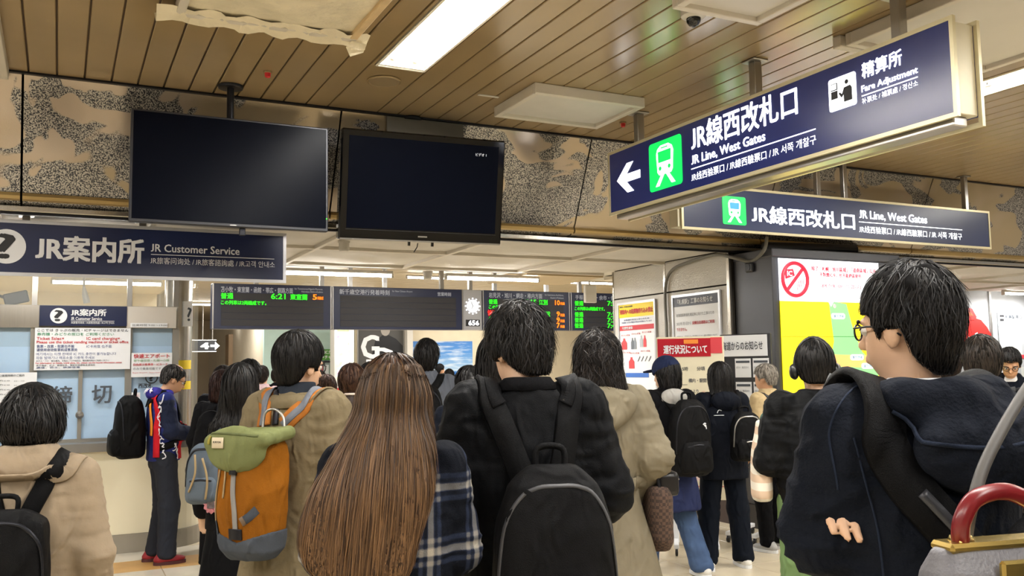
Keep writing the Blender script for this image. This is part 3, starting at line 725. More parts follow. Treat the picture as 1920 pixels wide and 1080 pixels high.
t = board(1070, 1290, 'departure board partly hidden by the white poster pillar', 5, (9.13, 10.4))
pt('手稲・小樽・余市・倶知安方面', t, m_bt, 1078, 553, 561.5, 1180)
for k, y in enumerate((564, 585, 595.5, 606)):
    pt('普通', t, m_lg, 1077, y, y + 9, 1093, .014); pt('7:%d' % (20 + 9 * k), t, m_lg, 1138, y, y + 9, 1160, .014); pt('小樽', t, m_lg, 1166, y, y + 9, 1184, .014)
pt('この列車は6両編成です。', t, m_lg, 1077, 575, 582, 1133, .01)
# the grey access box hanging in front of it
p = at(1105, 540, d=12.); 
t = thing('wireless_box', 'small grey box on a rod hanging before the departure boards', 'box', (p[0], p[1], 2.45))
pa = at(1093, 568, d=12.); pb = at(1118, 535, d=12.)
MB().box((pa[0], p[1] - .02, pa[2]), (pb[0] + .02, p[1] + .04, pb[2]), bev=.008).build('case', m_white, t)
MB().tube([(p[0], p[1], pb[2]), (p[0], p[1], 3.41)], .012, 8).build('rod', m_white, t)
MB().lathe((p[0], p[1], 3.39), [(.04, 0), (.04, .018)], 14).build('flange', m_white, t)

# ------------------------------------------------------------------ far hall: posters, shop, signs
def poster(pl, u0, v0, u1, v1, label, name='poster', cat='poster', fr=.03, m=None, mf=m_alu, th=.03):
    c = pl.p((u0 + u1) / 2, v0); t = thing(name, label, cat, c)
    pl.rect(u0, v0, u1, v1, t, m or m_wtext, 'sheet', .002, th * .6)
    if fr: rect_frame(pl, u0 - fr, v0 - fr, u1 + fr, v1 + fr, fr, t, mf, th, .0)
    return t
PF = Plane((0, 22.98, 0), (1, 0, 0))
m_sea = mat('sea_picture', '#4a7fb8', .35); b = bsdf(m_sea)
tc = N(m_sea, 'ShaderNodeTexCoord'); sx = N(m_sea, 'ShaderNodeSeparateXYZ'); L(m_sea, tc.outputs['Generated'], sx.inputs[0])
rmp = N(m_sea, 'ShaderNodeValToRGB'); e = rmp.color_ramp.elements; e[0].position = 0; e[0].color = lin('#1c4f92') + [1]; e[1].position = 1; e[1].color = lin('#3f78bd') + [1]
for p_, c_ in ((.33, '#2d68ae'), (.345, '#9fbad0'), (.5, '#7fa6cd'), (.75, '#4c86c4')):
    q = rmp.color_ramp.elements.new(p_); q.color = lin(c_) + [1]
L(m_sea, sx.outputs[2], rmp.inputs[0])
mp = N(m_sea, 'ShaderNodeMapping'); mp.inputs['Scale'].default_value = (2.2, 1, 9); L(m_sea, tc.outputs['Generated'], mp.inputs[0])
nz = N(m_sea, 'ShaderNodeTexNoise', Scale=1.6, Detail=6.); L(m_sea, mp.outputs[0], nz.inputs['Vector'])
r2 = N(m_sea, 'ShaderNodeValToRGB'); r2.color_ramp.elements[0].position = .48; r2.color_ramp.elements[1].position = .72; L(m_sea, nz.outputs['Fac'], r2.inputs[0])
gt = N(m_sea, 'ShaderNodeMath', operation='GREATER_THAN'); gt.inputs[1].default_value = .36; L(m_sea, sx.outputs[2], gt.inputs[0])
ml = N(m_sea, 'ShaderNodeMath', operation='MULTIPLY'); L(m_sea, r2.outputs[0], ml.inputs[0]); L(m_sea, gt.outputs[0], ml.inputs[1])
mx = N(m_sea, 'ShaderNodeMix', data_type='RGBA'); L(m_sea, ml.outputs[0], mx.inputs[0]); L(m_sea, rmp.outputs[0], mx.inputs[6]); mx.inputs[7].default_value = lin('#d5dde2') + [1]
L(m_sea, mx.outputs[2], b.inputs['Base Color'])
a, v1 = PF.px(762, 640); c, v0 = PF.px(886, 724)
poster(PF, a, v0, c, v1, 'large landscape picture of blue sea and cloudy sky on far wall', 'sea_picture', 'picture', .02, m_sea, mat('pale_frame', '#cfc8b6', .5))
a, v1 = PF.px(671, 612); c, v0 = PF.px(756, 705)
m_gr = mat('grey_print', '#4b4a48', .5, var=.1, vscale=2)
t = poster(PF, a, v0, c, v1 + .3, 'tall dark grey poster with large white serif letters on far wall', 'letter_poster', 'poster', .02, m_gr)
PF.ptext('G', t, m_wtext, 676, 628, 673, 711, 668, bold=.03, eps=.03); PF.ptext('D', t, m_wtext, 702, 652, 690, 740, 690, bold=.03, eps=.032); PF.ptext('H', t, m_wtext, 686, 674, 705, 724, 705, bold=.03, eps=.03)
nu, nv = PF.px(722, 620)
PF.shape([(nu - .45, nv - .95), (nu + .5, nv - .95), (nu + .48, nv - .4), (nu + .3, nv - .22), (nu + .1, nv - .12), (nu - .08, nv - .12), (nu - .28, nv - .28)], t, m_black, 'printed_shirt', .022, .002)
PF.shape(disc(.16, 24, .8, nu, nv + .02), t, mat('grey_face_print', '#a39d96', .6), 'printed_chin', .025, .002)
MB().box((8.24, 22.75, 0), (8.4, 23.0, 3.42)).build('corner_post', m_white, bpy.data.objects['wall_back'])
# mint wall: card sign, notice board; lit showcase pillar
PM = Plane((0, 24.18, 0), (1, 0, 0))
a, v1 = PM.px(588, 655); c, v0 = PM.px(627, 675)
t = thing('card_sign', 'green card top-up sign with a white IC badge on mint wall', 'sign', PM.p((a + c) / 2, v0))
PM.rect(a, v0, c + .12, v1, t, mat('sign_green', '#4f8f36', .5), 'plate', 0, .04); PM.rect(a + .04, v0 + .06, a + .26, v1 - .05, t, m_wtext, 'badge', .042, .004)
PM.text('IC', t, m_red, a + .08, v0 + .1, a + .22, v1 - .1, bold=.06, eps=.05); PM.text('ICカード', t, m_wtext, a + .29, (v0 + v1) / 2 + .02, c + .1, v1 - .03, bold=.02, eps=.045); PM.text('チャージ', t, m_wtext, a + .29, v0 + .03, c + .1, (v0 + v1) / 2 - .02, bold=.02, eps=.045)
a, v1 = PM.px(594, 680); c, v0 = PM.px(640, 716)
t = poster(PM, a, v0, c, v1, 'dark framed notice board with coloured leaflets on mint wall', 'notice_board', 'notice board', .04, mat('board_glass', '#7f8f8c', .3), m_dark)
for k, cc in enumerate(('#a7505a', '#cfd6d8', '#6fa08f', '#d8dad2')): PM.rect(a + .05 + k * .15, v0 + .08, a + .17 + k * .15, v1 - .06, t, mat('leaflet' + cc, cc, .6), 'leaflet', .02, .004)
x0, x1 = at(627, 650, y=22.)[0], at(657, 650, y=22.)[0]
t = thing('showcase', 'tall white showcase pillar with bright coloured display window', 'showcase', ((x0 + x1) / 2, 22.1, 0))
MB().box((x0, 22.0, 0), (x1 + .1, 22.4, 3.0), bev=.01).build('body', m_white, t)
PSC = Plane((x0, 22.0, 0), (1, 0, 0)); wz = x1 - x0
m_win = mat('lit_display', '#d9b98c', .3, emit=.5); b = bsdf(m_win); vz = N(m_win, 'ShaderNodeTexVoronoi', Scale=14.); tc = N(m_win, 'ShaderNodeTexCoord'); L(m_win, tc.outputs['Object'], vz.inputs['Vector'])
hs = N(m_win, 'ShaderNodeHueSaturation'); hs.inputs['Saturation'].default_value = .55; L(m_win, vz.outputs['Color'], hs.inputs['Color']); L(m_win, hs.outputs[0], b.inputs['Emission Color']); L(m_win, hs.outputs[0], b.inputs['Base Color'])
PSC.rect(.07, 1.25, wz - .04, 2.4, t, m_win, 'display_window', .002, .01); PSC.rect(.07, 2.52, wz - .04, 2.85, t, mat('shop_sign', '#9db27a', .5), 'shop_sign', .002, .01)
PSC.rect(.07, .75, wz - .02, 1.12, t, m_red, 'red_panel', .002, .01); PSC.rect(.16, .86, .30, 1.0, t, mat('yellow_print', '#f2b51d', .5), 'yellow_patch', .012, .003)
# passage at far left: platform sign, brown block
p0, p1 = at(373, 660, y=26.), at(406, 637, y=26.)
t = thing('platform_sign', 'black platform sign with white number 4 and arrow in far passage', 'sign', ((p0[0] + p1[0]) / 2, 26, p0[2]))
MB().box((p0[0] - .25, 26, p0[2]), (p1[0], 26.12, p1[2]), bev=.008).build('case', m_ink, t)
PS_ = Plane((p0[0], 26, p0[2]), (1, 0, 0)); ww = p1[0] - p0[0]; hh = p1[2] - p0[2]
PS_.rect(-.24, .0, ww, .02, t, m_wtext, 'frame_bar', 0, .01); PS_.rect(-.24, hh - .02, ww, hh, t, m_wtext, 'frame_bar', 0, .01)
PS_.text('4', t, m_glow, .04, .08, .26, hh - .08, bold=.05, eps=.006)
PS_.shape([(.3, hh / 2 - .03), (.42, hh / 2 - .03), (.42, hh / 2 - .11), (.54, hh / 2), (.42, hh / 2 + .11), (.42, hh / 2 + .03), (.3, hh / 2 + .03)], t, m_glow, 'arrow', .003, .004)
for xx in (p0[0] + .1, p1[0] - .1): MB().tube([(xx, 26.06, p1[2]), (xx, 26.06, 3.41)], .015, 8).build('rod', m_alu, t)
p0, p1 = at(428, 700, y=29.), at(482, 645, y=29.)
struct(MB().box((p0[0], 29, 0), (p1[0] + .3, 29.6, p1[2] + .3)).build('wall_brown', mat('brown_stone', '#8d7558', .5, var=.15, vscale=1.5)))
t = thing('hanging_screen', 'small grey screen hanging before the brown wall of the passage', 'screen', (*at(478, 685, y=27.)[:2], at(478, 688, y=27.)[2]))
p0, p1 = at(472, 688, y=27.), at(494, 664, y=27.)
MB().box((p0[0], 27, p0[2]), (p1[0], 27.08, p1[2]), bev=.01).build('case', m_bez, t); MB().box((p0[0] + .04, 26.985, p0[2] + .04), (p1[0] - .04, 27, p1[2] - .04)).build('display', mat('grey_display', '#7b8794', .3, emit=.15), t)
MB().tube([((p0[0] + p1[0]) / 2, 27.04, p1[2]), ((p0[0] + p1[0]) / 2, 27.04, 3.41)], .02, 8).build('rod', m_alu, t)
for i, (px, py) in enumerate(((425, 622), (400, 632), (455, 620))):
    p = at(px, py, y=25.4); p[2] = 3.3
    t = thing('spot_light', ('white track spotlight in the far passage, middle one', 'white track spotlight in the far passage, leftmost', 'white track spotlight in the far passage, rightmost')[i], 'spotlight', p)
    MB().tube([p + [0, 0, .02], p + [.06, -.14, -.05]], .05, 10).build('can', m_white, t, True); MB().tube([p + [.061, -.142, -.051], p + [.063, -.147, -.053]], .045, 10).build('lens', m_lamp, t)
    MB().tube([p + [0, 0, .0], [p[0], p[1], 3.405]], .012, 6).build('stem', m_white, t)

# ------------------------------------------------------------------ customer service booth
YW = 8.95
m_blu = mat('blue_blind', '#acd2f6', .6, var=.03); m_blu2 = mat('blue_blind_upper', '#98bddb', .6, var=.03)  # the upper blind is a darker blue than the film below
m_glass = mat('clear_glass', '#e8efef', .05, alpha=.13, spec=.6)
m_sash = mat('sash_grey', '#9a978f', .35, .6)
booth = thing('service_booth', 'cream customer service booth with blue blinds and rounded steel counter at left', 'booth', (-.9, 9.2, 0))
m_ctop = mat('counter_top', '#8e8c88', .3, .5)
def outline(off, y0, xr):
    P = [(-4.1, y0 - off)]
    cx, cy, r = xr - .42, y0 + .42, .42 + off
    for k in range(11):
        a = math.radians(-90 + 9 * k); P.append((cx + r * math.cos(a), cy + r * math.sin(a)))
    P += [(xr + off, 9.6), (-4.1, 9.6)]
    return P
MB().prism(outline(0, 8.72, 1.24), (0, 0, .16), (1, 0, 0), (0, 1, 0), .72).build('counter_front', m_cream, booth)
MB().prism(outline(.012, 8.72, 1.24), (0, 0, .0), (1, 0, 0), (0, 1, 0), .158).build('kick_plate', mat('kick_grey', '#9d978b', .4, .3, var=.05), booth)
MB().prism(outline(.035, 8.72, 1.24), (0, 0, .882), (1, 0, 0), (0, 1, 0), .075).build('counter_top', m_ctop, booth)
MB().box((.862, 8.716, .165), (.866, 8.72, .88)).build('panel_joint', m_ink, booth)
# stainless column at its corner
col = thing('steel_column', 'round stainless steel column at the corner of the booth', 'column', (1.02, 9.24, .96))
MB().lathe((1.02, 9.24, .958), [(.127, 0), (.127, 2.6 - .958)], 36).build('shaft', m_steel, col, True)
MB().lathe((1.02, 9.24, 2.6), [(.137, 0), (.137, .06)], 36).build('collar', m_alu, col, True)
PW = Plane((0, YW, 0), (1, 0, 0))
def pw(px, py): return PW.px(px, py)
PW.rect(-4.1, 1.965, -.165, 2.16, booth, m_steel, 'header_panel', 0, .03)
PW.rect(.54, 1.965, .965, 2.16, booth, mat('pale_header', '#d5cfc6', .4, .2), 'header_panel', 0, .03)
MB().box((-4.1, YW, 1.965), (.965, YW + .08, 2.165)).build('header_beam', m_sash, booth)
for x in (-2.4, -.20, .565, .965): MB().box((x - .028, YW - .01, .957), (x + .028, YW + .05, 1.965)).build('mullion', m_sash, booth)
MB().box((.158, YW - .012, .957), (.190, YW + .04, 1.965)).build('meeting_stile', m_sash, booth)
for x in (-2.4, -.205, .565, .965): MB().box((x - .022, YW + .0, 2.165), (x + .022, YW + .05, LC)).build('mullion', m_alu, booth)
for x0, x1 in ((-4.1, -2.428), (-2.372, -.228), (-.172, .158), (.19, .537), (.593, .937)):
    MB().box((x0, YW + .018, .957), (x1, YW + .024, 1.965)).build('pane', m_glass, booth)
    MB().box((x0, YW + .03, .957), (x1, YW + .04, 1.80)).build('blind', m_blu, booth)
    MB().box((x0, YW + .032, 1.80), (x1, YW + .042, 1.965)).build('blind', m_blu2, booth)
for x0, x1 in ((-4.1, -2.43), (-2.37, -.23), (-.18, .54), (.59, .94)): MB().box((x0, YW + .018, 2.165), (x1, YW + .024, LC)).build('pane', m_glass, booth)
for x0, x1 in ((-.172, .158), (.19, .537)): MB().box((x0, YW - .004, .957), (x1, YW + .016, .985)).build('sill_rail', m_sash, booth)
MB().box((-4.1, 13.5, 0), (1.2, 13.6, LC)).build('inner_wall', mat('booth_inner_wall', '#ddcda8', .6, var=.03), booth)
MB().box((-4.1, 9.3, LC - .02), (1.25, 13.5, LC + .05)).build('inner_ceiling', mat('booth_inner_ceiling', '#d8c9a6', .6, var=.03), booth)
MB().box((1.22, 9.62, .96), (1.25, 13.5, LC - .02)).build('side_glass', m_glass, booth)
MB().lathe((.174, YW - .022, at(150, 778, y=YW)[2]), [(.03, 0), (.034, .01), (.012, .03)], 18, 1).build('lock', m_alu, booth, True)
batten_light(-.1, 1.05, 11.2, LC - .09, 'tube light inside the booth seen through the upper glass', 26, 'booth lights')
batten_light(-2.6, -1.4, 11.2, LC - .09, 'tube light inside the booth beyond the left edge', 26, 'booth lights')
m_dk = mat('dark_grey_print', '#4a5058', .6); m_pb = mat('print_blue', '#3d4f86', .6); m_pr = mat('print_red', '#cc3a44', .6); m_pg = mat('print_green', '#4c9a72', .6); m_pk = mat('print_grey', '#666a70', .6)
PW.ptext('締', booth, m_dk, 97, 724, 759, 135, 755, bold=.02, eps=.012, name='window_lettering'); PW.ptext('切', booth, m_dk, 172, 722, 757, 209, 755, bold=.02, eps=.012, name='window_lettering')
# the plaque and paper notices
a, v1 = pw(75, 573); c, v0 = pw(237, 612)
t = thing('booth_plaque', 'small navy customer service plaque above the booth window', 'sign', PW.p((a + c) / 2, v0))
PW.rect(a, v0, c, v1, t, m_navy, 'plate', .03, .012)
uc, vc = pw(110, 592.5); r_ = .068
qd = PW.shape(disc(r_, 28, 1., uc, vc), t, m_wtext, 'question_disc', .043, .002); PW.text('?', qd, m_ink, uc - .035, vc - .048, uc + .035, vc + .05, bold=.02, eps=.048)
PW.ptext('JR案内所', t, m_wtext, 133, 580, 592.5, 199, 590, bold=.035, eps=.046); PW.ptext('JR Customer Service', t, m_wtext, 133, 594.5, 600.5, 191, 599, bold=.02, eps=.046); PW.ptext('JR旅客问询处 / JR旅客諮詢處 / JR고객 안내소', t, m_wtext, 133, 603.5, 607.5, 214, 606, bold=.01, eps=.046)
a, vm = pw(133, 602.2); c, _ = pw(214, 602); PW.rect(a, vm - .002, c, vm + .002, t, m_wtext, 'rule', .043, .002)
def notice(pxa, pya, pxb, pyb, label, lines, off=.045, m=m_wtext):
    a, v1 = pw(pxa, pya); c, v0 = pw(pxb, pyb)
    t = thing('paper_notice', label, 'notice', PW.p((a + c) / 2, v0, off)); PW.rect(a, v0, c, v1, t, m, 'paper', off - .004, .004)
    for (s_, mm, xl, yt, yb, xr, bo) in lines: PW.ptext(s_, t, mm, xl, yt, yb, xr, yb, bold=bo, eps=off + .004)
    return t
notice(66, 615, 243, 692, 'large white multilingual notice about tickets taped over the booth window', [
    ('ここでは きっぷの販売・ICチャージはできません', m_pk, 70, 616.5, 622, 240, .01), ('券売機・みどりの窓口を ご利用ください', m_pg, 70, 624, 629.5, 213, .01),
    ('Ticket Sales×', m_pr, 69, 632, 637.5, 120, .012), ('IC card charging×', m_pr, 162, 632, 637.5, 224, .012), ('Please use the ticket vending machine or ticket office', m_pr, 69, 639, 644, 240, .02),
    ('售票・改票・取票也不能', m_pb, 69, 647, 652.5, 139, .012), ('IC卡充值 也不能', m_pb, 162, 647, 652.5, 209, .008), ('请使用自动售票机或售票处', m_pb, 69, 653.5, 659, 145, .01),
    ('여기에서는 티켓 판매와 IC 카드 충전이 불가능합니다', m_pb, 68, 661.5, 667, 217, .008), ('자동 발매기나 매표소를 이용해 주세요', m_pb, 68, 668.5, 674, 177, .008),
    ('ホテル・バス・観光案内、お悩みごとの対応は、観光案内所をご利用ください', m_pk, 68, 675.5, 678.5, 204, .01), ('For information on hotels, travel plans, etc., please use the tourist information center', m_pr, 67, 679.5, 682.5, 228, .02),
    ('关于酒店、巴士、旅游信息，请前往旅游信息咨询处', m_pk, 68, 684, 687, 178, .01), ('酒店、巴士、旅游信息', m_pb, 68, 688, 691, 150, .01)])
notice(246, 662, 321, 706, 'white rapid airport notice with red heading on the right booth window', [
    ('快速エアポート', m_pr, 250, 664, 672, 317, .02), ('新千歳空港・札幌～小樽', mat('print_pale_green', '#9fbf9f', .6), 250, 674, 678.5, 316, .01), ('自由席は乗車券・ICカード', m_pr, 249, 681.5, 686, 313, .012), ('のみで乗車可能です', m_pk, 249, 689, 694, 301, .008), ('Rapid Airport : Non-reserved seats', m_pr, 248, 698, 700, 317, .008)])
notice(244, 606, 313, 614.5, 'thin opening hours strip on the booth header', [('営業時間 9:00～19:00', m_pk, 247, 608, 612, 312, .006)])
notice(-60, 700, 68, 757, 'white timetable notice on the left booth window behind the bob haired person', [('西改札口みどりの窓口営業時間のご案内', m_pk, -50, 703, 707, 46, .012)] + [(s_, m_pk, xx, y, y + 3, x2, .006) for y in (713, 721, 730, 739) for s_, xx, x2 in (('Ticket office', -50, 19), ('8:30 ～ 19:00', 27, 46))])
notice(-60, 763, 60, 805, 'lower white paper with red lines at the left booth window', [('ご案内　Information', m_pr, -50, 766, 770, 30, .008)] + [('―――――――――――――――', m_pk, -50, y, y + 1.2, 24, 0) for y in (776, 784, 792)])
notice(246, 736, 262, 748, 'small pink slip near the rolled poster of the booth', [('もしもし', m_pr, 248, 739, 744, 261, .006)])
a, v1 = pw(250, 716); c, v0 = pw(280, 732)
PW.ptext('西改札', booth, m_ink, 259, 719, 728, 286, 728, bold=.03, eps=.012, name='window_lettering')
uc, vc = pw(284, 708); q = MB(); q.tube([PW.p(uc + .05 * math.cos(a), vc + .05 * math.sin(a), .012) for a in np.linspace(0, 2 * math.pi, 25)], .005, 6, False); q.build('question_ring', m_ink, booth)
PW.text('?', booth, m_ink, uc - .02, vc - .032, uc + .02, vc + .03, bold=.03, eps=.012, name='window_lettering')
# stickers on the column and a hanging flag sign
t = thing('flag_sign', 'small white flag sign with question mark on the steel column', 'sign', at(352, 610, y=9.1))
p0 = at(343, 612, y=9.1); p1 = at(361, 565, y=9.1)
MB().box((p0[0], 9.085, p0[2]), (p1[0], 9.1, p1[2]), bev=.003).build('plate', m_wtext, t)
Plane((p0[0], 9.085, p0[2]), (1, 0, 0)).text('?', t, m_dk, .035, .05, .075, p1[2] - p0[2] - .06, bold=.01, eps=.003)
m_yel = mat('yellow_sticker', '#e8c81c', .5)
for i, (ya, yb) in enumerate(((675, 692), (714, 730))):
    p0 = at(352, yb, y=9.09); p1 = at(372, ya, y=9.09)
    V = []; F = []
    for k in range(7):
        a = math.radians(-95 + 11 * k); 
        for z in (p0[2], p1[2]): V.append((1.02 + .129 * math.cos(a), 9.24 + .129 * math.sin(a), z))
    for k in range(6): F.append((2 * k, 2 * k + 2, 2 * k + 3, 2 * k + 1))
    tag(MB().add(V, F).build('sticker', m_yel, None, True), ('upper yellow sticker wrapped on the steel column', 'lower yellow sticker wrapped on the steel column')[i], 'sticker')
t = thing('booth_camera', 'white tube camera mounted behind the upper booth glass', 'camera', at(158, 575, y=9.3))
p = at(157, 552, y=9.3); MB().tube([p + [0, 0, .07], p + [.01, 0, .0], p + [.03, 0, -.08]], [.012, .026, .03], 10).build('body', m_white, t, True); MB().tube([p + [0, 0, .07], [p[0], p[1], LC - .02]], .01, 6).build('stem', m_white, t)
t = thing('booth_monitor', 'grey monitor on an arm behind the upper booth glass at far left', 'monitor', at(25, 570, y=9.3))
p = at(28, 560, y=9.3); MB().box(p + [-.09, -.02, -.05], p + [.11, .02, .06], R=np.array(Matrix.Rotation(-.25, 3, 'Y')), bev=.01).build('case', m_bez, t); MB().tube([p + [-.05, .03, 0], p + [-.2, .03, .05], p + [-.2, .03, .3]], .015, 8).build('arm', m_bez, t)

# ------------------------------------------------------------------ poster pillar
m_pan = mat('pebbled_panel', '#c9c5bc', .16, bump=.5, bscale=90, spec=.6, var=.02)
XP = 5.9
pil = struct(MB().box((XP + .02, 7.0, .25), (7.4, 9.1, LC + .02)).build('wall_pillar', m_gap))
for (ya, yb) in ((7.05, 8.06), (8.1, 9.09)):
    for (za, zb) in ((.27, 1.2), (1.21, 2.33), (2.345, LC)):
        MB().box((XP, ya, za), (XP + .022, yb, zb), bev=.003).build('panel', m_pan, pil)
MB().box((XP + .02, 9.09, .25), (7.4, 9.11, LC)).build('panel', m_pan, pil)
MB().box((XP - .01, 7.0, .25), (XP + .02, 7.045, LC), bev=.004).build('steel_edge', m_steel, pil); MB().box((XP - .004, 8.062, .25), (XP + .02, 8.098, LC)).build('steel_joint', m_steel, pil); MB().box((XP - .004, 9.09, .25), (XP + .03, 9.12, LC)).build('steel_edge', m_steel, pil)
struct(MB().box((XP - .005, 6.95, 0), (7.4, 9.12, .25)).build('baseboard_pillar', mat('maroon_base', '#3a2b2a', .4, var=.08)))
PP = Plane((XP, 9.1, 0), (0, -1, 0))
def pframe(pa, pb, label, name):
    (xa, ya), (xb, yb) = pa, pb
    a, v1 = PP.px(xa, ya); c, _ = PP.px(xb, ya); _, v0 = PP.px(xa, yb)
    t = thing(name, label, 'poster', PP.p((a + c) / 2, v0)); PP.rect(a, v0, c, v1, t, m_wtext, 'sheet', .004, .012); rect_frame(PP, a - .025, v0 - .025, c + .025, v1 + .025, .025, t, m_sfr, .026, .002)
    return t, a, v0, c, v1
t, a, v0, c, v1 = pframe((1163, 573), (1229, 760), 'safety poster with yellow heading and bottle pictures on pillar', 'safety_poster')
W_ = c - a; H_ = v1 - v0
PP.rect(a, v1 - .15, c, v1, t, mat('poster_yellow', '#f2d51a', .5), 'yellow_band', .018, .002); PP.text('列車内への危険物持ち込み禁止', t, m_pr, a + .02, v1 - .115, c - .02, v1 - .055, bold=.04, eps=.022); PP.text('鉄道をご利用のお客様へ', t, m_pk, a + .02, v1 - .035, a + .3, v1 - .015, bold=.01, eps=.022)
PP.text('お客様の安全と安心のため', t, m_pb, a + .1, v1 - .19, c - .1, v1 - .17, bold=.01, eps=.02); PP.text('手荷物への次の物品の持込みを禁止しています', t, m_pb, a + .05, v1 - .22, c - .05, v1 - .2, bold=.01, eps=.02)
PP.rect(a + .01, v1 - .30, c - .01, v1 - .245, t, m_pr, 'red_band', .018, .002); PP.text('可燃性液体', t, m_wtext, a + .06, v1 - .29, a + .28, v1 - .255, bold=.03, eps=.022)
for i, (cx, cy, cc) in enumerate(((.13, .46, '#d8464c'), (.37, .46, '#6d747c'), (.44, .46, '#8d949c'), (.62, .44, '#b9bec4'), (.72, .44, '#d8464c'), (.33, .68, '#d8464c'))):
    w_ = .055 if i in (0, 5) else .028; uu_ = a + cx * W_; vv_ = v1 - cy; mm = mat('pic' + cc, cc, .5)
    PP.shape([(uu_ - w_, vv_ - .06), (uu_ + w_, vv_ - .06), (uu_ + w_, vv_ + .02), (uu_ + w_ * .35, vv_ + .05), (uu_ + w_ * .35, vv_ + .07), (uu_ - w_ * .35, vv_ + .07), (uu_ - w_ * .35, vv_ + .05), (uu_ - w_, vv_ + .02)], t, mm, 'printed_item', .018, .002)
for k in range(4): PP.shape([(a + (.5 + .1 * k) * W_, v1 - .66), (a + (.52 + .1 * k) * W_, v1 - .66), (a + (.58 + .1 * k) * W_, v1 - .61), (a + (.57 + .1 * k) * W_, v1 - .6)], t, m_pk, 'printed_knife', .018, .002)
for k, (x_, y_) in enumerate(((.05, .35), (.35, .34), (.65, .33), (.05, .55), (.3, .56), (.6, .54))): PP.text('ガソリン灯油', t, m_pr, a + x_ * W_, v1 - y_ - .015, a + (x_ + .25) * W_, v1 - y_ + .005, bold=.01, eps=.02)
PP.rect(a + .15 * W_, v1 - .84, a + .8 * W_, v1 - .79, t, mat('poster_blue', '#3d6fc2', .5), 'blue_band', .018, .002)
t, a, v0, c, v1 = pframe((1265, 559), (1350, 690), 'grey construction notice poster in silver frame on pillar', 'construction_poster')
W_ = c - a
PP.rect(a + .0, v1 - .10, c, v1, t, mat('poster_slate', '#4b4f5c', .5), 'heading_band', .018, .002); PP.text('『札幌駅』工事のお知らせ', t, m_wtext, a + .1 * W_, v1 - .08, a + .88 * W_, v1 - .022, bold=.02, eps=.022)
PP.text('北海道新幹線札幌延伸に向けた工事のため', t, m_pk, a + .06 * W_, v1 - .21, a + .9 * W_, v1 - .175, bold=.005, eps=.02)
PP.text('2023年1月1日から', t, m_pk, a + .06 * W_, v1 - .30, a + .4 * W_, v1 - .265, bold=.005, eps=.02); PP.text('東側自由通路はご利用', t, m_pr, a + .42 * W_, v1 - .30, a + .9 * W_, v1 - .265, bold=.02, eps=.02); PP.text('できません。', t, m_pr, a + .06 * W_, v1 - .36, a + .3 * W_, v1 - .325, bold=.01, eps=.02)
PP.text('期間中は、東改札や一部通路からの入場を閉鎖とさせて', t, m_pk, a + .06 * W_, v1 - .435, a + .95 * W_, v1 - .41, bold=.005, eps=.02); PP.text('ご迷惑をおかけします。ご了承願います。', t, m_pk, a + .06 * W_, v1 - .475, a + .6 * W_, v1 - .455, bold=.005, eps=.02)
PP.rect(a + .06 * W_, v0 + .02, c - .06 * W_, v1 - .50, t, mat('plan_grey', '#b9bbbd', .5), 'station_plan', .018, .002)
for k in range(6): PP.rect(a + (.1 + .14 * k) * W_, v0 + .03, a + (.17 + .14 * k) * W_, v1 - .52 - .02 * (k % 3), t, mat('plan_dark', '#8d9094', .5), 'plan_block', .022, .002)
# cables hanging between sign and pillar
m_cab = mat('cable_grey', '#6f6d66', .5)
pts = [(1438, 445, 6.4), (1432, 470, 6.6), (1408, 490, 6.9), (1375, 483, 7.1), (1340, 478, 7.35), (1290, 492, 7.9), (1262, 505, 8.0), (1250, 525, 8.05), (1247, 560, 8.05), (1250, 620, 8.05), (1252, 690, 8.05)]
W3 = []
for px, py, y_ in pts:
    W3.append(at(px, py, x=XP - .03) if px < 1400 else at(px, py, y=6.5 if px > 1420 else 6.75))
tag(MB().tube(smooth(W3), .017, 8).build('cable', m_cab, None, True), 'grey cable looping from the ceiling sign down the pillar joint', 'cable')
# ------------------------------------------------------------------ ticket information kiosk
KX0, KX1, KY0, KY1, KZ = 5.945, 7.62, 6.45, 6.99, 2.60
m_kio = mat('kiosk_grey', '#4c4d52', .35, .4, var=.04)
k_ = thing('information_kiosk', 'dark grey kiosk with tall lit route map screen beside the pillar', 'kiosk', ((KX0 + KX1) / 2, (KY0 + KY1) / 2, 0))
MB().box((KX0, KY0 + .01, .22), (KX1, KY1, KZ), bev=.006).build('cabinet', m_kio, k_); MB().box((KX0 - .01, KY0 + .03, 0), (KX1, KY1, .22)).build('plinth', mat('kiosk_plinth', '#2d2a2a', .4), k_)
MB().box((KX0 - .01, KY0 - .012, KZ - .05), (KX1 + .01, KY1, KZ + .03), bev=.008).build('top_cap', m_kio, k_)
PK = Plane((KX0, KY0, 0), (1, 0, 0))
a, v1 = PK.px(1458, 484); c, _ = PK.px(1645, 491); v0 = 1.06
m_sw = mat('screen_white', '#f4f6f8', .4, emit=1.0, emit_color='#f6f8ff'); m_sy = mat('screen_yellow', '#f0dc20', .4, emit=.85, emit_color='#f2dd1e'); m_sg = mat('screen_green', '#7cc97a', .4, emit=.8, emit_color='#7fcc7c'); m_so = mat('screen_orange', '#e9a860', .4, emit=.8, emit_color='#eba862')
m_sr = mat('screen_red', '#d3253d', .4, emit=.5, emit_color='#d8203c'); m_sk = mat('screen_pink', '#e08a98', .4, emit=.5, emit_color='#e28c9a'); m_sb = mat('screen_label', '#d6ecec', .4, emit=.9, emit_color='#d8eef0')
_, vy = PK.px(1458, 564)
scr = PK.rect(a, vy, c, v1, k_, m_sw, 'screen_top', .002, .008); scy = PK.rect(a, v0, c, vy, k_, m_sy, 'screen_map', .002, .008)
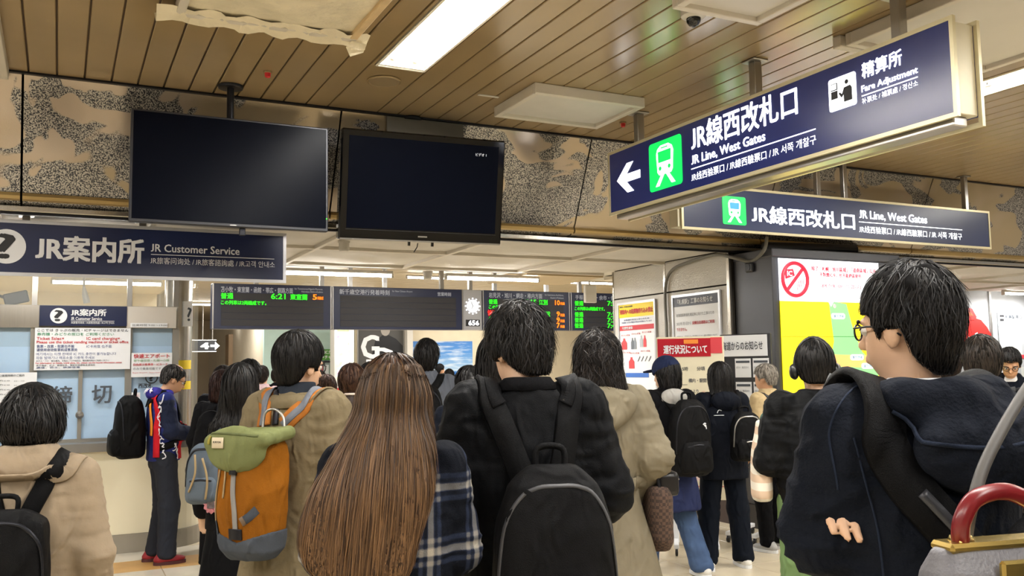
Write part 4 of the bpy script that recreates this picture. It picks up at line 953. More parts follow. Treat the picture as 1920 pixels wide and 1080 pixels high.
_, vs_ = PK.px(1462, 631); PK.rect(a, vs_ - .002, c, vs_ + .002, k_, m_ink, 'screen_seam', .012, .003)
PK.rect(KX0 + .0 - KX0, .24, KX1 - KX0, v0 - .03, k_, m_kio, 'lower_door', .0, .01)
# green land on the map
G = [(1552, 564), (1585, 570), (1600, 625), (1615, 660), (1645, 690), (1645, 800), (1500, 800), (1500, 735), (1520, 715), (1555, 680), (1562, 640)]
PK.shape([PK.px(*p) for p in G][::-1], scy, m_sg, 'map_land', .011, .002)
PK.shape([PK.px(*p) for p in ((1545, 664), (1645, 668), (1645, 690), (1545, 686))][::-1], scy, m_so, 'map_note', .0145, .002)
PK.shape([PK.px(*p) for p in ((1550, 564), (1556, 575), (1562, 564))][::-1], scy, m_sw, 'map_pointer', .0145, .002)
for (x_, y_) in ((1569, 593), (1604, 670), (1600, 699), (1590, 717), (1625, 686)):
    u_, v_ = PK.px(x_, y_); PK.shape(rrect(u_ - .09, v_ - .028, u_ + .09, v_ + .028, .026), scy, m_sb, 'map_label', .018, .002); PK.text('불가 안내', scy, m_pb, u_ - .06, v_ - .014, u_ + .06, v_ + .014, bold=.01, eps=.022, name='map_lettering')
for (x_, y_) in ((1562, 574), (1578, 703)): PK.shape(disc(.022, 14, 1., *PK.px(x_, y_)), scy, m_wtext, 'map_station', .018, .002)
# no-card symbol
uc, vc = PK.px(1489, 524); R_ = .155
ns = MB(); ns.tube([PK.p(uc + R_ * math.cos(a_), vc + R_ * math.sin(a_), .012) for a_ in np.linspace(0, 2 * math.pi, 41)], .019, 8, False); ns = ns.build('no_card_ring', m_sr, scr, True)
PK.shape([(uc - .12, vc - .0), (uc - .0, vc + .035), (uc - .02, vc + .10), (uc - .125, vc + .09)][::1], scr, m_sr, 'card_print', .011, .002); PK.text('IC', scr, m_sw, uc - .098, vc + .03, uc - .035, vc + .078, bold=.02, eps=.016)
PK.shape([(uc + .10, vc + .13), (uc + .125, vc + .105), (uc - .10, vc - .125), (uc - .125, vc - .10)], scr, m_sr, 'slash', .014, .003)
for k in range(4): PK.shape([(uc + .02 + .025 * k, vc - .10 + .016 * k), (uc + .028 + .025 * k, vc - .105 + .016 * k), (uc + .05 + .022 * k, vc - .02 + .01 * k), (uc + .04 + .022 * k, vc - .015 + .01 * k)], scr, m_sk, 'finger_print', .011, .002)
for (s_, mm, xl, yt, yb, xr, bo) in (('除了「札幌－旭川區域」「道南區域」以外', m_sr, 1519, 499, 508, 1640, .03), ('不對應IC卡，也不能跨區使用', m_sr, 1534, 511, 519, 1612, .03), ('내에 한해 이용 가능합니다', m_sr, 1536, 532, 540, 1612, .01), ('이용 가능합니다', m_sk, 1560, 550, 557, 1600, .01)):
    PK.ptext(s_, scr, mm, xl, yt, yb, xr, yb - 3, bold=bo, eps=.016)
q = MB(); p = at(1407, 502, x=KX0); q.box((KX0 - .03, p[1] - .06, p[2] - .045), (KX0 - .001, p[1] + .05, p[2] + .045), bev=.01); q.build('side_speaker', m_black, k_)
MB().tube([(KX0 - .034, p[1], p[2]), (KX0 - .028, p[1], p[2])], .03, 14).build('speaker_cone', m_bez, k_)
p = at(1440, 955, x=KX0); MB().box((KX0 - .012, p[1] - .12, .38), (KX0 - .001, p[1] + .12, .68), bev=.004).build('vent_grille', m_black, k_)
# dark roll of covering above it
tag(MB().tube([(6.0, 6.60, 2.66), (7.2, 6.62, 2.69)], .05, 10).build('cable_duct', m_dark, None, True), 'dark rounded duct resting on top of the kiosk', 'duct')

# ------------------------------------------------------------------ two wheeled notice boards
def wheel_board(A, B, zt, zb, label, face, legs=True):
    """upright board from floor point A to B (left to right as read)"""
    A, B = np.array(A, float), np.array(B, float); u = B - A; W_ = float(np.hypot(*u)); ang = math.atan2(u[1], u[0]); c = (A + B) / 2
    t = thing('notice_stand', label, 'notice board', (c[0], c[1], 0), ang)
    def loc(q, name, m, smooth_=False, par=None): return link(name, new_mesh(name, q.v, q.f, smooth_), par or t, m)
    loc(MB().box((-W_ / 2, 0, zb), (W_ / 2, .03, zt), bev=.004), 'panel', face)
    for x in (-W_ / 2 + .12, W_ / 2 - .12):
        loc(MB().box((x - .025, .032, .06), (x + .025, .07, zt - .1), bev=.004), 'upright', m_wtext)
        f_ = loc(MB().box((x - .02, -.24, .06), (x + .02, .30, .095), bev=.004), 'foot', m_wtext)
        for y in (-.22, .28):
            loc(MB().lathe((x - .012, y, .03), [(.012, 0), (.03, .003), (.03, .021), (.012, .024)], 16, 0), 'castor', m_black, True, f_)
    class LP:      # local plane on the board
        def text(s, st, m, u0, v0, u1, v1, bold=.01, e=.003):
            co, f = text_mesh(st, bold); lo, hi = co.min(0), co.max(0)
            V = np.stack([u0 + (co[:, 0] - lo[0]) / (hi[0] - lo[0]) * (u1 - u0), -e - .0003 * co[:, 2], v0 + (co[:, 1] - lo[1]) / (hi[1] - lo[1]) * (v1 - v0)], 1)
            link('lettering', new_mesh('lettering', V, f), t, m)
        def rect(s, u0, v0, u1, v1, m, name, e=.002):
            loc(MB().box((u0, -e, v0), (u1, .001, v1)), name, m)
    return t, LP(), W_
m_crm = mat('cream_board', '#e3dbbf', .25, var=.03); m_crd = mat('glossy_red', '#b01f2e', .12, coat=.5)
A, B = at(1232, 700, d=7.75), at(1359, 700, d=7.65)
t, lp, W_ = wheel_board(A[:2], B[:2], 1.79, .42, 'cream service status stand with glossy red heading before the pillar', m_crm)
lp.rect(-W_ / 2 + .01, 1.62, W_ / 2 - .11, 1.775, m_crd, 'red_heading', .006); lp.rect(W_ / 2 - .11, 1.645, W_ / 2 - .015, 1.78, m_pr, 'red_heading', .004)
lp.text('運行状況について', m_wtext, -W_ / 2 + .06, 1.645, W_ / 2 - .14, 1.72, .03, .009); lp.rect(-.05, 1.73, .07, 1.765, mat('orange_tag', '#e88a2a', .5), 'orange_tag', .010)
m_hw = mat('handwriting', '#3c4048', .6)
for i, (s_, y, x0, x1) in enumerate((('27日 5時　　分頃', 1.50, -.15, .12), ('線', 1.40, -.28, -.26), ('構内・駅間で発生した', 1.40, -.02, .28), ('の影響により', 1.31, -.1, .06), ('方面に', 1.20, -.1, .0), ('が発生しております。', 1.11, -.10, .2), ('ご迷惑をおかけしますこと', 1.01, -.12, .28), ('上げます。', .95, -.05, .1), ('遅れております。', .70, .05, .28), ('復旧までお待ち願います', .63, .02, .28), ('札幌駅', .44, .1, .2))):
    lp.text(s_, m_pr if i in (8, 9) else m_hw, x0, y, x1, y + .035, .012)
    lp.rect(-W_ / 2 + .05, y - .018, x0 - .01 if x0 > -.2 else x1, y - .015, m_hw, 'rule')
lp.rect(-.22, 1.30, -.10, 1.345, m_wtext, 'card_slip', .006);
lp.text('空港バス', m_pr, .09, 1.13, .13, 1.33, .02, .004); lp.rect(-W_ / 2 + .02, .58, W_ / 2 - .02, .77, mat('pink_slip', '#e8cfc8', .5), 'pink_slip', .0015); lp.rect(-W_ / 2 + .02, .53, W_ / 2 - .02, .535, m_pr, 'rule')
A, B = at(1352, 700, d=8.3), at(1447, 700, d=8.0)
t, lp, W_ = wheel_board(A[:2], B[:2], 1.82, .9, 'dark information stand with white heading strip beside the kiosk', m_bez)
lp.rect(-W_ / 2 + .01, 1.62, W_ / 2 - .03, 1.81, m_wtext, 'heading_paper', .006); lp.text('北海道からのお知らせ', m_hw, -W_ / 2 - .02, 1.675, W_ / 2 - .07, 1.755, .015, .009)
for i, (x, y) in enumerate(((-.1, 1.43), (.07, 1.43), (-.1, 1.22), (.07, 1.22), (-.1, 1.0), (.07, 1.0))): lp.rect(x, y, x + .15, y + .17, m_wtext, 'paper', .004); lp.rect(x + .01, y + .13, x + .14, y + .15, m_dk, 'paper_heading', .006); lp.text('お知らせ　運転見合わせ', m_pk, x + .01, y + .08, x + .13, y + .1, 0, .006)

# ------------------------------------------------------------------ right wall: plain red shape and area map
PR = Plane((0, 9.795, 0), (1, 0, 0))
m_rs = mat('red_print', '#c8231f', .4, var=.05, vscale=2)
dome = [(1756, 655), (1768, 625), (1784, 606), (1803, 596), (1820, 594), (1838, 600), (1850, 614), (1860, 634), (1835, 650), (1800, 665), (1765, 680)]
t = thing('red_poster', 'large plain red rounded cut-out with a pointed tip on grey wall', 'poster', PR.p(*PR.px(1810, 680)))
PR.shape([PR.px(*p) for p in dome][::-1], t, m_rs, 'dome', .002, .012)
PR.shape([PR.px(*p) for p in ((1803, 598), (1806, 584), (1813, 576), (1821, 580), (1829, 594), (1827, 600), (1812, 600))][::-1], t, m_rs, 'tip', .016, .006)
PR.shape([PR.px(*p) for p in ((1812, 592), (1816, 584), (1823, 592))][::-1], t, mat('ochre_print', '#b8612a', .5), 'tip_patch', .024, .002)
for P_ in (((1826, 626), (1831, 623), (1833, 632), (1827, 634)), ((1811, 634), (1815, 631), (1817, 636), (1812, 638)), ((1785, 645), (1789, 643), (1791, 650), (1786, 652))): PR.shape([PR.px(*p) for p in P_][::-1], t, m_wtext, 'white_mark', .016, .002)
a, v1 = PR.px(1869, 586); v0 = .7; c = a + 2.2
t = thing('area_map', 'pale grey area map panel with white heading on the right wall', 'map', PR.p(a + 1.1, v0)); PR.rect(a, v0, c, v1, t, mat('map_grey', '#aeb2b6', .45, var=.03), 'panel', .002, .02)
PR.rect(a + .02, v1 - .16, c - .02, v1 - .02, t, m_wtext, 'heading', .022, .004); PR.rect(a + .03, v1 - .14, a + .13, v1 - .04, t, m_ink, 'heading_icon', .028, .003); PR.rect(a + .035, v1 - .105, a + .125, v1 - .075, t, m_wtext, 'heading_icon', .032, .003)
PR.text('札幌駅周辺バスのりば案内', t, m_dk, a + .16, v1 - .105, a + 1.2, v1 - .035, bold=.02, eps=.03); PR.text('Sapporo Station Area Bus Stop Guide', t, m_dk, a + .16, v1 - .135, a + 1.0, v1 - .115, bold=.01, eps=.03)
for i, (x, y, w_, h_) in enumerate(((.08, .45, .12, .4), (.3, .3, .25, .55), (.65, .42, .3, .42), (1.1, .3, .4, .5), (.1, -.15, .3, .35), (.5, -.1, .5, .3), (1.1, -.1, .6, .3))): PR.rect(a + x, v1 - 1.1 + y, a + x + w_, v1 - 1.1 + y + h_, t, mat('map_block', '#c5c8c4', .5), 'map_block', .022, .003)
PR.rect(a + .70, v1 - .60, a + .92, v1 - .36, t, mat('map_blue', '#2f62c4', .5), 'map_badge', .027, .003); PR.text('Ⅲ番', t, m_wtext, a + .73, v1 - .47, a + .89, v1 - .4, bold=.02, eps=.034)
PR.rect(a + .42, v1 - .76, a + .7, v1 - .70, t, m_pr, 'map_red_mark', .027, .003); PR.rect(a + .15, v1 - .95, a + .3, v1 - .8, t, mat('map_pink', '#e0a59a', .5), 'map_pink_mark', .027, .003)
# ------------------------------------------------------------------ implicit surfaces: bodies, clothes, bags
f32 = np.float32
def nrm(q): return np.sqrt(np.einsum('ij,ij->i', q, q))
def smin(a, b, k):
    h = np.clip(.5 + .5 * (b - a) / k, 0, 1); return b + (a - b) * h - k * h * (1 - h)
def smax(a, b, k): return -smin(-a, -b, k)
def rcone(a, b, ra, rb):
    a = np.array(a, f32); b = np.array(b, f32); ba = b - a; L2 = f32(ba @ ba + 1e-9); ra = f32(ra); rb = f32(rb)
    def f(P):
        pa = P - a; t = np.clip(pa @ ba / L2, 0, 1); return nrm(pa - t[:, None] * ba) - (ra + (rb - ra) * t)
    return f
def ell(c, r, R=None):
    c = np.array(c, f32); r = np.array(r, f32)
    def f(P):
        q = P - c
        if R is not None: q = q @ R.astype(f32)
        k0 = nrm(q / r); k1 = nrm(q / (r * r)) + 1e-6; return k0 * (k0 - 1) / k1
    return f
def rbox(c, h, rad, R=None):
    c = np.array(c, f32); h = np.array(h, f32) - rad
    def f(P):
        q = P - c
        if R is not None: q = q @ R.astype(f32)
        q = np.abs(q) - h; return nrm(np.maximum(q, 0)) + np.minimum(q.max(1), 0) - rad
    return f
def cr_table(keys, n=10):
    K = np.array(keys, float); out = []
    for i in range(len(K) - 1):
        p0, p1, p2, p3 = K[max(i - 1, 0)], K[i], K[i + 1], K[min(i + 2, len(K) - 1)]
        for k in range(n):
            t = k / n; q = .5 * ((2 * p1) + (-p0 + p2) * t + (2 * p0 - 5 * p1 + 4 * p2 - p3) * t ** 2 + (-p0 + 3 * p1 - 3 * p2 + p3) * t ** 3); q[0] = p1[0] + (p2[0] - p1[0]) * t; out.append(q)
    out.append(K[-1]); return np.array(out)
def loft(keys, n=2.2, cap=.012, axis=2, open_cap=False):
    """keys: (z, cx, cy, rx, ry), z rising"""
    T_ = cr_table(keys); z0, z1 = T_[0, 0], T_[-1, 0]; T_[:, 3:] = np.maximum(T_[:, 3:], .004)
    def f(P):
        z = P[:, 2]; cx, cy, rx, ry = (np.interp(z, T_[:, 0], T_[:, i]) for i in (1, 2, 3, 4))
        x = P[:, 0] - cx; y = P[:, 1] - cy; k = (np.abs(x / rx) ** n + np.abs(y / ry) ** n) ** (1 / n) + 1e-6; r = np.hypot(x, y)
        d = np.where(k < .35, -(1 - k) * np.minimum(rx, ry), r * (1 - 1 / k)) * .9
        return smax(smax(d, z0 - z, cap), z - z1, cap)
    return f
def U(*fs, k=.03):
    def f(P):
        d = fs[0](P)
        for g in fs[1:]: d = smin(d, g(P), k)
        return d
    return f
def _h(i, j, k): 
    n = (i * 73856093) ^ (j * 19349663) ^ (k * 83492791); n = (n ^ (n >> 13)) * 1274126177; n = n ^ (n >> 16); return (n & 0xffff) / 65535.
def vnoise(P):
    P = np.asarray(P, float); i = np.floor(P).astype(np.int64); u = P - i; u = u * u * (3 - 2 * u); r = 0
    for a in (0, 1):
        for b in (0, 1):
            for c in (0, 1):
                w_ = (u[:, 0] if a else 1 - u[:, 0]) * (u[:, 1] if b else 1 - u[:, 1]) * (u[:, 2] if c else 1 - u[:, 2])
                r = r + w_ * _h(i[:, 0] + a, i[:, 1] + b, i[:, 2] + c)
    return r
def grad(f, P, e=.003):
    g = np.stack([f(P + np.array(d, f32) * e) - f(P - np.array(d, f32) * e) for d in ((1, 0, 0), (0, 1, 0), (0, 0, 1))], 1)
    return g / (np.linalg.norm(g, axis=1, keepdims=True) + 1e-9)
def surf(f, lo, hi, res):
    """surface nets of f over a box, evaluated finely only near the surface"""
    c = 4; lo = np.array(lo, float) - res * 2; n = np.ceil((np.array(hi) + res * 2 - lo) / (res * c)).astype(int)
    ax = [lo[i] + np.arange(n[i] + 1) * res * c for i in range(3)]
    G = np.stack(np.meshgrid(*ax, indexing='ij'), -1).reshape(-1, 3).astype(f32); D = f(G).reshape(n + 1)
    near = np.abs(D) < res * c * 1.8
    cell = np.zeros(n, bool); mn = np.full(n, 1e9); mxx = np.full(n, -1e9)
    for a in (0, 1):
        for b in (0, 1):
            for d in (0, 1):
                sl = (slice(a, a + n[0]), slice(b, b + n[1]), slice(d, d + n[2])); cell |= near[sl]; mn = np.minimum(mn, D[sl]); mxx = np.maximum(mxx, D[sl])
    cell |= (mn < 0) & (mxx > 0)
    m = n * c
    low = D[:-1, :-1, :-1]
    big = np.repeat(np.repeat(np.repeat(low, c, 0), c, 1), c, 2).astype(f32); msk = np.repeat(np.repeat(np.repeat(cell, c, 0), c, 1), c, 2)
    idx = np.argwhere(msk); P = (lo + idx * res).astype(f32)
    big[msk] = f(P)
    S = big < 0
    A = np.zeros(m - 1, dtype=np.int8)
    corners = [(a, b, d) for a in (0, 1) for b in (0, 1) for d in (0, 1)]
    for a, b, d in corners: A += S[a:a + m[0] - 1, b:b + m[1] - 1, d:d + m[2] - 1]
    act = (A > 0) & (A < 8); ci = np.argwhere(act); N_ = len(ci)
    if N_ == 0: return np.zeros((0, 3), f32), np.zeros((0, 4), np.int32)
    vid = np.full(m - 1, -1, np.int32); vid[act] = np.arange(N_)
    acc = np.zeros((N_, 3)); cnt = np.zeros(N_)
    for p in corners:
        for q in range(3):
            if p[q]: continue
            r = list(p); r[q] = 1
            d0 = big[ci[:, 0] + p[0], ci[:, 1] + p[1], ci[:, 2] + p[2]]; d1 = big[ci[:, 0] + r[0], ci[:, 1] + r[1], ci[:, 2] + r[2]]
            x = (d0 < 0) != (d1 < 0); t = np.where(x, d0 / (d0 - d1 + 1e-12), 0); v = np.array(p, float)[None] + np.zeros((N_, 3)); v[:, q] += t
            acc += v * x[:, None]; cnt += x
    V = lo + (ci + acc / cnt[:, None]) * res
    Q = []
    for q in range(3):
        o1, o2 = [(1, 2), (2, 0), (0, 1)][q]
        s0 = [slice(1, m[i] - 1) for i in range(3)]; s0[q] = slice(0, m[q] - 1); s1 = list(s0); s1[q] = slice(1, m[q])
        a, b = S[tuple(s0)], S[tuple(s1)]; e = np.argwhere(a != b); 
        if not len(e): continue
        off = np.ones(3, int); off[q] = 0; flip = a[tuple(e.T)]; e = e + off
        def cidx(d1_, d2_):
            k = e.copy(); k[:, o1] -= d1_; k[:, o2] -= d2_; return vid[k[:, 0], k[:, 1], k[:, 2]]
        qd = np.stack([cidx(1, 1), cidx(0, 1), cidx(0, 0), cidx(1, 0)], 1); qd[~flip] = qd[~flip][:, ::-1]; Q.append(qd)
    F = np.concatenate(Q); F = F[(F >= 0).all(1)]
    return V.astype(f32), F
def wrinkle(V, f, amp, freq=(9, 9, 5), seed=0., hot=(), hamp=0.):
    if amp <= 0: return V
    g = grad(f, V); P = V * np.array(freq) + seed
    P = P + 1.1 * np.stack([vnoise(P * .7 + 5), vnoise(P * .7 + 11), vnoise(P * .7 + 23)], 1)
    n1 = 1 - np.abs(2 * vnoise(P) - 1) ** .8; n2 = 1 - np.abs(2 * vnoise(P * 2.3 + 7) - 1)
    d = (n1 - .55) * amp + (n2 - .5) * amp * .35
    for c, r in hot:
        w_ = np.exp(-(np.linalg.norm(V - np.array(c), axis=1) / r) ** 2); q = V * np.array([13, 13, 34]) + seed; q = q + .8 * vnoise(q * .5)[:, None]
        d = d + w_ * (1 - np.abs(2 * vnoise(q) - 1) - .5) * hamp
    return (V + g * d[:, None]).astype(f32)
def project(f, P, off, it=3):
    P = np.array(P, f32)
    for _ in range(it):
        g = grad(f, P); P = P - (f(P) - off)[:, None] * g
    return P, grad(f, P)
def crom(P, n=8):
    return np.array(smooth(P, n))
def band(f, path, width, thick=.006, off=.003, n=8, taper=None, free=False):
    """a flat strap lying on the surface f along a path"""
    C_ = crom(path, n)
    if free: P = C_; g = grad(f, P.astype(f32), .01)
    else: P, g = project(f, C_, off)
    t = np.gradient(P, axis=0); t /= np.linalg.norm(t, axis=1, keepdims=True) + 1e-9
    s = np.cross(g, t); s /= np.linalg.norm(s, axis=1, keepdims=True) + 1e-9; g = np.cross(t, s)
    w_ = np.full(len(P), width / 2) if taper is None else np.interp(np.linspace(0, 1, len(P)), np.linspace(0, 1, len(taper)), taper) / 2
    rings = [P - s * w_[:, None], P - s * w_[:, None] * .92 + g * thick, P + s * w_[:, None] * .92 + g * thick, P + s * w_[:, None]]
    V = np.stack(rings, 1).reshape(-1, 3); m = len(P); F = []
    for i in range(m - 1):
        for k in range(4): F.append((i * 4 + k, i * 4 + (k + 1) % 4, (i + 1) * 4 + (k + 1) % 4, (i + 1) * 4 + k))
    F += [(3, 2, 1, 0), tuple((m - 1) * 4 + k for k in range(4))]
    return V, F
def Rz(a): c, s = math.cos(a), math.sin(a); return np.array([[c, -s, 0], [s, c, 0], [0, 0, 1.]])
def Rx(a): c, s = math.cos(a), math.sin(a); return np.array([[1, 0, 0], [0, c, -s], [0, s, c]])
def Ry(a): c, s = math.cos(a), math.sin(a); return np.array([[c, 0, s], [0, 1, 0], [-s, 0, c]])
ARMS = {'hang': ((.225, -.02, 1.11), (.225, .07, .87)), 'phone': ((.235, -.02, 1.12), (.09, .25, 1.12)), 'cross': ((.25, .05, 1.12), (-.06, .20, 1.14)),
        'pocket': ((.27, -.07, 1.12), (.19, .09, .93)), 'hold': ((.235, .02, 1.12), (.16, .26, 1.05))}
SKIN = mat('skin', '#c99a78', .5, var=.05, vscale=20, spec=.4)
SKIN2 = mat('skin_fair', '#d8b091', .5, var=.05, vscale=20, spec=.4)
def fabric(name, col, rough=.85, bump=.25, bscale=350, var=.08, vs=5, sheen=0., crease=.9):
    if name in MATS: return MATS[name]
    m = mat(name, col, rough, bump=bump, bscale=bscale, var=var, vscale=vs, sheen=sheen, spec=.12); bp0 = [n for n in m.node_tree.nodes if n.type == 'BUMP'][0]
    tc = N(m, 'ShaderNodeTexCoord'); mp = N(m, 'ShaderNodeMapping'); mp.inputs['Scale'].default_value = (1, 1, .55); mp.inputs['Rotation'].default_value = (.3, .5, .2); L(m, tc.outputs['Object'], mp.inputs[0])
    nz = N(m, 'ShaderNodeTexNoise', Scale=11., Detail=3., Distortion=1.4); nz.noise_type = 'RIDGED_MULTIFRACTAL'; L(m, mp.outputs[0], nz.inputs['Vector'])
    b2 = N(m, 'ShaderNodeBump', Strength=crease, Distance=.022); L(m, nz.outputs['Fac'], b2.inputs['Height']); L(m, b2.outputs[0], bp0.inputs['Normal'])
    return m
def hair_mat(name, c0, c1, rough=.5, base=.75):
    if name in MATS: return MATS[name]
    m = mat(name, c0, rough, spec=.3); b = bsdf(m); gn = N(m, 'ShaderNodeNewGeometry'); r = N(m, 'ShaderNodeValToRGB'); e = r.color_ramp.elements
    e[0].color = lin(c0) + [1]; e[1].color = lin(c1) + [1]; L(m, gn.outputs['Random Per Island'], r.inputs[0]); L(m, r.outputs[0], b.inputs['Base Color'])
    m['c0'] = [c * base for c in lin(c0)]
    return m
H_BLACK = hair_mat('black_hair', '#080707', '#171312'); H_BROWN = hair_mat('dark_brown_hair', '#150e0b', '#2c1d16'); H_GREY = hair_mat('grey_hair', '#6d675f', '#a39b90'); H_CHEST = hair_mat('chestnut_hair', '#2c1a12', '#523520')
class Person:
    def __init__(s, label, x, y, heading, h, res=.012, skin=SKIN, yaw=0., pitch=0., arms=('hang', 'hang'), fwd=0., build=1., legs=None, head_k=1., bres=1.5):
        s.k = h / 1.70; s.res = res / s.k; s.b = build; s.skin = skin; s.bres = bres; s.seed = (x * 7.3 + y * 3.1) % 50
        s.root = thing('person', label, 'person', (x, y, 0), -math.radians(heading)); s.x, s.y, s.hd = x, y, math.radians(heading)
        s.hdir = {}; s.HP = np.array([0, .0 + fwd, 1.465 - .25 * abs(fwd)]); s.HR = Rz(-math.radians(yaw)) @ Rx(-math.radians(pitch)); s.hk = head_k
        J = {}
        for i, sd in enumerate((-1, 1)):
            a = arms[i]; e, w_ = ARMS[a] if isinstance(a, str) else a
            m = lambda q: np.array([q[0] * sd, q[1], q[2]])
            J[sd] = (np.array([.165 * sd * build, -.01, 1.375]), m(e), m(w_))
        s.J = J
        s.legs = legs or {sd: (np.array([.09 * sd, 0, .9]), np.array([.10 * sd, .02, .48]), np.array([.11 * sd, -.02, .09])) for sd in (-1, 1)}
    # ---- linking
    def add(s, name, V, F, m, parent=None, smooth_=True, world_root=None):
        V = np.asarray(V, f32) * s.k
        return link(name, new_mesh(name, V, F, smooth_), parent or s.root, m)
    def hl(s, q): return (np.asarray(q) * s.hk) @ s.HR.T + s.HP       # head-local -> canonical
    def head_f(s, g): 
        R_ = s.HR.astype(f32); HP = s.HP.astype(f32); hk = s.hk
        return lambda P: g((P - HP) @ R_ / hk) * hk
    def head_sdf(s):
        f = U(ell((0, -.012, .135), (.075, .094, .098)), ell((0, .03, .065), (.056, .062, .078)), k=.03)
        nose = rcone((0, .088, .105), (0, .106, .072), .008, .012); ears = [ell((a * .076, -.008, .088), (.010, .020, .032)) for a in (-1, 1)]
        lip = ell((0, .088, .038), (.024, .010, .009)); brow = ell((0, .078, .122), (.05, .018, .012)); eyes = [ell((a * .032, .088, .103), (.016, .012, .010)) for a in (-1, 1)]
        def g(P):
            d = f(P); d = smin(d, brow(P), .015); 
            for e in eyes: d = smax(d, -e(P), .012)
            d = smin(d, nose(P), .014); d = smin(d, lip(P), .01)
            for e in ears: d = smin(d, e(P), .008)
            return d
        return g
    def body(s, hands=True, torso=True):
        P_ = s.J; hs = s.head_f(s.head_sdf()); nb = s.HP + np.array([0, .0, .03])
        fs = [rcone((0, -.02, 1.38), nb, .058, .052)]
        fs.append(loft([(.86, 0, 0, .14, .095), (1.0, 0, 0, .125, .085), (1.22, 0, 0, .145, .095), (1.36, 0, -.01, .14, .075), (1.42, 0, -.01, .07, .06)]))
        hf = []
        for sd in (-1, 1):
            sh, el, wr = P_[sd]; fs += [rcone(sh * [.9, 1, .99], el, .042, .036), rcone(el, wr, .036, .026)]
            hp, kn, an = s.legs[sd]; fs += [rcone(hp, kn, .07, .045), rcone(kn, an, .042, .03), rcone(an + [0, -.02, -.03], an + [0, .10, -.055], .03, .025)]
            if hands:
                d = s.hdir.get(sd, wr - el); d = d / np.linalg.norm(d); side = np.cross(d, [0, 0, 1.]); side /= np.linalg.norm(side) + 1e-6
                upv = np.cross(side, d)
                pc = wr + d * .05
                B = np.stack([side, d, upv], 1)
                hf.append(rbox(pc, (.038, .048, .013), .012, B)); fs_ = []
                for j, (ox, ln) in enumerate(((-.031, .062), (-.0105, .075), (.0105, .07), (.031, .052))):
                    a = pc + side * ox + d * .046; b_ = a + d * ln * .55 - upv * ln * .12; c = b_ + d * ln * .30 - upv * ln * .42; hf += [rcone(a, b_, .0095, .009), rcone(b_, c, .009, .0075)]
                a = pc - side * sd * .036 - d * .02; b_ = a - side * sd * .02 + d * .035 - upv * .01; c = b_ + d * .03 - upv * .012; hf += [rcone(a, b_, .013, .011), rcone(b_, c, .011, .009)]
        base = U(*fs, k=.035)
        def g(P):
            d = smin(base(P), hs(P), .02)
            for h_ in hf: d = smin(d, h_(P), .006)
            return d
        lo = np.array([-.42, -.32, .0]); hi = np.array([.42, .5, 1.76]); hi[2] = max(1.72, s.HP[2] + .27)
        V, F = surf(g, lo, hi, s.res * s.bres); s.add('body', V, F, s.skin); return g
    # ---- clothes
    def top(s, m, keys, sleeve=(.072, .062, .05), name='jacket', amp=.006, k=.032, cuff=1.0, extra=(), lo=None, hi=None, n=2.3, freq=(9, 9, 5), hamp=.012):
        b = s.b; fs = [loft([(z, cx, cy, rx * b, ry) for z, cx, cy, rx, ry in keys], n)]
        hot = []
        for sd in (-1, 1):
            sh, el, wr = s.J[sd]; w2 = el + (wr - el) * cuff
            fs += [rcone(sh, el, sleeve[0], sleeve[1]), rcone(el, w2, sleeve[1], sleeve[2])]; hot += [(el, .13), (sh + [0, 0, -.06], .11)]
        f = U(*fs, *extra, k=k); z0 = keys[0][0]
        lo = np.array([-.5, -.42, z0 - .02]) if lo is None else lo; hi = np.array([.5, .46, 1.6]) if hi is None else hi
        V, F = surf(f, lo, hi, s.res); V = wrinkle(V, f, amp, freq, s.seed, hot, hamp); s.cloth = f; s.top_o = s.add(name, V, F, m); return f
    def trousers(s, m, r=(.095, .075, .065), amp=.006, name='trousers', hem=.06, waist=.98, wr=.15):
        fs = [loft([(waist - .18, 0, 0, wr, .115), (waist - .08, 0, 0, wr, .115), (waist, 0, 0, wr - .02, .10)])]; hot = []
        for sd in (-1, 1):
            hp, kn, an = s.legs[sd]; a2 = an + [0, 0, hem - .09]; fs += [rcone(hp, kn, r[0], r[1]), rcone(kn, a2, r[1], r[2])]; hot += [(kn, .14), (a2, .14)]
        f = U(*fs, k=.03); zz = [s.legs[sd][2][2] for sd in (-1, 1)]
        g = lambda P: smax(f(P), (min(zz) + hem - .10) - P[:, 2], .01)
        V, F = surf(g, (-.4, -.5, 0), (.4, .5, waist + .02), max(s.res * 1.4, .016)); V = wrinkle(V, g, amp, (9, 9, 6), s.seed, hot, .012); s.add(name, V, F, m); return g
    def shoes(s, m, ms=None, big=1.):
        for sd in (-1, 1):
            an = s.legs[sd][2]; c = an * [1, 1, 0]; q = U(ell(c + [0, .03, .04], (.045 * big, .13 * big, .035)), rcone(c + [0, -.05, .045], c + [0, -.045, .07], .038, .036), k=.03)
            z0 = an[2] - .09
            g = lambda P: smax(q(P - np.array([0, 0, z0], f32)), z0 + .012 - P[:, 2], .006)
            V, F = surf(g, c + [-.08, -.16, z0], c + [.08, .22, z0 + .16], max(.011, s.res * 1.1)); o_ = s.add('shoe', V, F, m)
            q_ = MB().prism([(.047 * big * math.copysign(abs(math.cos(a)) ** .8, math.cos(a)), .03 + .132 * big * math.sin(a)) for a in np.linspace(0, 2 * math.pi, 24, False)], c + [0, 0, z0], (1, 0, 0), (0, 1, 0), .026); s.add('sole', np.array(q_.v), q_.f, ms or m_wtext, o_, False)
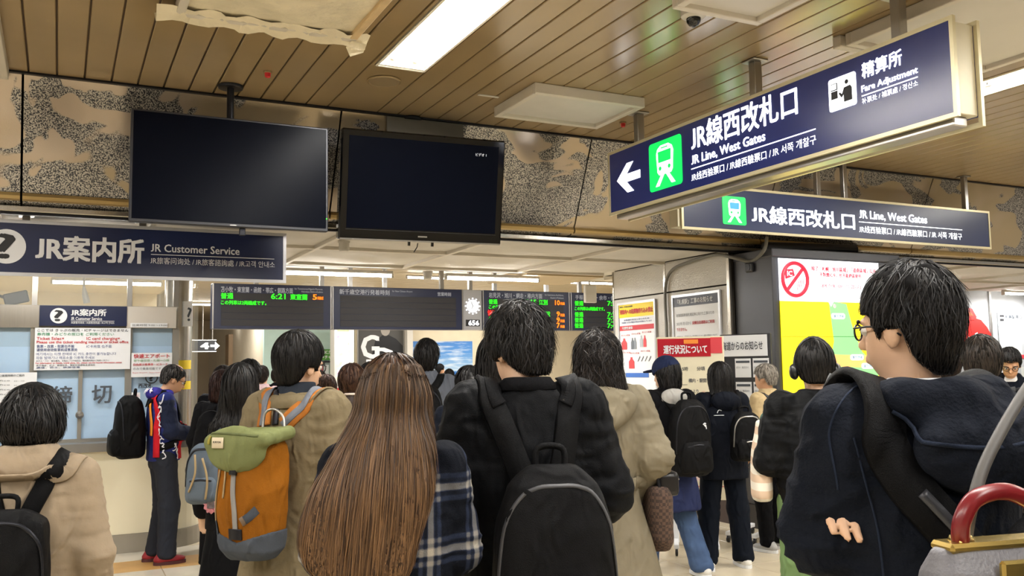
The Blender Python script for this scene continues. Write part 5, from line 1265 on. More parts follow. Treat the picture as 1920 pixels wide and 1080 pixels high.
    # ---- hair
    def hair(s, m, g, lo, hi, n=1200, seglen=.013, segs=7, wid=.0035, crown=(0, -.05, .235), grav=.5, jit=.35, lift=.006, bias=(0, 0, 0), zmin=-9, off0=.001, name='hair', amp=.007, vol=True, tip_wave=0., cut=None, tilt=.4, hfreq=(34, 34, 12)):
        """hair volume from implicit g (head-local) with laid strands on it"""
        f = s.head_f(g); C8 = np.array([s.hl(np.array([a, b, c])) for a in (lo[0], hi[0]) for b in (lo[1], hi[1]) for c in (lo[2], hi[2])])
        V, F = surf(f, C8.min(0), C8.max(0), min(s.res, .012)); V = wrinkle(V, f, amp, hfreq, s.seed)
        mb_ = mat(m.name + '_base', '#%02x%02x%02x' % tuple(min(255, int(255 * (c ** (1 / 2.2)))) for c in m['c0']), .85, spec=.15); o_ = s.add(name, V, F, mb_)
        if n:
            rng = np.random.default_rng(int(s.seed * 100) + n); P = V[rng.integers(0, len(V), n)].astype(f32); P = P + rng.normal(0, .004, P.shape).astype(f32)
            cr_ = s.hl(np.array(crown)); pts = []; nor = []
            J_ = rng.normal(0, jit, (n, 3)); lf = rng.uniform(0, 1, n) ** 3 * lift + .001; bi = np.array(bias) @ s.HR.T; ln = rng.uniform(.5, 1.25, n)
            for i in range(segs + 1):
                t = i / segs; gn = grad(f, P); P = P - np.clip(f(P) - (off0 + .002 * math.sin(t * 3) + lf * t * t), -.02, .02)[:, None] * gn; pts.append(P.copy()); nor.append(gn)
                d = P - cr_; d /= np.linalg.norm(d, axis=1, keepdims=True) + 1e-6; d = d * (1 - grav) + np.array([0, 0, -grav]) + J_ * .35 + bi
                if tip_wave: d = d + tip_wave * np.stack([np.sin(t * 6 + J_[:, 0] * 9), np.cos(t * 5 + J_[:, 1] * 9), 0 * J_[:, 0]], 1)
                d = d - (np.sum(d * gn, 1, keepdims=True)) * gn * .9; d /= np.linalg.norm(d, axis=1, keepdims=True) + 1e-6
                P = (P + d * (seglen * ln)[:, None]).astype(f32)
            A = np.stack(pts, 1); G = np.stack(nor, 1); T_ = np.gradient(A, axis=1); tl = rng.normal(0, tilt, (n, 1, 1)); sd = np.cross(T_, G); sd /= np.linalg.norm(sd, axis=2, keepdims=True) + 1e-9
            sd = sd * np.cos(tl) + G * np.sin(tl)
            w_ = wid * (1 - .85 * np.linspace(0, 1, segs + 1) ** 1.5)[None, :, None] * rng.uniform(.6, 1.2, (n, 1, 1))
            if cut is not None:
                q = (A - s.HP) @ s.HR / s.hk; bad = np.cumsum(q[..., 2] < np.interp(q[..., 1], *cut) - .010, axis=1) > 0; w_ = np.where(bad[..., None], 0, w_)
                for i in range(1, segs + 1): A[bad[:, i], i] = A[bad[:, i], i - 1]
            V2 = np.stack([A - sd * w_, A + sd * w_], 2).reshape(-1, 3); S1 = segs + 1
            b0 = (np.arange(n)[:, None] * S1 + np.arange(segs)[None]).ravel() * 2; F2 = np.stack([b0, b0 + 1, b0 + 3, b0 + 2], 1)
            so = s.add('strands', V2, F2, m, o_); so['kind'] = 'stuff'
        return o_, f
    def hair_short(s, m, n=1200, vol=0., nape=.02, slope=.75, top=0., ear=.108, fringe=.165, **kw):
        e1 = ell((0, -.018, .14 + top * .3), (.086 + vol, .106 + vol, .104 + vol * .6 + top)); e2 = ell((0, -.034, .088), (.075 + vol * .6, .069 + vol * .5, .108))
        ys = [-.2, -.075, -.05, -.034, .018, .026, .045, .07, .2]; zs = [nape, nape + .005, .045, ear, ear, .085, .14, fringe, fringe]; kw['cut'] = (ys, zs)
        def g(P):
            d = smin(e1(P), e2(P), .03); return smax(d, (np.interp(P[:, 1], ys, zs) - P[:, 2]) * .8, .010)
        kw.setdefault('amp', .010)
        return s.hair(m, g, (-.13, -.15, -.05), (.13, .13, .30 + top), n, **kw)
    def hair_bob(s, m, n=1500, length=.02, vol=.012, wide=.0, **kw):
        e1 = ell((0, -.018, .14), (.088 + vol, .108 + vol, .102 + vol)); lf = loft([(length, 0, -.03, .062 + vol + wide, .062 + vol), (length + .03, 0, -.028, .080 + vol + wide, .082 + vol), (.10, 0, -.022, .086 + vol, .10 + vol), (.17, 0, -.015, .07 + vol, .09)], 2.1, .02)
        def g(P):
            d = smin(e1(P), lf(P), .03); y, z = P[:, 1], P[:, 2]; face = smax(.035 - y, z - .165 - (.0), .02)
            return smax(d, -face, .02)
        return s.hair(m, g, (-.15, -.16, length - .04), (.15, .13, .28), n, **kw)
    def hair_long(s, m, n=1800, length=-.35, vol=.008, lean=0., spread=.03, back=-.06, **kw):
        e1 = ell((0, -.018, .14), (.086 + vol, .106 + vol, .102 + vol))
        lf = loft([(length, lean, back - .03, .10 + spread, .03), (length * .5, lean * .6, back - .03, .11 + spread, .045), (-.04, lean * .1, back + .01, .10 + spread * .4, .065), (.08, 0, -.028, .09 + vol, .092 + vol), (.17, 0, -.018, .07, .085)], 2.2, .02)
        def g(P):
            d = smin(e1(P), lf(P), .03); y, z = P[:, 1], P[:, 2]; face = smax(.045 - y, z - .165, .02)
            return smax(d, -face, .02)
        kw.setdefault('segs', 10); kw.setdefault('seglen', .03); kw.setdefault('grav', .75)
        return s.hair(m, g, (-.25 + min(lean, 0), -.26, length - .03), (.25 + max(lean, 0), .13, .28), n, **kw)
    def glasses(s, m, lens=True):
        q = MB(); R_ = []
        fr = None
        def add(name, path, r, par=None):
            b_ = MB().tube([s.hl(np.array(p)) for p in path], r * 1.0, 6, True); return s.add(name, np.array(b_.v), b_.f, m, par)
        fr = add('glasses', [(-.014, .103, .108), (0, .106, .111), (.014, .103, .108)], .002)
        for a in (-1, 1):
            P_ = [(a * (.034 + .022 * math.cos(t)), .100 - .004 * (1 + math.cos(t)), .102 + .017 * math.sin(t) * (1 if math.sin(t) > 0 else 1.1)) for t in np.linspace(0, 2 * math.pi, 17)]
            add('lens_rim', P_, .0022, fr); add('temple', [(a * .058, .092, .110), (a * .076, .05, .110), (a * .082, .0, .106), (a * .080, -.03, .085)], .0022, fr)
        return fr
    def eyes(s):
        for a in (-1, 1):
            f = s.head_f(ell((a * .032, .0765, .103), (.0125, .0125, .0125))); c = s.hl(np.array([a * .032, .080, .103])); V, F = surf(f, c - .016, c + .016, .0045); e_ = s.add('eye', V, F, mat('eye_white', '#e6e2dc', .3))
            f = s.head_f(ell((a * .032, .088, .102), (.006, .003, .006))); c = s.hl(np.array([a * .032, .0915, .102])); V, F = surf(f, c - .009, c + .009, .0025); s.add('iris', V, F, H_BLACK, e_)
            b_ = MB().tube([s.hl(np.array(p)) for p in ((a * .015, .096, .122), (a * .034, .094, .127), (a * .054, .083, .122))], .0035, 6); s.add('eyebrow', np.array(b_.v), b_.f, H_BLACK)
    # ---- things worn or carried: a frame that shares the person's placement
    def carried(s, name, label, cat, at_, group=None):
        o_ = np.array(at_, float) * s.k; c, si = math.cos(-s.hd), math.sin(-s.hd)
        t = thing(name, label, cat, (s.x + c * o_[0] - si * o_[1], s.y + si * o_[0] + c * o_[1], o_[2]), -s.hd, group)
        class B: pass
        B_ = B(); B_.root = t; B_.off = np.array(at_, float); B_.k = s.k
        def add(nm, V, F, m, parent=None, smooth_=True): return link(nm, new_mesh(nm, (np.asarray(V, float) - B_.off) * s.k, F, smooth_), parent or t, m)
        B_.add = add; return B_
    def pack(s, label, m, c=(0, -.26, 1.14), size=(.30, .17, .46), n=3.4, taper=(.9, 1., 1., .82), name='backpack', straps=True, strap_w=.06, strap_m=None, pocket=True, zipm=None, rotz=0., tilt=0., amp=.005, handle=True, sx=(.085, .085), which=(-1, 1), res=None, strap_to=None):
        cx, cy, cz = c; w_, d_, h = size[0] / 2, size[1] / 2, size[2]; z0 = cz - h / 2; tz = lambda t: z0 + h * t; sh = lambda t: tilt * (t - .5) * h
        base = loft([(tz(0), cx - sh(0) * 0, cy - sh(0), w_ * taper[0] * .82, d_ * .72), (tz(.06), cx, cy - sh(.06), w_ * taper[0], d_ * .95), (tz(.35), cx, cy - sh(.35), w_ * taper[1], d_ * 1.02), (tz(.7), cx, cy - sh(.7), w_ * taper[2], d_ * .92), (tz(.9), cx, cy - sh(.9), w_ * taper[3], d_ * .72), (tz(1), cx, cy - sh(1), w_ * taper[3] * .62, d_ * .42)], n, .025)
        if rotz:
            RM = Rz(rotz).astype(f32); cc = np.array([cx, cy, 0], f32); f = lambda P: base((P - cc) @ RM + cc)
        else: f = base
        B_ = s.carried(name, label, 'backpack', (cx, cy, z0)); B_.f = f
        rs = res or s.res; R_ = max(w_, d_) + .05
        V, F = surf(f, (cx - R_, cy - R_, z0 - .01), (cx + R_, cy + R_, z0 + h + .01), rs); V = wrinkle(V, f, amp, (10, 10, 7), s.seed + 3); B_.add('bag_body', V, F, m)
        B_.P = lambda u, t: np.array([cx + u * w_, cy - d_ - .04, tz(t)])      # point on the outer face
        if pocket:
            pf = loft([(tz(.05), cx, cy - d_ * .75, w_ * .78, d_ * .45), (tz(.12), cx, cy - d_ * .8, w_ * .84, d_ * .52), (tz(.36), cx, cy - d_ * .8, w_ * .82, d_ * .5), (tz(.46), cx, cy - d_ * .75, w_ * .72, d_ * .36)], 3.2, .02)
            if rotz: pg = pf; pf = lambda P: pg((P - cc) @ RM + cc)
            V, F = surf(pf, (cx - R_, cy - R_ - .06, z0 - .01), (cx + R_, cy + R_, z0 + h), rs); V = wrinkle(V, pf, amp * .8, (12, 12, 8), s.seed + 9); pk = B_.add('pocket', V, F, m); B_.pf = pf
            fz = pf
            V, F = band(fz, [(cx - w_ * .66, cy - d_ * 1.4, tz(.42)), (cx, cy - d_ * 1.6, tz(.44)), (cx + w_ * .66, cy - d_ * 1.4, tz(.42))], .010, .003, .001); B_.add('zip', V, F, zipm or m_dark, pk)
        V, F = band(f, [(cx - w_ * 1.1, cy - d_ * .55, tz(.30)), (cx - w_ * .95, cy - d_ * .7, tz(.72)), (cx - w_ * .5, cy - d_ * .8, tz(.9)), (cx, cy - d_ * .85, tz(.925)), (cx + w_ * .5, cy - d_ * .8, tz(.9)), (cx + w_ * .95, cy - d_ * .7, tz(.72)), (cx + w_ * 1.1, cy - d_ * .55, tz(.30))], .012, .003, .001, 6); B_.add('zip', V, F, zipm or m_dark)
        if handle:
            q = MB().tube(crom([(cx - .04, cy + d_ * .3 - sh(1), tz(.97)), (cx - .035, cy + d_ * .35 - sh(1), tz(1.08)), (cx + .035, cy + d_ * .35 - sh(1), tz(1.08)), (cx + .04, cy + d_ * .3 - sh(1), tz(.97))], 6), .009, 8); B_.add('handle', np.array(q.v), q.f, strap_m or m)
        if straps and hasattr(s, 'cloth'):
            for sd in which:
                x = sx[0] if sd < 0 else sx[1]; tp_ = strap_to or tz(.93)
                A0 = np.array([cx + sd * .045, -.15, tp_ - .05]); A1 = np.array([sd * x, -.11, 1.395])
                pth = [A0, A0 * .67 + A1 * .33, A0 * .33 + A1 * .67, A1, (sd * (x + .01), -.07, 1.43), (sd * (x + .015), -.01, 1.45), (sd * (x + .02), .07, 1.41), (sd * (x + .03), .12, 1.30), (sd * (x + .05), .14, 1.15), (sd * .17, .06, 1.02), (sd * .17, -.06, .98)]
                V, F = band(s.cloth, pth, strap_w, .012, .004, 6); B_.add('shoulder_strap', V, F, strap_m or m)
        return B_
# ------------------------------------------------------------------ people
def spot(px, d): p = at(px, 690, d=d); return float(p[0]), float(p[1])
JK = [(.86, 0, 0, .185, .135), (1.0, 0, 0, .178, .13), (1.2, 0, -.005, .19, .135), (1.33, 0, -.012, .18, .115), (1.41, 0, -.015, .115, .09), (1.475, 0, -.01, .078, .072)]
def keys(hem=.86, hr=.185, hd=.135, waist=.178, chest=.19, coll=.078, ctop=1.475, sh=.18):
    K = [(hem, 0, 0, hr, hd)]
    if hem < .75: K.append(((hem + 1.0) / 2, 0, 0, (hr + waist) / 2 + .01, (hd + .13) / 2))
    return K + [(1.0 if hem < .95 else hem + .06, 0, 0, waist, .128), (1.2, 0, -.005, chest, .135), (1.33, 0, -.012, sh, .115), (1.41, 0, -.015, .115, .09), (ctop, 0, -.01, coll, coll * .93)]
F_BLACK = fabric('black_cloth', '#0a0a0d', .85); F_NAVY = fabric('navy_cloth', '#10141e', .85, bump=.3); F_KHAKI = fabric('khaki_cotton', '#766a52', .85, bump=.3, bscale=60); F_TRENCH = fabric('trench_cotton', '#7a7260', .8, bump=.2, bscale=40)
F_BEIGE = fabric('beige_coat', '#94846f', .75, bump=.2, bscale=40); F_PACK = fabric('black_nylon', '#08080a', .6, bump=.35, bscale=500, sheen=0.); F_PACK2 = fabric('charcoal_nylon', '#0b0b0d', .65, bump=.35, bscale=400, sheen=0.)
F_JEAN = fabric('blue_denim', '#44587a', .85, var=.2, vs=9); F_DKJEAN = fabric('dark_denim', '#0e131d', .85); F_SAGE = fabric('sage_trousers', '#6f8a5c', .85); F_GREY = fabric('grey_suiting', '#5b5f68', .85); F_CAMEL = fabric('camel_wool', '#b08650', .9); F_SHOE = mat('white_leather', '#d8d5cd', .5); F_BSHOE = mat('black_leather', '#141214', .35)

# ---- bob-haired person in a beige coat, left edge
x, y = spot(62, 2.95)
p = Person('person with black bob hair in beige coat and square black backpack, lower left corner', x, y, 16, 1.507, .0085, SKIN2, yaw=2, pitch=12)
p.body(); p.trousers(F_BLACK); p.shoes(F_BSHOE)
f = p.top(F_BEIGE, keys(.62, .24, .19, .185, .195), (.078, .066, .056), 'coat', .006, extra=(loft([(1.40, 0, -.025, .135, .115), (1.445, 0, -.025, .125, .108), (1.50, 0, -.02, .092, .088)], 2.2, .01),))
V, F = band(f, [(-.17, -.02, 1.42), (-.13, -.10, 1.405), (0, -.14, 1.39), (.13, -.10, 1.405), (.17, -.02, 1.42)], .07, .007, .004, 8); p.add('collar', V, F, F_BEIGE)
p.hair_bob(H_BLACK, 2800, .03, .012, .004, jit=.55, lift=.016, amp=.014, seglen=.014, segs=8)
B = p.pack('square black backpack on the beige coat at the left edge', F_PACK, (-.01, -.235, 1.08), (.29, .15, .44), 5., (1., 1., 1., .96), sx=(.10, .10), strap_w=.062, pocket=True, strap_to=1.30)
# ---- man at the counter
P0 = at(302, 1054, z=0); x, y = float(P0[0]), float(P0[1])
p = Person('balding man in blue and red patterned jacket looking down at the booth counter', x, y, 86, 1.64, .011, SKIN, bres=1., pitch=24, fwd=.035, arms=(((.20, .03, 1.12), (.09, .27, 1.07)), ((.20, .03, 1.12), (.10, .27, 1.07))),
           legs={-1: (np.array([-.09, 0, .9]), np.array([-.10, .03, .48]), np.array([-.10, -.04, .09])), 1: (np.array([.09, 0, .9]), np.array([.10, .04, .48]), np.array([.11, .02, .09]))})
p.body(); p.eyes(); p.trousers(fabric('charcoal_trousers', '#2c2f38', .8), (.10, .082, .075))
m_pj = fabric('indigo_jersey', '#27306e', .7)
f = p.top(m_pj, keys(.86, .175, .135, .178, .185, .074, 1.47), (.074, .062, .05), 'jacket', .006)
m_nv = fabric('navy_jersey', '#20263c', .75)
g = lambda P, f=f, J=p.J: smin(rcone(J[1][0] + [.012, 0, -.03], J[1][1] + [.006, 0, 0], .074, .068)(P), rcone(J[1][1] + [.006, 0, 0], J[1][2], .068, .056)(P), .03)
V, F = surf(g, (-.1, -.2, .9), (.42, .45, 1.45), .011); V = wrinkle(V, g, .004, (9, 9, 6), 2., [(p.J[1][1], .12)], .01); p.add('sleeve', V, F, m_nv)
hood = U(ell((0, -.075, 1.43), (.12, .075, .06)), rcone((-.09, .03, 1.43), (.09, .03, 1.43), .035, .035), k=.04)
V, F = surf(hood, (-.2, -.2, 1.3), (.2, .15, 1.55), .010); p.add('hood', V, F, fabric('violet_jersey', '#3a3590', .7))
m_rd = fabric('red_jersey', '#c01f2b', .7); m_wp = mat('white_fleece_print', '#e4e2ea', .8); m_or = mat('orange_print', '#e08a20', .7)
for nm, pth, wd, mm in (('red_stripe', [(.03, -.10, 1.45), (.12, -.10, 1.40), (.185, -.075, 1.30), (.185, -.09, 1.15), (.175, -.09, 1.0), (.17, -.085, .90)], .06, m_rd), ('orange_stripe', [(.10, -.15, 1.36), (.14, -.125, 1.2), (.13, -.125, 1.08)], .03, m_or), ('red_front', [(.13, .14, 1.2), (.15, .13, 1.05), (.15, .13, .88)], .06, m_rd)):
    V, F = band(f, pth, wd, .004, .012, 8); p.add(nm, V, F, mm)
rngw = np.random.default_rng(4)
for (a, b_, cnt, ln) in (((.20, -.03, 1.36), (.165, -.035, .90), 11, .03), ((.02, -.15, 1.46), (.10, -.11, 1.45), 5, .022), ((.17, .06, 1.0), (.16, .10, .88), 5, .025)):
    for i in range(cnt):
        t_ = i / max(cnt - 1, 1); c = np.array(a) * (1 - t_) + np.array(b_) * t_; pts = [c + rngw.normal(0, .012, 3) + [0, 0, (q - 1) * ln * .45] for q in range(4)]
        V, F = band((lambda P: np.minimum(f(P), hood(P))), pts, .009, .003, .014, 4); p.add('script_mark', V, F, m_wp)
p.shoes(mat('red_leather', '#8e1f2a', .5), mat('dark_sole', '#4a2025', .6))
p.hair_short(hair_mat('salt_hair', '#1d1b1b', '#4b4744'), 700, -.002, .035, .85, -.012, seglen=.009, segs=5); p.glasses(m_dark)
q = rbox(p.hl(np.array([0, 0, .1])) * 0 + np.array([.0, .40, 1.10]), (.036, .008, .075), .006, Rx(.7)); V, F = surf(q, (-.08, .3, 1.0), (.08, .5, 1.2), .009)
ph = p.carried('smartphone', 'dark smartphone held by the man at the booth counter', 'phone', (.0, .40, 1.05)); ph.add('case', V, F, m_black)
B = p.pack('large black rounded backpack of the man at the counter', F_PACK, (.0, -.275, 1.16), (.33, .25, .53), 2.8, (.95, 1., .95, .8), sx=(.09, .09), pocket=True, amp=.007)
# ---- dark-haired woman behind the orange backpack
x, y = spot(452, 4.9)
p = Person('woman with long dark hair in black coat and long black skirt behind orange backpack', x, y, 22, 1.585, .012, SKIN2)
p.body(); p.top(F_BLACK, keys(.78, .19, .14), name='jacket', amp=.005)
sk = loft([(.12, 0, 0, .27, .22), (.5, 0, 0, .22, .18), (.85, 0, 0, .17, .13), (1.0, 0, 0, .145, .11)]); V, F = surf(sk, (-.35, -.3, .1), (.35, .3, 1.02), .014); V = wrinkle(V, sk, .014, (12, 12, 1.2), 3.); p.add('skirt', V, F, F_BLACK); p.shoes(F_BSHOE)
p.hair_long(H_BLACK, 1600, -.22, .012, 0, .05)
m_bl = fabric('blue_grey_nylon', '#5b6672', .7)
x2, y2 = spot(418, 7.3)
p2 = Person('person with reddish brown hair and dark scarf left of the orange backpack', x2, y2, 20, 1.555, .015, SKIN2)
p2.body(); p2.top(F_BLACK, keys(.80, .2, .15), name='jacket'); sk = loft([(.50, 0, 0, .22, .18), (.75, 0, 0, .19, .15), (.95, 0, 0, .15, .115)]); V, F = surf(sk, (-.3, -.3, .48), (.3, .3, .97), .016); V = wrinkle(V, sk, .012, (11, 11, 1.5), 4.); p2.add('skirt', V, F, fabric('tan_twill', '#9c7f58', .8)); p2.trousers(F_BLACK); p2.shoes(F_BSHOE); p2.hair_bob(hair_mat('red_brown_hair', '#1e0e0b', '#371b14'), 900, -.03, .016, .01)
sc_ = U(*[rcone(a, b_, .035, .035) for a, b_ in zip(((-.1, .06, 1.42), (-.13, -.05, 1.40), (-.02, -.12, 1.38), (.11, -.06, 1.40)), ((-.13, -.05, 1.40), (-.02, -.12, 1.38), (.11, -.06, 1.40), (.1, .06, 1.42)))], ell((0, -.02, 1.33), (.2, .13, .09)), k=.03)
V, F = surf(sc_, (-.3, -.25, 1.2), (.3, .2, 1.5), .013); p2.add('scarf', V, F, F_BLACK)
B = p.pack('blue grey drawstring backpack hanging left of the orange backpack', m_bl, (-.15, -.20, 1.11), (.19, .13, .33), 2.6, (1., 1., .95, .7), straps=True, handle=False)
for i, (a, b_) in enumerate((((-.18, -.285, 1.22), (-.21, -.285, 1.02)), ((-.14, -.285, 1.2), (-.12, -.29, .98)))):
    q = MB().tube(crom([a, (np.array(a) + b_) / 2 + [.02, -.01, 0], b_], 4), .006, 6); B.add('drawcord', np.array(q.v), q.f, mat('tan_cord', '#9a8560', .7))
# pink frilled charm
ch = p.carried('bag_charm', 'pink frilled bag charm with a dark picture left of orange backpack', 'charm', (-.10, -.23, .95))
q = []; n = 40
V = [(-.10, -.245, .95)] + [(-.10 + (.040 + .005 * math.sin(11 * a)) * math.cos(a), -.245 + .006 * math.sin(11 * a + 1), .95 + (.052 + .005 * math.sin(11 * a)) * math.sin(a)) for a in np.linspace(0, 2 * math.pi, n, False)]
V += [tuple(np.array(v) + [0, .025, 0]) for v in V]; Fc = [(0, i + 1, (i + 1) % n + 1) for i in range(n)] + [(n + 1, (i + 1) % n + n + 2, i + n + 2) for i in range(n)] + [(i + 1, i + n + 2, (i + 1) % n + n + 2, (i + 1) % n + 1) for i in range(n)]
ch.add('frill', V, Fc, mat('pink_plush', '#e69aa6', .9, bump=.6, bscale=120)); q = MB().box((-.12, -.255, .925), (-.08, -.249, .975), bev=.003); ch.add('picture', q.v, q.f, mat('mono_picture', '#6b5f62', .5, var=.5, vscale=60), None, False)
# ---- man in khaki coat with the orange backpack
x, y = spot(560, 3.9)
p = Person('man with black hair and glasses in khaki coat wearing the orange backpack', x, y, 50, 1.705, .0085, SKIN2, bres=1., yaw=14, pitch=6, arms=('phone', 'phone'))
p.body(); p.trousers(F_KHAKI); p.shoes(F_BSHOE)
f = p.top(F_KHAKI, keys(.42, .30, .24, .20, .21, .085, 1.46), (.09, .078, .062), 'coat', .010, hamp=.02)
cl_ = loft([(1.40, 0, -.012, .10, .09), (1.44, 0, -.012, .088, .082), (1.50, 0, -.008, .075, .072)], 2.2, .008); V, F = surf(cl_, (-.15, -.15, 1.36), (.15, .15, 1.55), .009); p.add('inner_collar', V, F, fabric('slate_fleece', '#2c313a', .9))
V, F = band(f, [(-.15, .06, 1.42), (-.13, -.06, 1.43), (0, -.115, 1.42), (.13, -.06, 1.43), (.15, .06, 1.42)], .06, .007, .004, 8); p.add('collar', V, F, F_KHAKI)
p.hair_short(H_BLACK, 3600, .010, .012, .72, .006, ear=.10, seglen=.013, segs=7, lift=.003, jit=.2, wid=.002); p.glasses(m_dark); p.eyes()
m_org = fabric('orange_canvas', '#84500f', .75, bump=.3, bscale=200, var=.1, vs=8); m_olv = fabric('olive_canvas', '#72784e', .8, var=.06); m_sl = fabric('slate_canvas', '#474c54', .8); m_web = fabric('grey_webbing', '#8d8a86', .7)
BC = np.array([-.03, -.27, 1.03]); PS = .86; PC = np.array([-.03, -.17, 1.10])
bf = loft([(.77, BC[0], BC[1], .115, .075), (.81, BC[0], BC[1], .145, .10), (1.0, BC[0], BC[1], .165, .115), (1.16, BC[0], BC[1] + .005, .165, .11), (1.27, BC[0], BC[1] + .01, .155, .10), (1.33, BC[0], BC[1] + .01, .12, .07)], 2.8, .02)
B = p.carried('backpack', 'orange rucksack with olive top flap and grey centre strap', 'backpack', (BC[0], BC[1], .815)); add0 = B.add; B.add = lambda nm, V, F, m, parent=None, smooth_=True: add0(nm, np.asarray(V, float) if 'shoulder' in nm or 'webbing' in nm else (np.asarray(V, float) - PC) * PS + PC, F, m, parent, smooth_)
V, F = surf(lambda P: smax(bf(P), .845 - P[:, 2], .004), (-.26, -.5, .74), (.2, -.12, 1.36), .0085); V = wrinkle(V, bf, .009, (9, 9, 7), 5.); bb = B.add('bag_body', V, F, m_org)
V, F = surf(lambda P: smax(bf(P) - .006, P[:, 2] - .85 - .05 * np.abs(P[:, 0] - BC[0]) / .16, .004), (-.26, -.5, .74), (.2, -.12, .92), .0085); V = wrinkle(V, bf, .009, (9, 9, 7), 5.); B.add('base_panel', V, F, m_sl)
fl = U(rbox((BC[0], BC[1] - .02, 1.315), (.185, .118, .032), .03, Rx(.12) @ Ry(-.06)), ell((BC[0] - .02, BC[1] - .095, 1.265), (.165, .05, .105)), k=.03); V, F = surf(fl, (-.28, -.52, 1.16), (.22, -.1, 1.42), .0085); V = wrinkle(V, fl, .008, (9, 9, 8), 8.); flap = B.add('top_flap', V, F, m_olv)
V, F = band(bf, [(BC[0] - .02, -.46, 1.24), (BC[0] - .02, -.46, 1.1), (BC[0] - .005, -.46, .99), (BC[0], -.46, .88)], .026, .005, .003); st = B.add('centre_strap', V, F, m_web)
V, F = band(bf, [(BC[0] - .02, -.47, 1.235), (BC[0] - .02, -.47, 1.16)], .038, .014, .004); B.add('buckle', V, F, m_black, st)
V, F = band(bf, [(BC[0] - .0, -.47, .905), (BC[0], -.47, .855)], .075, .005, .006); B.add('leather_patch', V, F, m_dark)
V, F = band(bf, [(BC[0] + .045, -.46, .94), (BC[0] + .09, -.45, .965), (BC[0] + .13, -.42, 1.0)], .04, .003, .003); zp = B.add('side_zip_panel', V, F, m_sl); V, F = band(bf, [(BC[0] + .042, -.46, .938), (BC[0] + .062, -.455, .95)], .042, .003, .006); B.add('zip_tab', V, F, mat('brown_tab', '#6e5a48', .6), zp)
V, F = band(bf, [(BC[0] - .165, -.36, .93), (BC[0] - .16, -.39, .87)], .05, .004, .003); B.add('side_patch', V, F, m_sl)
for pth in ([(BC[0] - .12, -.45, 1.25), (BC[0] - .15, -.42, 1.08), (BC[0] - .16, -.38, .93)], [(BC[0] - .09, -.45, 1.25), (BC[0] - .085, -.46, 1.15), (BC[0] - .09, -.46, 1.05)]):
    V, F = band(bf, pth, .008, .005, .004); B.add('side_cord', V, F, mat('tan_cord', '#9a8560', .7))
V, F = band(fl, [(BC[0] - .15, -.40, 1.36), (BC[0] - .05, -.43, 1.355), (BC[0] + .14, -.43, 1.345)], .012, .004, .001); B.add('flap_zip', V, F, fabric('olive_zip', '#5d6340', .7), flap)
V, F = band(fl, [(BC[0] - .115, -.46, 1.30), (BC[0] - .045, -.46, 1.30)], .05, .003, .003); lb = B.add('woven_label', V, F, mat('cream_label', '#cdbfa2', .8), flap)
c_ = np.mean(np.array(V), 0); 
co, ff = text_mesh('BURTON', .02); lo_, hi_ = co.min(0), co.max(0); k_ = .045 / (hi_[0] - lo_[0])
VV = np.stack([c_[0] - .0225 + (co[:, 0] - lo_[0]) * k_, np.full(len(co), c_[1] - .004) - .0002 * co[:, 2], c_[2] + (co[:, 1] - lo_[1]) * k_], 1); B.add('label_lettering', VV, ff, m_dark, lb, False)
q = MB().tube(crom([(BC[0] + .01, -.215, 1.34), (BC[0] + .012, -.20, 1.42), (BC[0] + .06, -.19, 1.44), (BC[0] + .12, -.20, 1.40), (BC[0] + .135, -.215, 1.33)], 6), .006, 8); B.add('handle', np.array(q.v), q.f, m_alu)
V, F = band(fl, [(BC[0] - .135, -.44, 1.345), (BC[0] - .137, -.46, 1.29)], .012, .006, .003); B.add('zip_pull', V, F, mat('olive_pull', '#8d8330', .6), flap)
m_os = fabric('orange_strap', '#a8682c', .75)
for sd, x_ in ((-1, .095), (1, .095)):
    pth = [(BC[0] + sd * .06, -.17, 1.33), (sd * x_, -.13, 1.40), (sd * (x_ + .015), -.05, 1.45), (sd * (x_ + .02), .03, 1.44), (sd * (x_ + .03), .11, 1.34), (sd * (x_ + .05), .14, 1.18), (sd * .18, .06, 1.03), (sd * .18, -.08, .98)]
    V, F = band(f, pth, .075, .012, .004, 8); so_ = B.add('shoulder_strap', V, F, m_os); V, F = band(f, pth[:6], .032, .003, .017, 8); B.add('strap_webbing', V, F, fabric('slate_webbing', '#70747d', .7), so_)
V, F = band(f, [(-.02, -.16, 1.33), (-.03, -.13, 1.41), (-.06, -.06, 1.46), (-.09, .02, 1.45), (-.12, .10, 1.36)], .03, .005, .004); p.add('sling', V, F, m_dark)
# ---- woman with very long chestnut hair and plaid shirt
m_pl = fabric('plaid', '#1b2233', .9, bump=.3); b = bsdf(m_pl); tc = N(m_pl, 'ShaderNodeTexCoord'); sx = N(m_pl, 'ShaderNodeSeparateXYZ'); L(m_pl, tc.outputs['Object'], sx.inputs[0])
def stripes(src, scale, stops):
    mm = N(m_pl, 'ShaderNodeMath', operation='MULTIPLY_ADD'); mm.inputs[1].default_value = scale; mm.inputs[2].default_value = 20.13; L(m_pl, src, mm.inputs[0]); fr = N(m_pl, 'ShaderNodeMath', operation='FRACT'); L(m_pl, mm.outputs[0], fr.inputs[0])
    r = N(m_pl, 'ShaderNodeValToRGB'); r.color_ramp.interpolation = 'LINEAR'; e = r.color_ramp.elements; e[0].position = stops[0][0]; e[1].position = stops[-1][0]
    e[0].color = (stops[0][1],) * 3 + (1,); e[1].color = (stops[-1][1],) * 3 + (1,)
    for po, v_ in stops[1:-1]: q = e.new(po); q.color = (v_, v_, v_, 1)
    L(m_pl, fr.outputs[0], r.inputs[0]); return r.outputs[0]
ST = [(0, .0), (.28, .0), (.31, .45), (.36, .45), (.39, .08), (.44, .08), (.47, .9), (.56, .9), (.60, .12), (.64, .12), (.67, .45), (.72, .45), (.75, .0), (1, .0)]
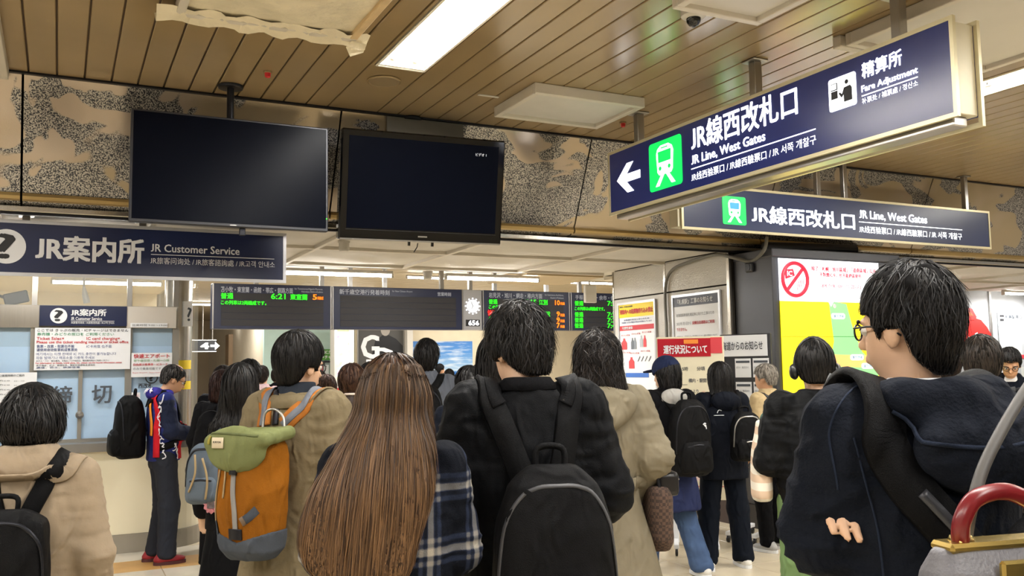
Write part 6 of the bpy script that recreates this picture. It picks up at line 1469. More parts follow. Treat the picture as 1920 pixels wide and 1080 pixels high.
ang_ = N(m_pl, 'ShaderNodeMath', operation='MULTIPLY_ADD'); ang_.inputs[1].default_value = .35; L(m_pl, sx.outputs[1], ang_.inputs[0]); L(m_pl, sx.outputs[0], ang_.inputs[2])
sA = stripes(ang_.outputs[0], 6.3, ST); sB = stripes(sx.outputs[2], 6.0, ST)
ad = N(m_pl, 'ShaderNodeMath', operation='ADD'); L(m_pl, sA, ad.inputs[0]); L(m_pl, sB, ad.inputs[1]); hf_ = N(m_pl, 'ShaderNodeMath', operation='MULTIPLY'); hf_.inputs[1].default_value = .5; L(m_pl, ad.outputs[0], hf_.inputs[0])
cr = N(m_pl, 'ShaderNodeValToRGB'); e = cr.color_ramp.elements; e[0].color = lin('#0e1119') + [1]; e[1].color = lin('#b5ac9c') + [1]; q = e.new(.25); q.color = lin('#262d40') + [1]; q = e.new(.5); q.color = lin('#6d6c6c') + [1]
L(m_pl, hf_.outputs[0], cr.inputs[0]); L(m_pl, cr.outputs[0], b.inputs['Base Color'])
x, y = spot(738, 2.55)
p = Person('woman with very long straight chestnut hair over a navy and cream plaid shirt', x, y, 21, 1.585, .0085, SKIN2, arms=(((.20, .04, 1.12), (.10, .25, 1.10)), ((.185, .04, 1.12), (.10, .25, 1.10))), build=.9)
p.body(); p.trousers(F_DKJEAN); p.shoes(F_SHOE)
p.top(m_pl, keys(.70, .20, .16, .185, .19), (.075, .068, .055), 'plaid_shirt', .010, hamp=.018)
LH = hair_mat('long_chestnut', '#33241a', '#7c5d3f', .5, base=1.2)
e1 = ell((0, -.016, .138), (.094, .112, .108))
lf = loft([(-.45, -.06, -.165, .03, .014), (-.41, -.075, -.168, .085, .022), (-.35, -.088, -.17, .135, .032), (-.27, -.092, -.17, .162, .042), (-.15, -.058, -.15, .170, .06), (-.03, -.022, -.10, .142, .075), (.06, -.006, -.035, .116, .10), (.13, 0, -.02, .104, .107), (.20, 0, -.02, .07, .08)], 2.3, .012)
def g5(P):
    d = smin(e1(P), lf(P), .03); y_, z = P[:, 1], P[:, 2]; return smax(d, -smax(.05 - y_, z - .165, .02), .02)
def lean5(P): return P
gnz = N(LH, 'ShaderNodeTexCoord'); sz_ = N(LH, 'ShaderNodeSeparateXYZ'); L(LH, gnz.outputs['Object'], sz_.inputs[0]); mr = N(LH, 'ShaderNodeMapRange'); mr.inputs[1].default_value = 1.05; mr.inputs[2].default_value = 1.55; mr.inputs[3].default_value = 1.25; mr.inputs[4].default_value = .62; L(LH, sz_.outputs[2], mr.inputs[0])
hm = N(LH, 'ShaderNodeMix', data_type='RGBA'); hm.blend_type = 'MULTIPLY'; hm.inputs[0].default_value = 1.; rmp_ = [n for n in LH.node_tree.nodes if n.type == 'VALTORGB'][0]; L(LH, rmp_.outputs[0], hm.inputs[6]); L(LH, mr.outputs[0], hm.inputs[7]); L(LH, hm.outputs[2], bsdf(LH).inputs['Base Color'])
p.hair(LH, g5, (-.34, -.27, -.49), (.24, .13, .27), 6800, seglen=.022, segs=13, wid=.0021, hfreq=(46, 46, 3.5), crown=(0.0, .0, .262), grav=.78, jit=.08, lift=.012, bias=(-.06, -.03, 0), off0=.001, amp=.008)
# dark roots at the parting
g5r = lambda P: smax(ell((0, -.016, .138), (.0965, .1145, .1105))(P), .205 - P[:, 2] - .25 * np.abs(P[:, 0]), .012)
p.hair(hair_mat('root_hair', '#1f140e', '#4b3220'), g5r, (-.12, -.14, .15), (.12, .13, .27), 900, seglen=.016, segs=6, crown=(0, .0, .265), grav=.7, jit=.1, lift=.002, name='parting')
# ---- tall man in black jacket, centre
x, y = spot(985, 2.9)
p = Person('tall man with tousled black hair in black jacket and black backpack, centre front', x, y, 17, 1.75, .0085, SKIN2, yaw=-24, pitch=18, fwd=.02, arms=('phone', 'phone'))
p.body(); p.trousers(fabric('black_trousers', '#08090b', .85)); p.shoes(F_BSHOE)
f = p.top(fabric('black_jacket_twill', '#08090c', .7), keys(.80, .20, .15, .20, .212, .074, 1.465, .195), (.092, .082, .062), 'jacket', .011, hamp=.022)
V, F = band(f, [(-.09, .04, 1.45), (-.075, -.05, 1.455), (0, -.085, 1.455), (.075, -.05, 1.455), (.09, .04, 1.45)], .045, .005, .004, 8); p.add('collar', V, F, F_BLACK)
p.hair_short(hair_mat('tousled_hair', '#090807', '#1c1715'), 4600, .011, .0, .62, .008, ear=.085, seglen=.012, segs=8, lift=.022, jit=.55, tip_wave=.35, wid=.0019, amp=.014)
B = p.pack('black daypack with wide straps on the tall man, centre front', F_PACK2, (.02, -.285, .965), (.34, .20, .54), 2.7, (1.02, 1.02, .94, .72), sx=(.115, .115), strap_w=.075, strap_m=F_PACK, pocket=True, zipm=mat('grey_zip', '#3b3b3e', .5), amp=.008, strap_to=1.20)
V, F = band(B.pf, [(.075, -.45, 1.03), (.078, -.45, .98)], .008, .006, .004); B.add('zip_pull', V, F, m_bez)
for sd in (-1, 1):
    V, F = band(f, [(sd * .10, -.12, 1.40), (sd * .122, -.07, 1.44), (sd * .125, -.01, 1.45)], .045, .004, .017); B.add('strap_loop', V, F, F_PACK2)
# ---- woman in trench coat
x, y = spot(1120, 4.2)
p = Person('woman with shoulder-length dark wavy hair in long belted khaki trench coat', x, y, 22, 1.705, .0095, SKIN2, arms=('hold', ((.245, -.06, 1.13), (.17, .10, .95))), pitch=4)
p.body(); p.trousers(F_BLACK); p.shoes(F_BSHOE)
slit = rbox((.02, -.30, .62), (.010, .14, .30), .004)
tk = keys(.50, .285, .22, .165, .19, .085, 1.465)
b0 = loft([(z, cx, cy, rx, ry) for z, cx, cy, rx, ry in tk], 2.3)
f = p.top(F_TRENCH, tk, (.085, .078, .058), 'trench_coat', .009, hamp=.018, freq=(11, 11, 3.5))
V, F = band(f, [(-.17, .05, 1.02), (-.17, -.06, 1.02), (-.08, -.14, 1.02), (.02, -.15, 1.02), (.10, -.13, 1.02), (.18, -.05, 1.02), (.18, .05, 1.02)], .055, .008, .004, 8); bl_ = p.add('belt', V, F, F_TRENCH); V, F = band(f, [(.10, -.13, 1.02), (.15, -.10, 1.018)], .06, .006, .014); p.add('belt_end', V, F, F_TRENCH, bl_)
V, F = band(f, [(.015, -.25, .84), (.017, -.25, .70), (.02, -.25, .52)], .030, .004, .002, 8, taper=(.004, .022, .05)); p.add('back_vent', V, F, fabric('trench_vent_cloth', '#5d5442', .9))  # darker tapering strip laid along the back vent
hd_ = U(*[rcone(a, b_, .038, .038) for a, b_ in zip(((-.12, .05, 1.43), (-.15, -.05, 1.41), (-.07, -.13, 1.36), (.03, -.15, 1.31)), ((-.15, -.05, 1.41), (-.07, -.13, 1.36), (.03, -.15, 1.31), (.11, -.11, 1.38)))], rcone((.11, -.11, 1.38), (.14, .0, 1.43), .038, .035), ell((0, -.12, 1.36), (.13, .05, .10)), k=.04)
V, F = surf(hd_, (-.25, -.25, 1.2), (.25, .15, 1.52), .010); V = wrinkle(V, hd_, .008, (12, 12, 9), 3.); p.add('hood', V, F, F_TRENCH)
p.hair_bob(hair_mat('wavy_hair', '#0d0908', '#211915'), 3200, -.07, .016, .030, jit=.7, lift=.022, seglen=.017, segs=9, tip_wave=.7, wid=.0025, amp=.016, hfreq=(22, 22, 14))
hb = p.carried('shoulder_bag', 'brown checked cloth bag beside the trench coat', 'bag', (.26, .02, .72))
m_ck = mat('brown_check', '#5c4236', .9); b = bsdf(m_ck); cb = N(m_ck, 'ShaderNodeTexChecker', Scale=70.); cb.inputs['Color1'].default_value = lin('#5a463c') + [1]; cb.inputs['Color2'].default_value = lin('#3f322c') + [1]; tc = N(m_ck, 'ShaderNodeTexCoord'); L(m_ck, tc.outputs['Object'], cb.inputs['Vector']); L(m_ck, cb.outputs[0], b.inputs['Base Color'])
q = loft([(.70, .27, .02, .05, .06), (.76, .27, .02, .06, .10), (.95, .265, .02, .06, .13), (1.0, .26, .02, .05, .12)], 2.4, .02); V, F = surf(q, (.15, -.15, .68), (.36, .2, 1.02), .010); V = wrinkle(V, q, .008, (10, 10, 8), 1.); hb.add('pouch', V, F, m_ck)
q = MB().tube(crom([(.26, -.08, .98), (.22, -.07, 1.2), (.19, -.02, 1.40)], 6), .008, 8); hb.add('strap', np.array(q.v), q.f, m_dark)
hb = p.carried('black_pouch', 'small black leather pouch above the brown checked bag', 'bag', (.30, -.1, .97)); q = rbox((.30, .02, 1.01), (.05, .10, .055), .02); V, F = surf(q, (.2, -.15, .9), (.4, .2, 1.1), .010); hb.add('pouch', V, F, F_BSHOE); q = MB().tube([(.35, -.06, 1.03), (.355, -.02, 1.03)], .004, 6); hb.add('clasp', np.array(q.v), q.f, m_alu)
# ---- man with glasses and hooded jacket, right front
x, y = spot(1706, 1.92)
p = Person('man with black hair and glasses in hooded navy jacket with arms crossed, right front', x, y, 14, 1.755, .0072, SKIN2, yaw=-26, pitch=2, bres=1., build=.94, arms=(((.198, .02, 1.165), (-.02, .17, 1.17)), ((.21, .12, 1.17), (-.180, .070, 1.205))), head_k=.93)
p.hdir = {1: np.array([-.14, -.985, .03])}; p.HP[2] += .008
p.body(); p.trousers(F_BLACK); p.shoes(F_BSHOE); p.eyes()
m_dn = fabric('washed_navy_cotton', '#11151e', .85, bump=.35, bscale=120, var=.16, vs=4)
f = p.top(m_dn, keys(.82, .20, .15, .20, .205, .078, 1.46, .185), (.082, .076, .06), 'jacket', .010, hamp=.022)
hd_ = U(*[rcone(a, b_, .036, .036) for a, b_ in zip(((-.105, .09, 1.40), (-.118, -.02, 1.425), (-.09, -.10, 1.43), (0, -.14, 1.43), (.09, -.10, 1.43), (.118, -.02, 1.425)), ((-.118, -.02, 1.425), (-.09, -.10, 1.43), (0, -.14, 1.43), (.09, -.10, 1.43), (.118, -.02, 1.425), (.105, .09, 1.40)))], ell((.04, -.155, 1.335), (.155, .065, .085)), k=.04)
V, F = surf(hd_, (-.26, -.3, 1.2), (.26, .2, 1.56), .0085); V = wrinkle(V, hd_, .012, (8, 8, 8), 6.); ho = p.add('hood', V, F, m_dn)
V, F = band(hd_, [(-.16, -.13, 1.40), (-.12, -.19, 1.36), (0, -.23, 1.345), (.12, -.19, 1.36), (.16, -.13, 1.40)], .008, .003, .002, 8); p.add('hood_seam', V, F, fabric('navy_thread', '#1e2534', .8), ho)
V, F = band(f, [(-.07, -.02, 1.465), (-.055, -.055, 1.47), (0, -.076, 1.472), (.055, -.055, 1.47)], .018, .005, .003, 8); p.add('shirt_collar', V, F, m_wtext)
for pth in ([(-.19, -.08, 1.36), (-.17, -.11, 1.20), (-.165, -.12, 1.02), (-.17, -.12, .86)], [(-.15, -.03, 1.42), (-.20, -.04, 1.36), (-.215, -.06, 1.26)]):
    V, F = band(f, pth, .004, .002, .009, 12); p.add('seam', V, F, fabric('navy_thread', '#1e2534', .8))
p.hair_short(H_BLACK, 5800, .001, .002, .62, .008, ear=.108, fringe=.15, seglen=.011, segs=8, lift=.015, jit=.5, tip_wave=.25, wid=.0016, amp=.014); p.glasses(m_black)
B = p.pack('dark grey backpack with broad straps on the hooded navy jacket', F_PACK2, (.12, -.27, 1.0), (.33, .20, .50), 2.8, (1., 1., 1., .8), straps=False, pocket=True, amp=.006, rotz=.2, res=.009)
V, F = band(f, [(-.12, .06, 1.43), (-.135, -.03, 1.435), (-.145, -.10, 1.36), (-.12, -.14, 1.28), (-.06, -.16, 1.20), (.0, -.17, 1.13), (.05, -.17, 1.08)], .085, .016, .016, 8); sst = B.add('shoulder_strap', V, F, F_PACK)
V, F = band(f, [(-.10, -.15, 1.26), (-.03, -.17, 1.18), (.06, -.18, 1.11)], .022, .006, .028, 8); B.add('load_strap', V, F, m_bez, sst); q = MB().tube([(.05, -.21, 1.13), (.075, -.215, 1.11), (.085, -.215, 1.09)], .007, 8); B.add('clip', np.array(q.v), q.f, m_alu, sst)
V, F = band(f, [(-.12, .09, 1.43), (-.125, .05, 1.455)], .05, .03, .02); B.add('chest_buckle', V, F, m_black)
V, F = band(f, [(.11, .06, 1.44), (.12, -.03, 1.45), (.12, -.11, 1.39)], .08, .014, .010, 8); B.add('shoulder_strap', V, F, F_PACK)
# ---- man with headphones and green trousers
x, y = spot(1528, 4.4)
p = Person('man with black headphones in black quilted jacket and green trousers', x, y, 38, 1.655, .0095, SKIN2, arms=('phone', 'phone'), pitch=6)
p.body(); p.shoes(F_SHOE); p.trousers(F_SAGE, (.115, .10, .085), .012)
m_pf = fabric('black_quilt', '#0c0d0f', .6, sheen=0.)
f = p.top(m_pf, keys(.90, .20, .155, .205, .22, .085, 1.46), (.084, .076, .058), 'quilted_jacket', .012, hamp=.015, freq=(5, 5, 16))
p.hair_short(H_BLACK, 2400, .006, .02, .75, .0, seglen=.012, segs=7, lift=.004, jit=.2)
hp = p.carried('headphones', 'black over-ear headphones on the man in quilted jacket', 'headphones', p.hl(np.array([0, -.01, .05])))
arc = [p.hl(np.array([.098 * math.cos(a), -.01, .10 + .155 * math.sin(a)])) for a in np.linspace(0, math.pi, 19)]; q = MB().tube(arc, .008, 8); hp.add('headband', np.array(q.v), q.f, m_black)
for a in (-1, 1):
    e_ = p.head_f(U(ell((a * .098, -.01, .085), (.022, .038, .042)), ell((a * .112, -.01, .085), (.012, .03, .033)), k=.01)); c = p.hl(np.array([a * .1, -.01, .085])); V, F = surf(e_, c - .06, c + .06, .007); hp.add('ear_cup', V, F, m_black)
tb = p.carried('tote_bag', 'white tote bag with pale peach stripes on the headphone man\'s arm', 'bag', (-.27, .09, .91))
m_tt = mat('striped_tote', '#ddd3c0', .8); b = bsdf(m_tt); wv = N(m_tt, 'ShaderNodeTexWave', Scale=4.2); wv.bands_direction = 'Z'; tc = N(m_tt, 'ShaderNodeTexCoord'); L(m_tt, tc.outputs['Object'], wv.inputs['Vector']); rr = N(m_tt, 'ShaderNodeValToRGB'); e = rr.color_ramp.elements; e[0].position = .48; e[1].position = .52; e[0].color = lin('#e3dbcb') + [1]; e[1].color = lin('#d0b59a') + [1]; L(m_tt, wv.outputs['Fac'], rr.inputs[0]); L(m_tt, rr.outputs[0], b.inputs['Base Color'])
q = loft([(.91, -.275, .09, .045, .15), (.94, -.275, .09, .05, .165), (1.15, -.27, .10, .045, .125), (1.30, -.265, .11, .02, .085)], 3., .01); q2 = lambda P: q(P); V, F = surf(q2, (-.4, -.12, .88), (-.18, .3, 1.32), .010); V = wrinkle(V, q2, .006, (8, 8, 6), 2.); tb.add('bag_body', V, F, m_tt)
for dy in (-.04, .06):
    q = MB().tube(crom([(-.265, .10 + dy, 1.28), (-.25, .10 + dy * .6, 1.33), (-.21, .09 + dy * .5, 1.35)], 6), .008, 6); tb.add('handle', np.array(q.v), q.f, mat('green_handle', '#3b6258', .7))
# ---- girl before the notice stand
P0 = at(1362, 1064, z=0)
p = Person('young woman with long black hair in navy parka, dark jeans and white trainers', float(P0[0]), float(P0[1]), 14, 1.56, .011, SKIN2, arms=('phone', 'phone'), pitch=5,
           legs={-1: (np.array([-.09, 0, .9]), np.array([-.14, .0, .48]), np.array([-.18, -.02, .09])), 1: (np.array([.09, 0, .9]), np.array([.13, .01, .48]), np.array([.16, .0, .09]))})
p.body(); p.trousers(F_DKJEAN, (.10, .085, .085), .008); p.shoes(F_SHOE, None, 1.05)
f = p.top(fabric('navy_parka', '#0c101a', .75), keys(.74, .215, .165, .20, .205), (.082, .072, .055), 'parka', .008, hamp=.016)
hd_ = U(ell((0, -.10, 1.38), (.135, .075, .085)), rcone((-.10, .05, 1.42), (.10, .05, 1.42), .04, .04), k=.05); V, F = surf(hd_, (-.2, -.25, 1.2), (.2, .15, 1.55), .011); V = wrinkle(V, hd_, .008, (10, 10, 10), 6.); p.add('hood', V, F, MATS['navy_parka'])
p.hair_long(H_BLACK, 1500, -.10, .010, -.02, .0)
V, F = band(f, [(-.13, -.14, 1.27), (-.04, -.16, 1.27)], .006, .003, .004); p.add('chest_logo', V, F, m_wtext); V, F = band(f, [(-.10, -.15, 1.29), (-.085, -.155, 1.315), (-.06, -.16, 1.31)], .006, .003, .004); p.add('chest_logo', V, F, m_wtext)
B = p.pack('small black backpack slung on the navy parka', F_PACK, (.09, -.27, 1.10), (.27, .16, .40), 2.6, (1., 1., .95, .75), sx=(.08, .12), strap_w=.05, zipm=m_alu, which=(1,))
# ---- cap person
P0 = at(1262, 1080, z=0)
p = Person('person in navy cap with grey hood, blue tunic over jeans, before the safety poster', float(P0[0]), float(P0[1]), 4, 1.60, .011, SKIN2, yaw=-25, pitch=8,
           legs={-1: (np.array([-.09, 0, .9]), np.array([-.12, .10, .50]), np.array([-.16, .12, .09])), 1: (np.array([.09, 0, .9]), np.array([.12, .0, .48]), np.array([.18, -.14, .10]))})
p.body(); p.trousers(F_JEAN, (.10, .085, .085), .008); p.shoes(F_SHOE)
f = p.top(F_BLACK, keys(.80, .20, .15), (.082, .07, .055), 'jacket', .007)
tn = loft([(.52, 0, 0, .245, .20), (.72, 0, 0, .215, .17), (.9, 0, 0, .18, .14)]); V, F = surf(tn, (-.3, -.3, .5), (.3, .3, .92), .012); V = wrinkle(V, tn, .012, (10, 10, 2), 2.); p.add('tunic', V, F, fabric('navy_blue_tunic', '#262d4e', .85))
hd_ = U(ell((0, -.09, 1.39), (.115, .065, .075)), rcone((-.09, .04, 1.42), (.09, .04, 1.42), .038, .038), k=.05); V, F = surf(hd_, (-.2, -.25, 1.2), (.2, .15, 1.55), .011); V = wrinkle(V, hd_, .008, (10, 10, 10), 6.); p.add('hood', V, F, fabric('grey_jersey', '#a3a19c', .9))
p.hair_bob(H_BLACK, 900, -.03, .006)
cp = p.carried('cap', 'dark navy baseball cap on the person before the safety poster', 'cap', p.hl(np.array([0, 0, .16])))
ce = ell((0, -.015, .145), (.101, .122, .118)); c_f = p.head_f(lambda P: smax(ce(P), .135 - P[:, 2] - .25 * P[:, 1], .006)); c = p.hl(np.array([0, 0, .2])); V, F = surf(c_f, c - .17, c + .17, .010); cp.add('crown', V, F, fabric('cap_navy', '#1d2540', .85))
bf_ = p.head_f(lambda P: smax(ell((0, .10, .155), (.085, .10, .012))(P), .08 - P[:, 1], .005)); c = p.hl(np.array([0, .13, .155])); V, F = surf(bf_, c - .14, c + .14, .008); cp.add('brim', V, F, MATS['cap_navy'])
B = p.pack('tall black backpack with small white logo on the person in navy cap', F_PACK, (.02, -.27, 1.09), (.32, .20, .58), 2.8, (.95, 1., 1., .8), sx=(.09, .09), strap_w=.06, amp=.008)
for i in range(3): V, F = band(B.f, [(.085 + .008 * i, -.40, 1.195 - .006 * i), (.105 + .006 * i, -.40, 1.205 - .014 * i), (.12, -.40, 1.20 - .02 * i)], .008, .002, .003); B.add('white_logo', V, F, m_wtext)
# ---- old man behind the headphone man
x, y = spot(1436, 7.7)
p = Person('grey haired man in beige jacket between navy parka and quilted jacket', x, y, -14, 1.545, .013, SKIN, yaw=-10, pitch=8)
p.body(); p.trousers(F_BLACK); p.shoes(mat('grey_shoe', '#a8a8a6', .5)); p.top(fabric('sand_jacket', '#b8a37c', .8), keys(.84), name='jacket'); p.hair_short(H_GREY, 900, .006, .03, .75, -.004, seglen=.01, segs=5, lift=.012); V, F = band(p.cloth, [(-.13, .06, 1.42), (-.1, -.08, 1.40), (0, -.12, 1.36), (.12, -.12, 1.25)], .03, .006, .004); p.add('bag_strap', V, F, m_black)
# ---- right background
x, y = spot(1842, 4.4)
p = Person('man in black suit with white collar and thinning hair, right of the hood', x, y, 50, 1.665, .012, SKIN, pitch=6)
p.body(); p.trousers(F_BLACK); p.shoes(F_BSHOE); f = p.top(F_BLACK, keys(.80, .19, .14, .185, .20), name='suit_jacket', amp=.005); cl_ = loft([(1.42, 0, -.012, .085, .08), (1.49, 0, -.006, .068, .066)], 2.2, .006); V, F = surf(cl_, (-.12, -.12, 1.4), (.12, .12, 1.52), .01); p.add('shirt_collar', V, F, m_wtext)
p.hair_short(hair_mat('thin_hair', '#17130f', '#3a312a'), 1300, .004, .02, .75, 0., seglen=.011, segs=6)
p.pack('black backpack on the suited man at the right edge', F_PACK, (.03, -.26, 1.12), (.30, .17, .46), 2.8, sx=(.1, .1), strap_w=.05)
x, y = spot(1778, 6.2)
p = Person('person with dark brown hair seen between hooded man and suited man', x, y, 60, 1.64, .018, SKIN2); p.body(); p.trousers(F_BLACK); p.shoes(F_BSHOE); p.top(F_BLACK, keys(.8), name='coat'); p.hair_short(H_BROWN, 900, .008, .01, .7)
x, y = spot(1893, 7.6)
p = Person('man in dark coat and glasses looking down, facing the camera at the right edge', x, y, 232, 1.66, .011, SKIN, bres=1., pitch=26, fwd=.03, arms=('phone', 'phone')); p.body(); p.eyes(); p.trousers(F_BLACK); p.shoes(F_BSHOE); p.top(F_NAVY, keys(.6, .22, .17), name='coat'); p.hair_short(H_BLACK, 900, .004, .02, .8); p.glasses(m_dark)
cl_ = loft([(1.40, 0, .0, .085, .085), (1.475, 0, .0, .068, .066)], 2.2, .006); V, F = surf(cl_, (-.12, -.12, 1.38), (.12, .12, 1.5), .011); p.add('shirt_collar', V, F, m_wtext)
# ---- middle distance crowd
x, y = spot(468, 7.0); p = Person('black haired man partly hidden behind the khaki coat man, left crowd', x, y, 25, 1.64, .019, SKIN2); p.body(); p.trousers(F_BLACK); p.shoes(F_BSHOE); p.top(F_NAVY, JK); p.hair_short(H_BLACK, 600, .008)
x, y = spot(614, 9.4); p = Person('woman with brown hair in camel coat looking at a phone, left of the showcase', x, y, -35, 1.50, .014, SKIN2, arms=('phone', 'phone'), pitch=15); p.body(); p.trousers(F_BLACK); p.shoes(F_BSHOE); p.top(F_CAMEL, keys(.45, .25, .2), name='coat'); p.hair_bob(H_CHEST, 600, -.02, .012)
x, y = spot(590, 10.6); p = Person('dark haired person in pale pink top beyond the camel coat', x, y, -60, 1.52, .024, SKIN2); p.body(); p.trousers(F_BLACK); p.shoes(F_BSHOE); p.top(fabric('pale_pink_knit', '#c9aeb0', .9), JK, name='sweater'); p.hair_bob(H_BLACK, 300, .0, .01)
x, y = spot(660, 5.9); p = Person('woman with tied brown hair and black jacket behind the chestnut hair, left side', x, y, 22, 1.585, .015, SKIN2); p.body(); p.trousers(F_BLACK); p.shoes(F_BSHOE); p.top(F_BLACK, keys(.8, .2, .15)); p.hair_short(H_CHEST, 900, .008, -.02, .5)
pf_ = p.head_f(loft([(-.22, 0, -.11, .02, .015), (-.12, 0, -.12, .04, .03), (-.02, 0, -.115, .045, .035), (.05, 0, -.10, .03, .03)], 2., .01)); c = p.hl(np.array([0, -.11, -.08])); V, F = surf(pf_, c - [.08, .08, .18], c + [.08, .08, .16], .011); p.add('ponytail', V, F, H_BROWN)
q = MB().tube([p.hl(np.array([.035 * math.cos(a), -.11 + .03 * math.sin(a), .035])) for a in np.linspace(0, 2 * math.pi, 13)], .008, 6, False); p.add('hair_tie', np.array(q.v), q.f, mat('pearl_tie', '#cdbdb0', .3)); hd_ = ell((0, -.09, 1.37), (.12, .06, .08)); V, F = surf(hd_, (-.2, -.2, 1.2), (.2, .05, 1.5), .012); p.add('hood', V, F, fabric('grey_jersey', '#a3a19c', .9))
x, y = spot(697, 6.6); p = Person('black haired person mostly hidden by the chestnut hair', x, y, 25, 1.60, .019, SKIN2); p.body(); p.trousers(F_BLACK); p.shoes(F_BSHOE); p.top(F_BLACK, JK); p.hair_bob(H_BLACK, 500, .02, .008)
x, y = spot(800, 7.4); p = Person('man in grey jacket with black backpack before the sea picture', x, y, 22, 1.775, .015, SKIN2); p.body(); p.trousers(F_NAVY); p.shoes(F_BSHOE); p.top(F_GREY, keys(.8, .2, .15, .19, .2), name='jacket'); p.hair_short(H_BLACK, 1000, .008, .0, .7, .01, lift=.02); p.pack('black backpack on the man in grey jacket', F_PACK, (-.03, -.26, 1.13), (.30, .17, .48), 2.8, sx=(.1, .1))
x, y = spot(826, 18.5); p = Person('far man with short black hair before the sea picture', x, y, 80, 1.65, .028, SKIN); p.body(); p.trousers(F_BLACK); p.shoes(F_BSHOE); p.top(F_BLACK, JK); p.hair_short(H_BLACK, 0)
x, y = spot(843, 15.5); p = Person('far woman with long black hair in dusty pink coat', x, y, 50, 1.54, .026, SKIN2); p.body(); p.trousers(F_BLACK); p.shoes(F_BSHOE); p.top(fabric('dusty_pink_wool', '#a8878c', .9), keys(.5, .24, .19), name='coat'); p.hair_long(H_BLACK, 300, -.2)
x, y = spot(866, 13.0); p = Person('far person in pale blouse right of the dusty pink coat', x, y, 60, 1.50, .026, SKIN2); p.body(); p.trousers(F_BLACK); p.shoes(F_BSHOE); p.top(fabric('pale_blouse', '#c8b6a6', .9), JK, name='blouse'); p.hair_bob(H_BLACK, 200, .02)
x, y = spot(878, 5.6); p = Person('woman with black hair pinned up by a pearl clip in navy jacket', x, y, 10, 1.56, .012, SKIN2, yaw=8); p.body(); p.trousers(F_BLACK); p.shoes(F_BSHOE); p.top(F_NAVY, keys(.8, .2, .15)); p.hair_short(H_BLACK, 1000, .004, .02, .7)
bn = p.head_f(ell((.02, -.11, .13), (.045, .035, .05))); c = p.hl(np.array([.02, -.11, .13])); V, F = surf(bn, c - .07, c + .07, .010); p.add('bun', V, F, H_BLACK); bn = p.head_f(ell((.04, -.135, .11), (.012, .014, .028))); c = p.hl(np.array([.04, -.135, .11])); V, F = surf(bn, c - .05, c + .05, .007); p.add('hair_clip', V, F, mat('pearl_tie', '#cdbdb0', .3))
x, y = spot(935, 4.0); p = Person('woman with long black hair and lavender scarf left of the tall man', x, y, 24, 1.69, .011, SKIN2); p.body(); p.trousers(F_BLACK); p.shoes(F_BSHOE); p.top(fabric('tan_twill', '#9c7f58', .8), keys(.5, .25, .19), name='coat'); p.hair_long(H_BLACK, 1300, -.12, .010, -.02, .0)
sc_ = U(*[rcone(a, b_, .045, .045) for a, b_ in zip(((-.1, .06, 1.42), (-.15, -.05, 1.40), (-.02, -.14, 1.38), (.13, -.06, 1.40)), ((-.15, -.05, 1.40), (-.02, -.14, 1.38), (.13, -.06, 1.40), (.1, .06, 1.42)))], k=.03); V, F = surf(sc_, (-.3, -.25, 1.2), (.3, .2, 1.5), .012); V = wrinkle(V, sc_, .01, (14, 14, 14), 1.); p.add('scarf', V, F, fabric('lavender_scarf', '#9a92a6', .9))
P0 = at(1284, 990, z=0); p = Person('person in black flat shoes standing close to the pillar behind the navy cap', float(P0[0]), float(P0[1]), 30, 1.57, .016, SKIN2); p.body(); p.trousers(fabric('beige_slacks', '#9d8562', .85)); p.shoes(F_BSHOE); p.top(F_BLACK, keys(.6, .2, .16), name='coat'); p.hair_bob(H_BLACK, 200, .02)
rngc = np.random.default_rng(11)
tones = [F_BLACK, F_NAVY, F_GREY, F_CAMEL, F_KHAKI, MATS['pale_pink_knit']]
names = ['black', 'navy', 'grey', 'camel', 'khaki', 'pale pink']
for i, (px, d, h) in enumerate(((412, 9.9, 1.56), (420, 8.2, 1.60), (492, 11.0, 1.62), (578, 12.6, 1.66), (600, 13.6, 1.55), (722, 9.5, 1.66), (900, 8.6, 1.60), (520, 14.0, 1.6))):
    x, y = spot(px, d); j = (i * 5 + 1) % 6
    lab = ['far person in navy jacket beside the steel column', 'person in black jacket behind the reddish brown hair', 'far person in pale pink top in the left passage', 'far person in camel jacket below the green card sign', 'far person in grey jacket beyond the camel coat', 'person in khaki jacket hidden behind the chestnut hair crown', 'person in navy jacket left of the lavender scarf', 'far person in black jacket deep in the left passage'][i]
    j = [1, 0, 5, 3, 2, 4, 1, 0][i]
    p = Person(lab, x, y, float(rngc.uniform(-20, 60)), h, .026, SKIN2); p.body(hands=True); p.trousers(F_BLACK); p.shoes(F_BSHOE); p.top(tones[j], JK)
    (p.hair_bob if i % 2 else p.hair_short)(H_BROWN if i % 3 else H_BLACK, 250)
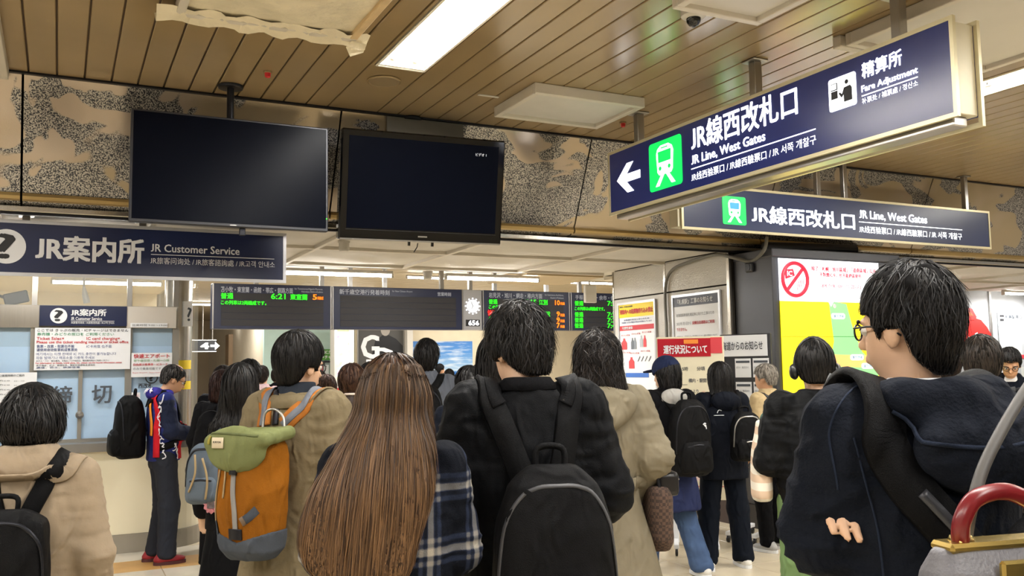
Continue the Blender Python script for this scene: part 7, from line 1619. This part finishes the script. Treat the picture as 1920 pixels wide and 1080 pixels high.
# ---- passer-by at the right edge with grey handbag
x, y = spot(2260, 1.30)
p = Person('passer-by in black coat at the right edge carrying the grey handbag', x, y, 120, 1.58, .010, SKIN2, arms=('hang', 'hold')); p.body(); p.trousers(F_BLACK); p.shoes(F_BSHOE); p.top(F_BLACK, keys(.55, .22, .17), name='coat'); p.hair_bob(H_BLACK, 600, .0, .01)
c = at(1868, 1105, d=1.30); ang = math.atan2(CM.T[1, 0], CM.T[0, 0])
t = thing('handbag', 'grey leather handbag with red handle and gold fittings, lower right corner', 'bag', (c[0], c[1], c[2] - .10), ang + .25)
def hb_add(nm, V, F, m, par=None, sm=True): return link(nm, new_mesh(nm, V, F, sm), par or t, m)
q = loft([(.0, 0, 0, .125, .05), (.03, 0, 0, .13, .055), (.13, 0, 0, .112, .04), (.165, 0, 0, .098, .022)], 4., .01); V, F = surf(q, (-.17, -.1, -.01), (.17, .1, .2), .006); hb_add('bag_body', V, F, mat('grey_leather', '#66656a', .45, bump=.2, bscale=200))
m_gold = mat('gold_fitting', '#c2a860', .25, .9)
q = MB().box((-.09, -.024, .158), (.09, .024, .172), bev=.005); hb_add('gold_frame', q.v, q.f, m_gold, None, False)
q = MB().box((-.03, -.05, .12), (.03, -.038, .15), bev=.004); hb_add('gold_clasp', q.v, q.f, m_gold, None, False)
q = MB().tube(crom([(-.055, 0, .165), (-.06, -.01, .20), (-.035, -.012, .232), (.02, -.012, .238), (.07, -.01, .21), (.082, 0, .165)], 8), .0125, 10); hb_add('handle', np.array(q.v), q.f, mat('red_leather_handle', '#6e161c', .3))
for x_ in (-.055, .082): q = MB().tube([(x_ - .012, 0, .168), (x_ + .012, 0, .168)], .014, 10); hb_add('handle_ring', np.array(q.v), q.f, m_gold)
q = MB().tube(crom([(-.02, .03, .17), (.0, .035, .22), (.05, .05, .29), (.16, .07, .40), (.34, .08, .56)], 8), .009, 8); hb_add('shoulder_strap', np.array(q.v), q.f, mat('grey_strap', '#545250', .5))

for o in _TXT: bpy.data.curves.remove(o.data)
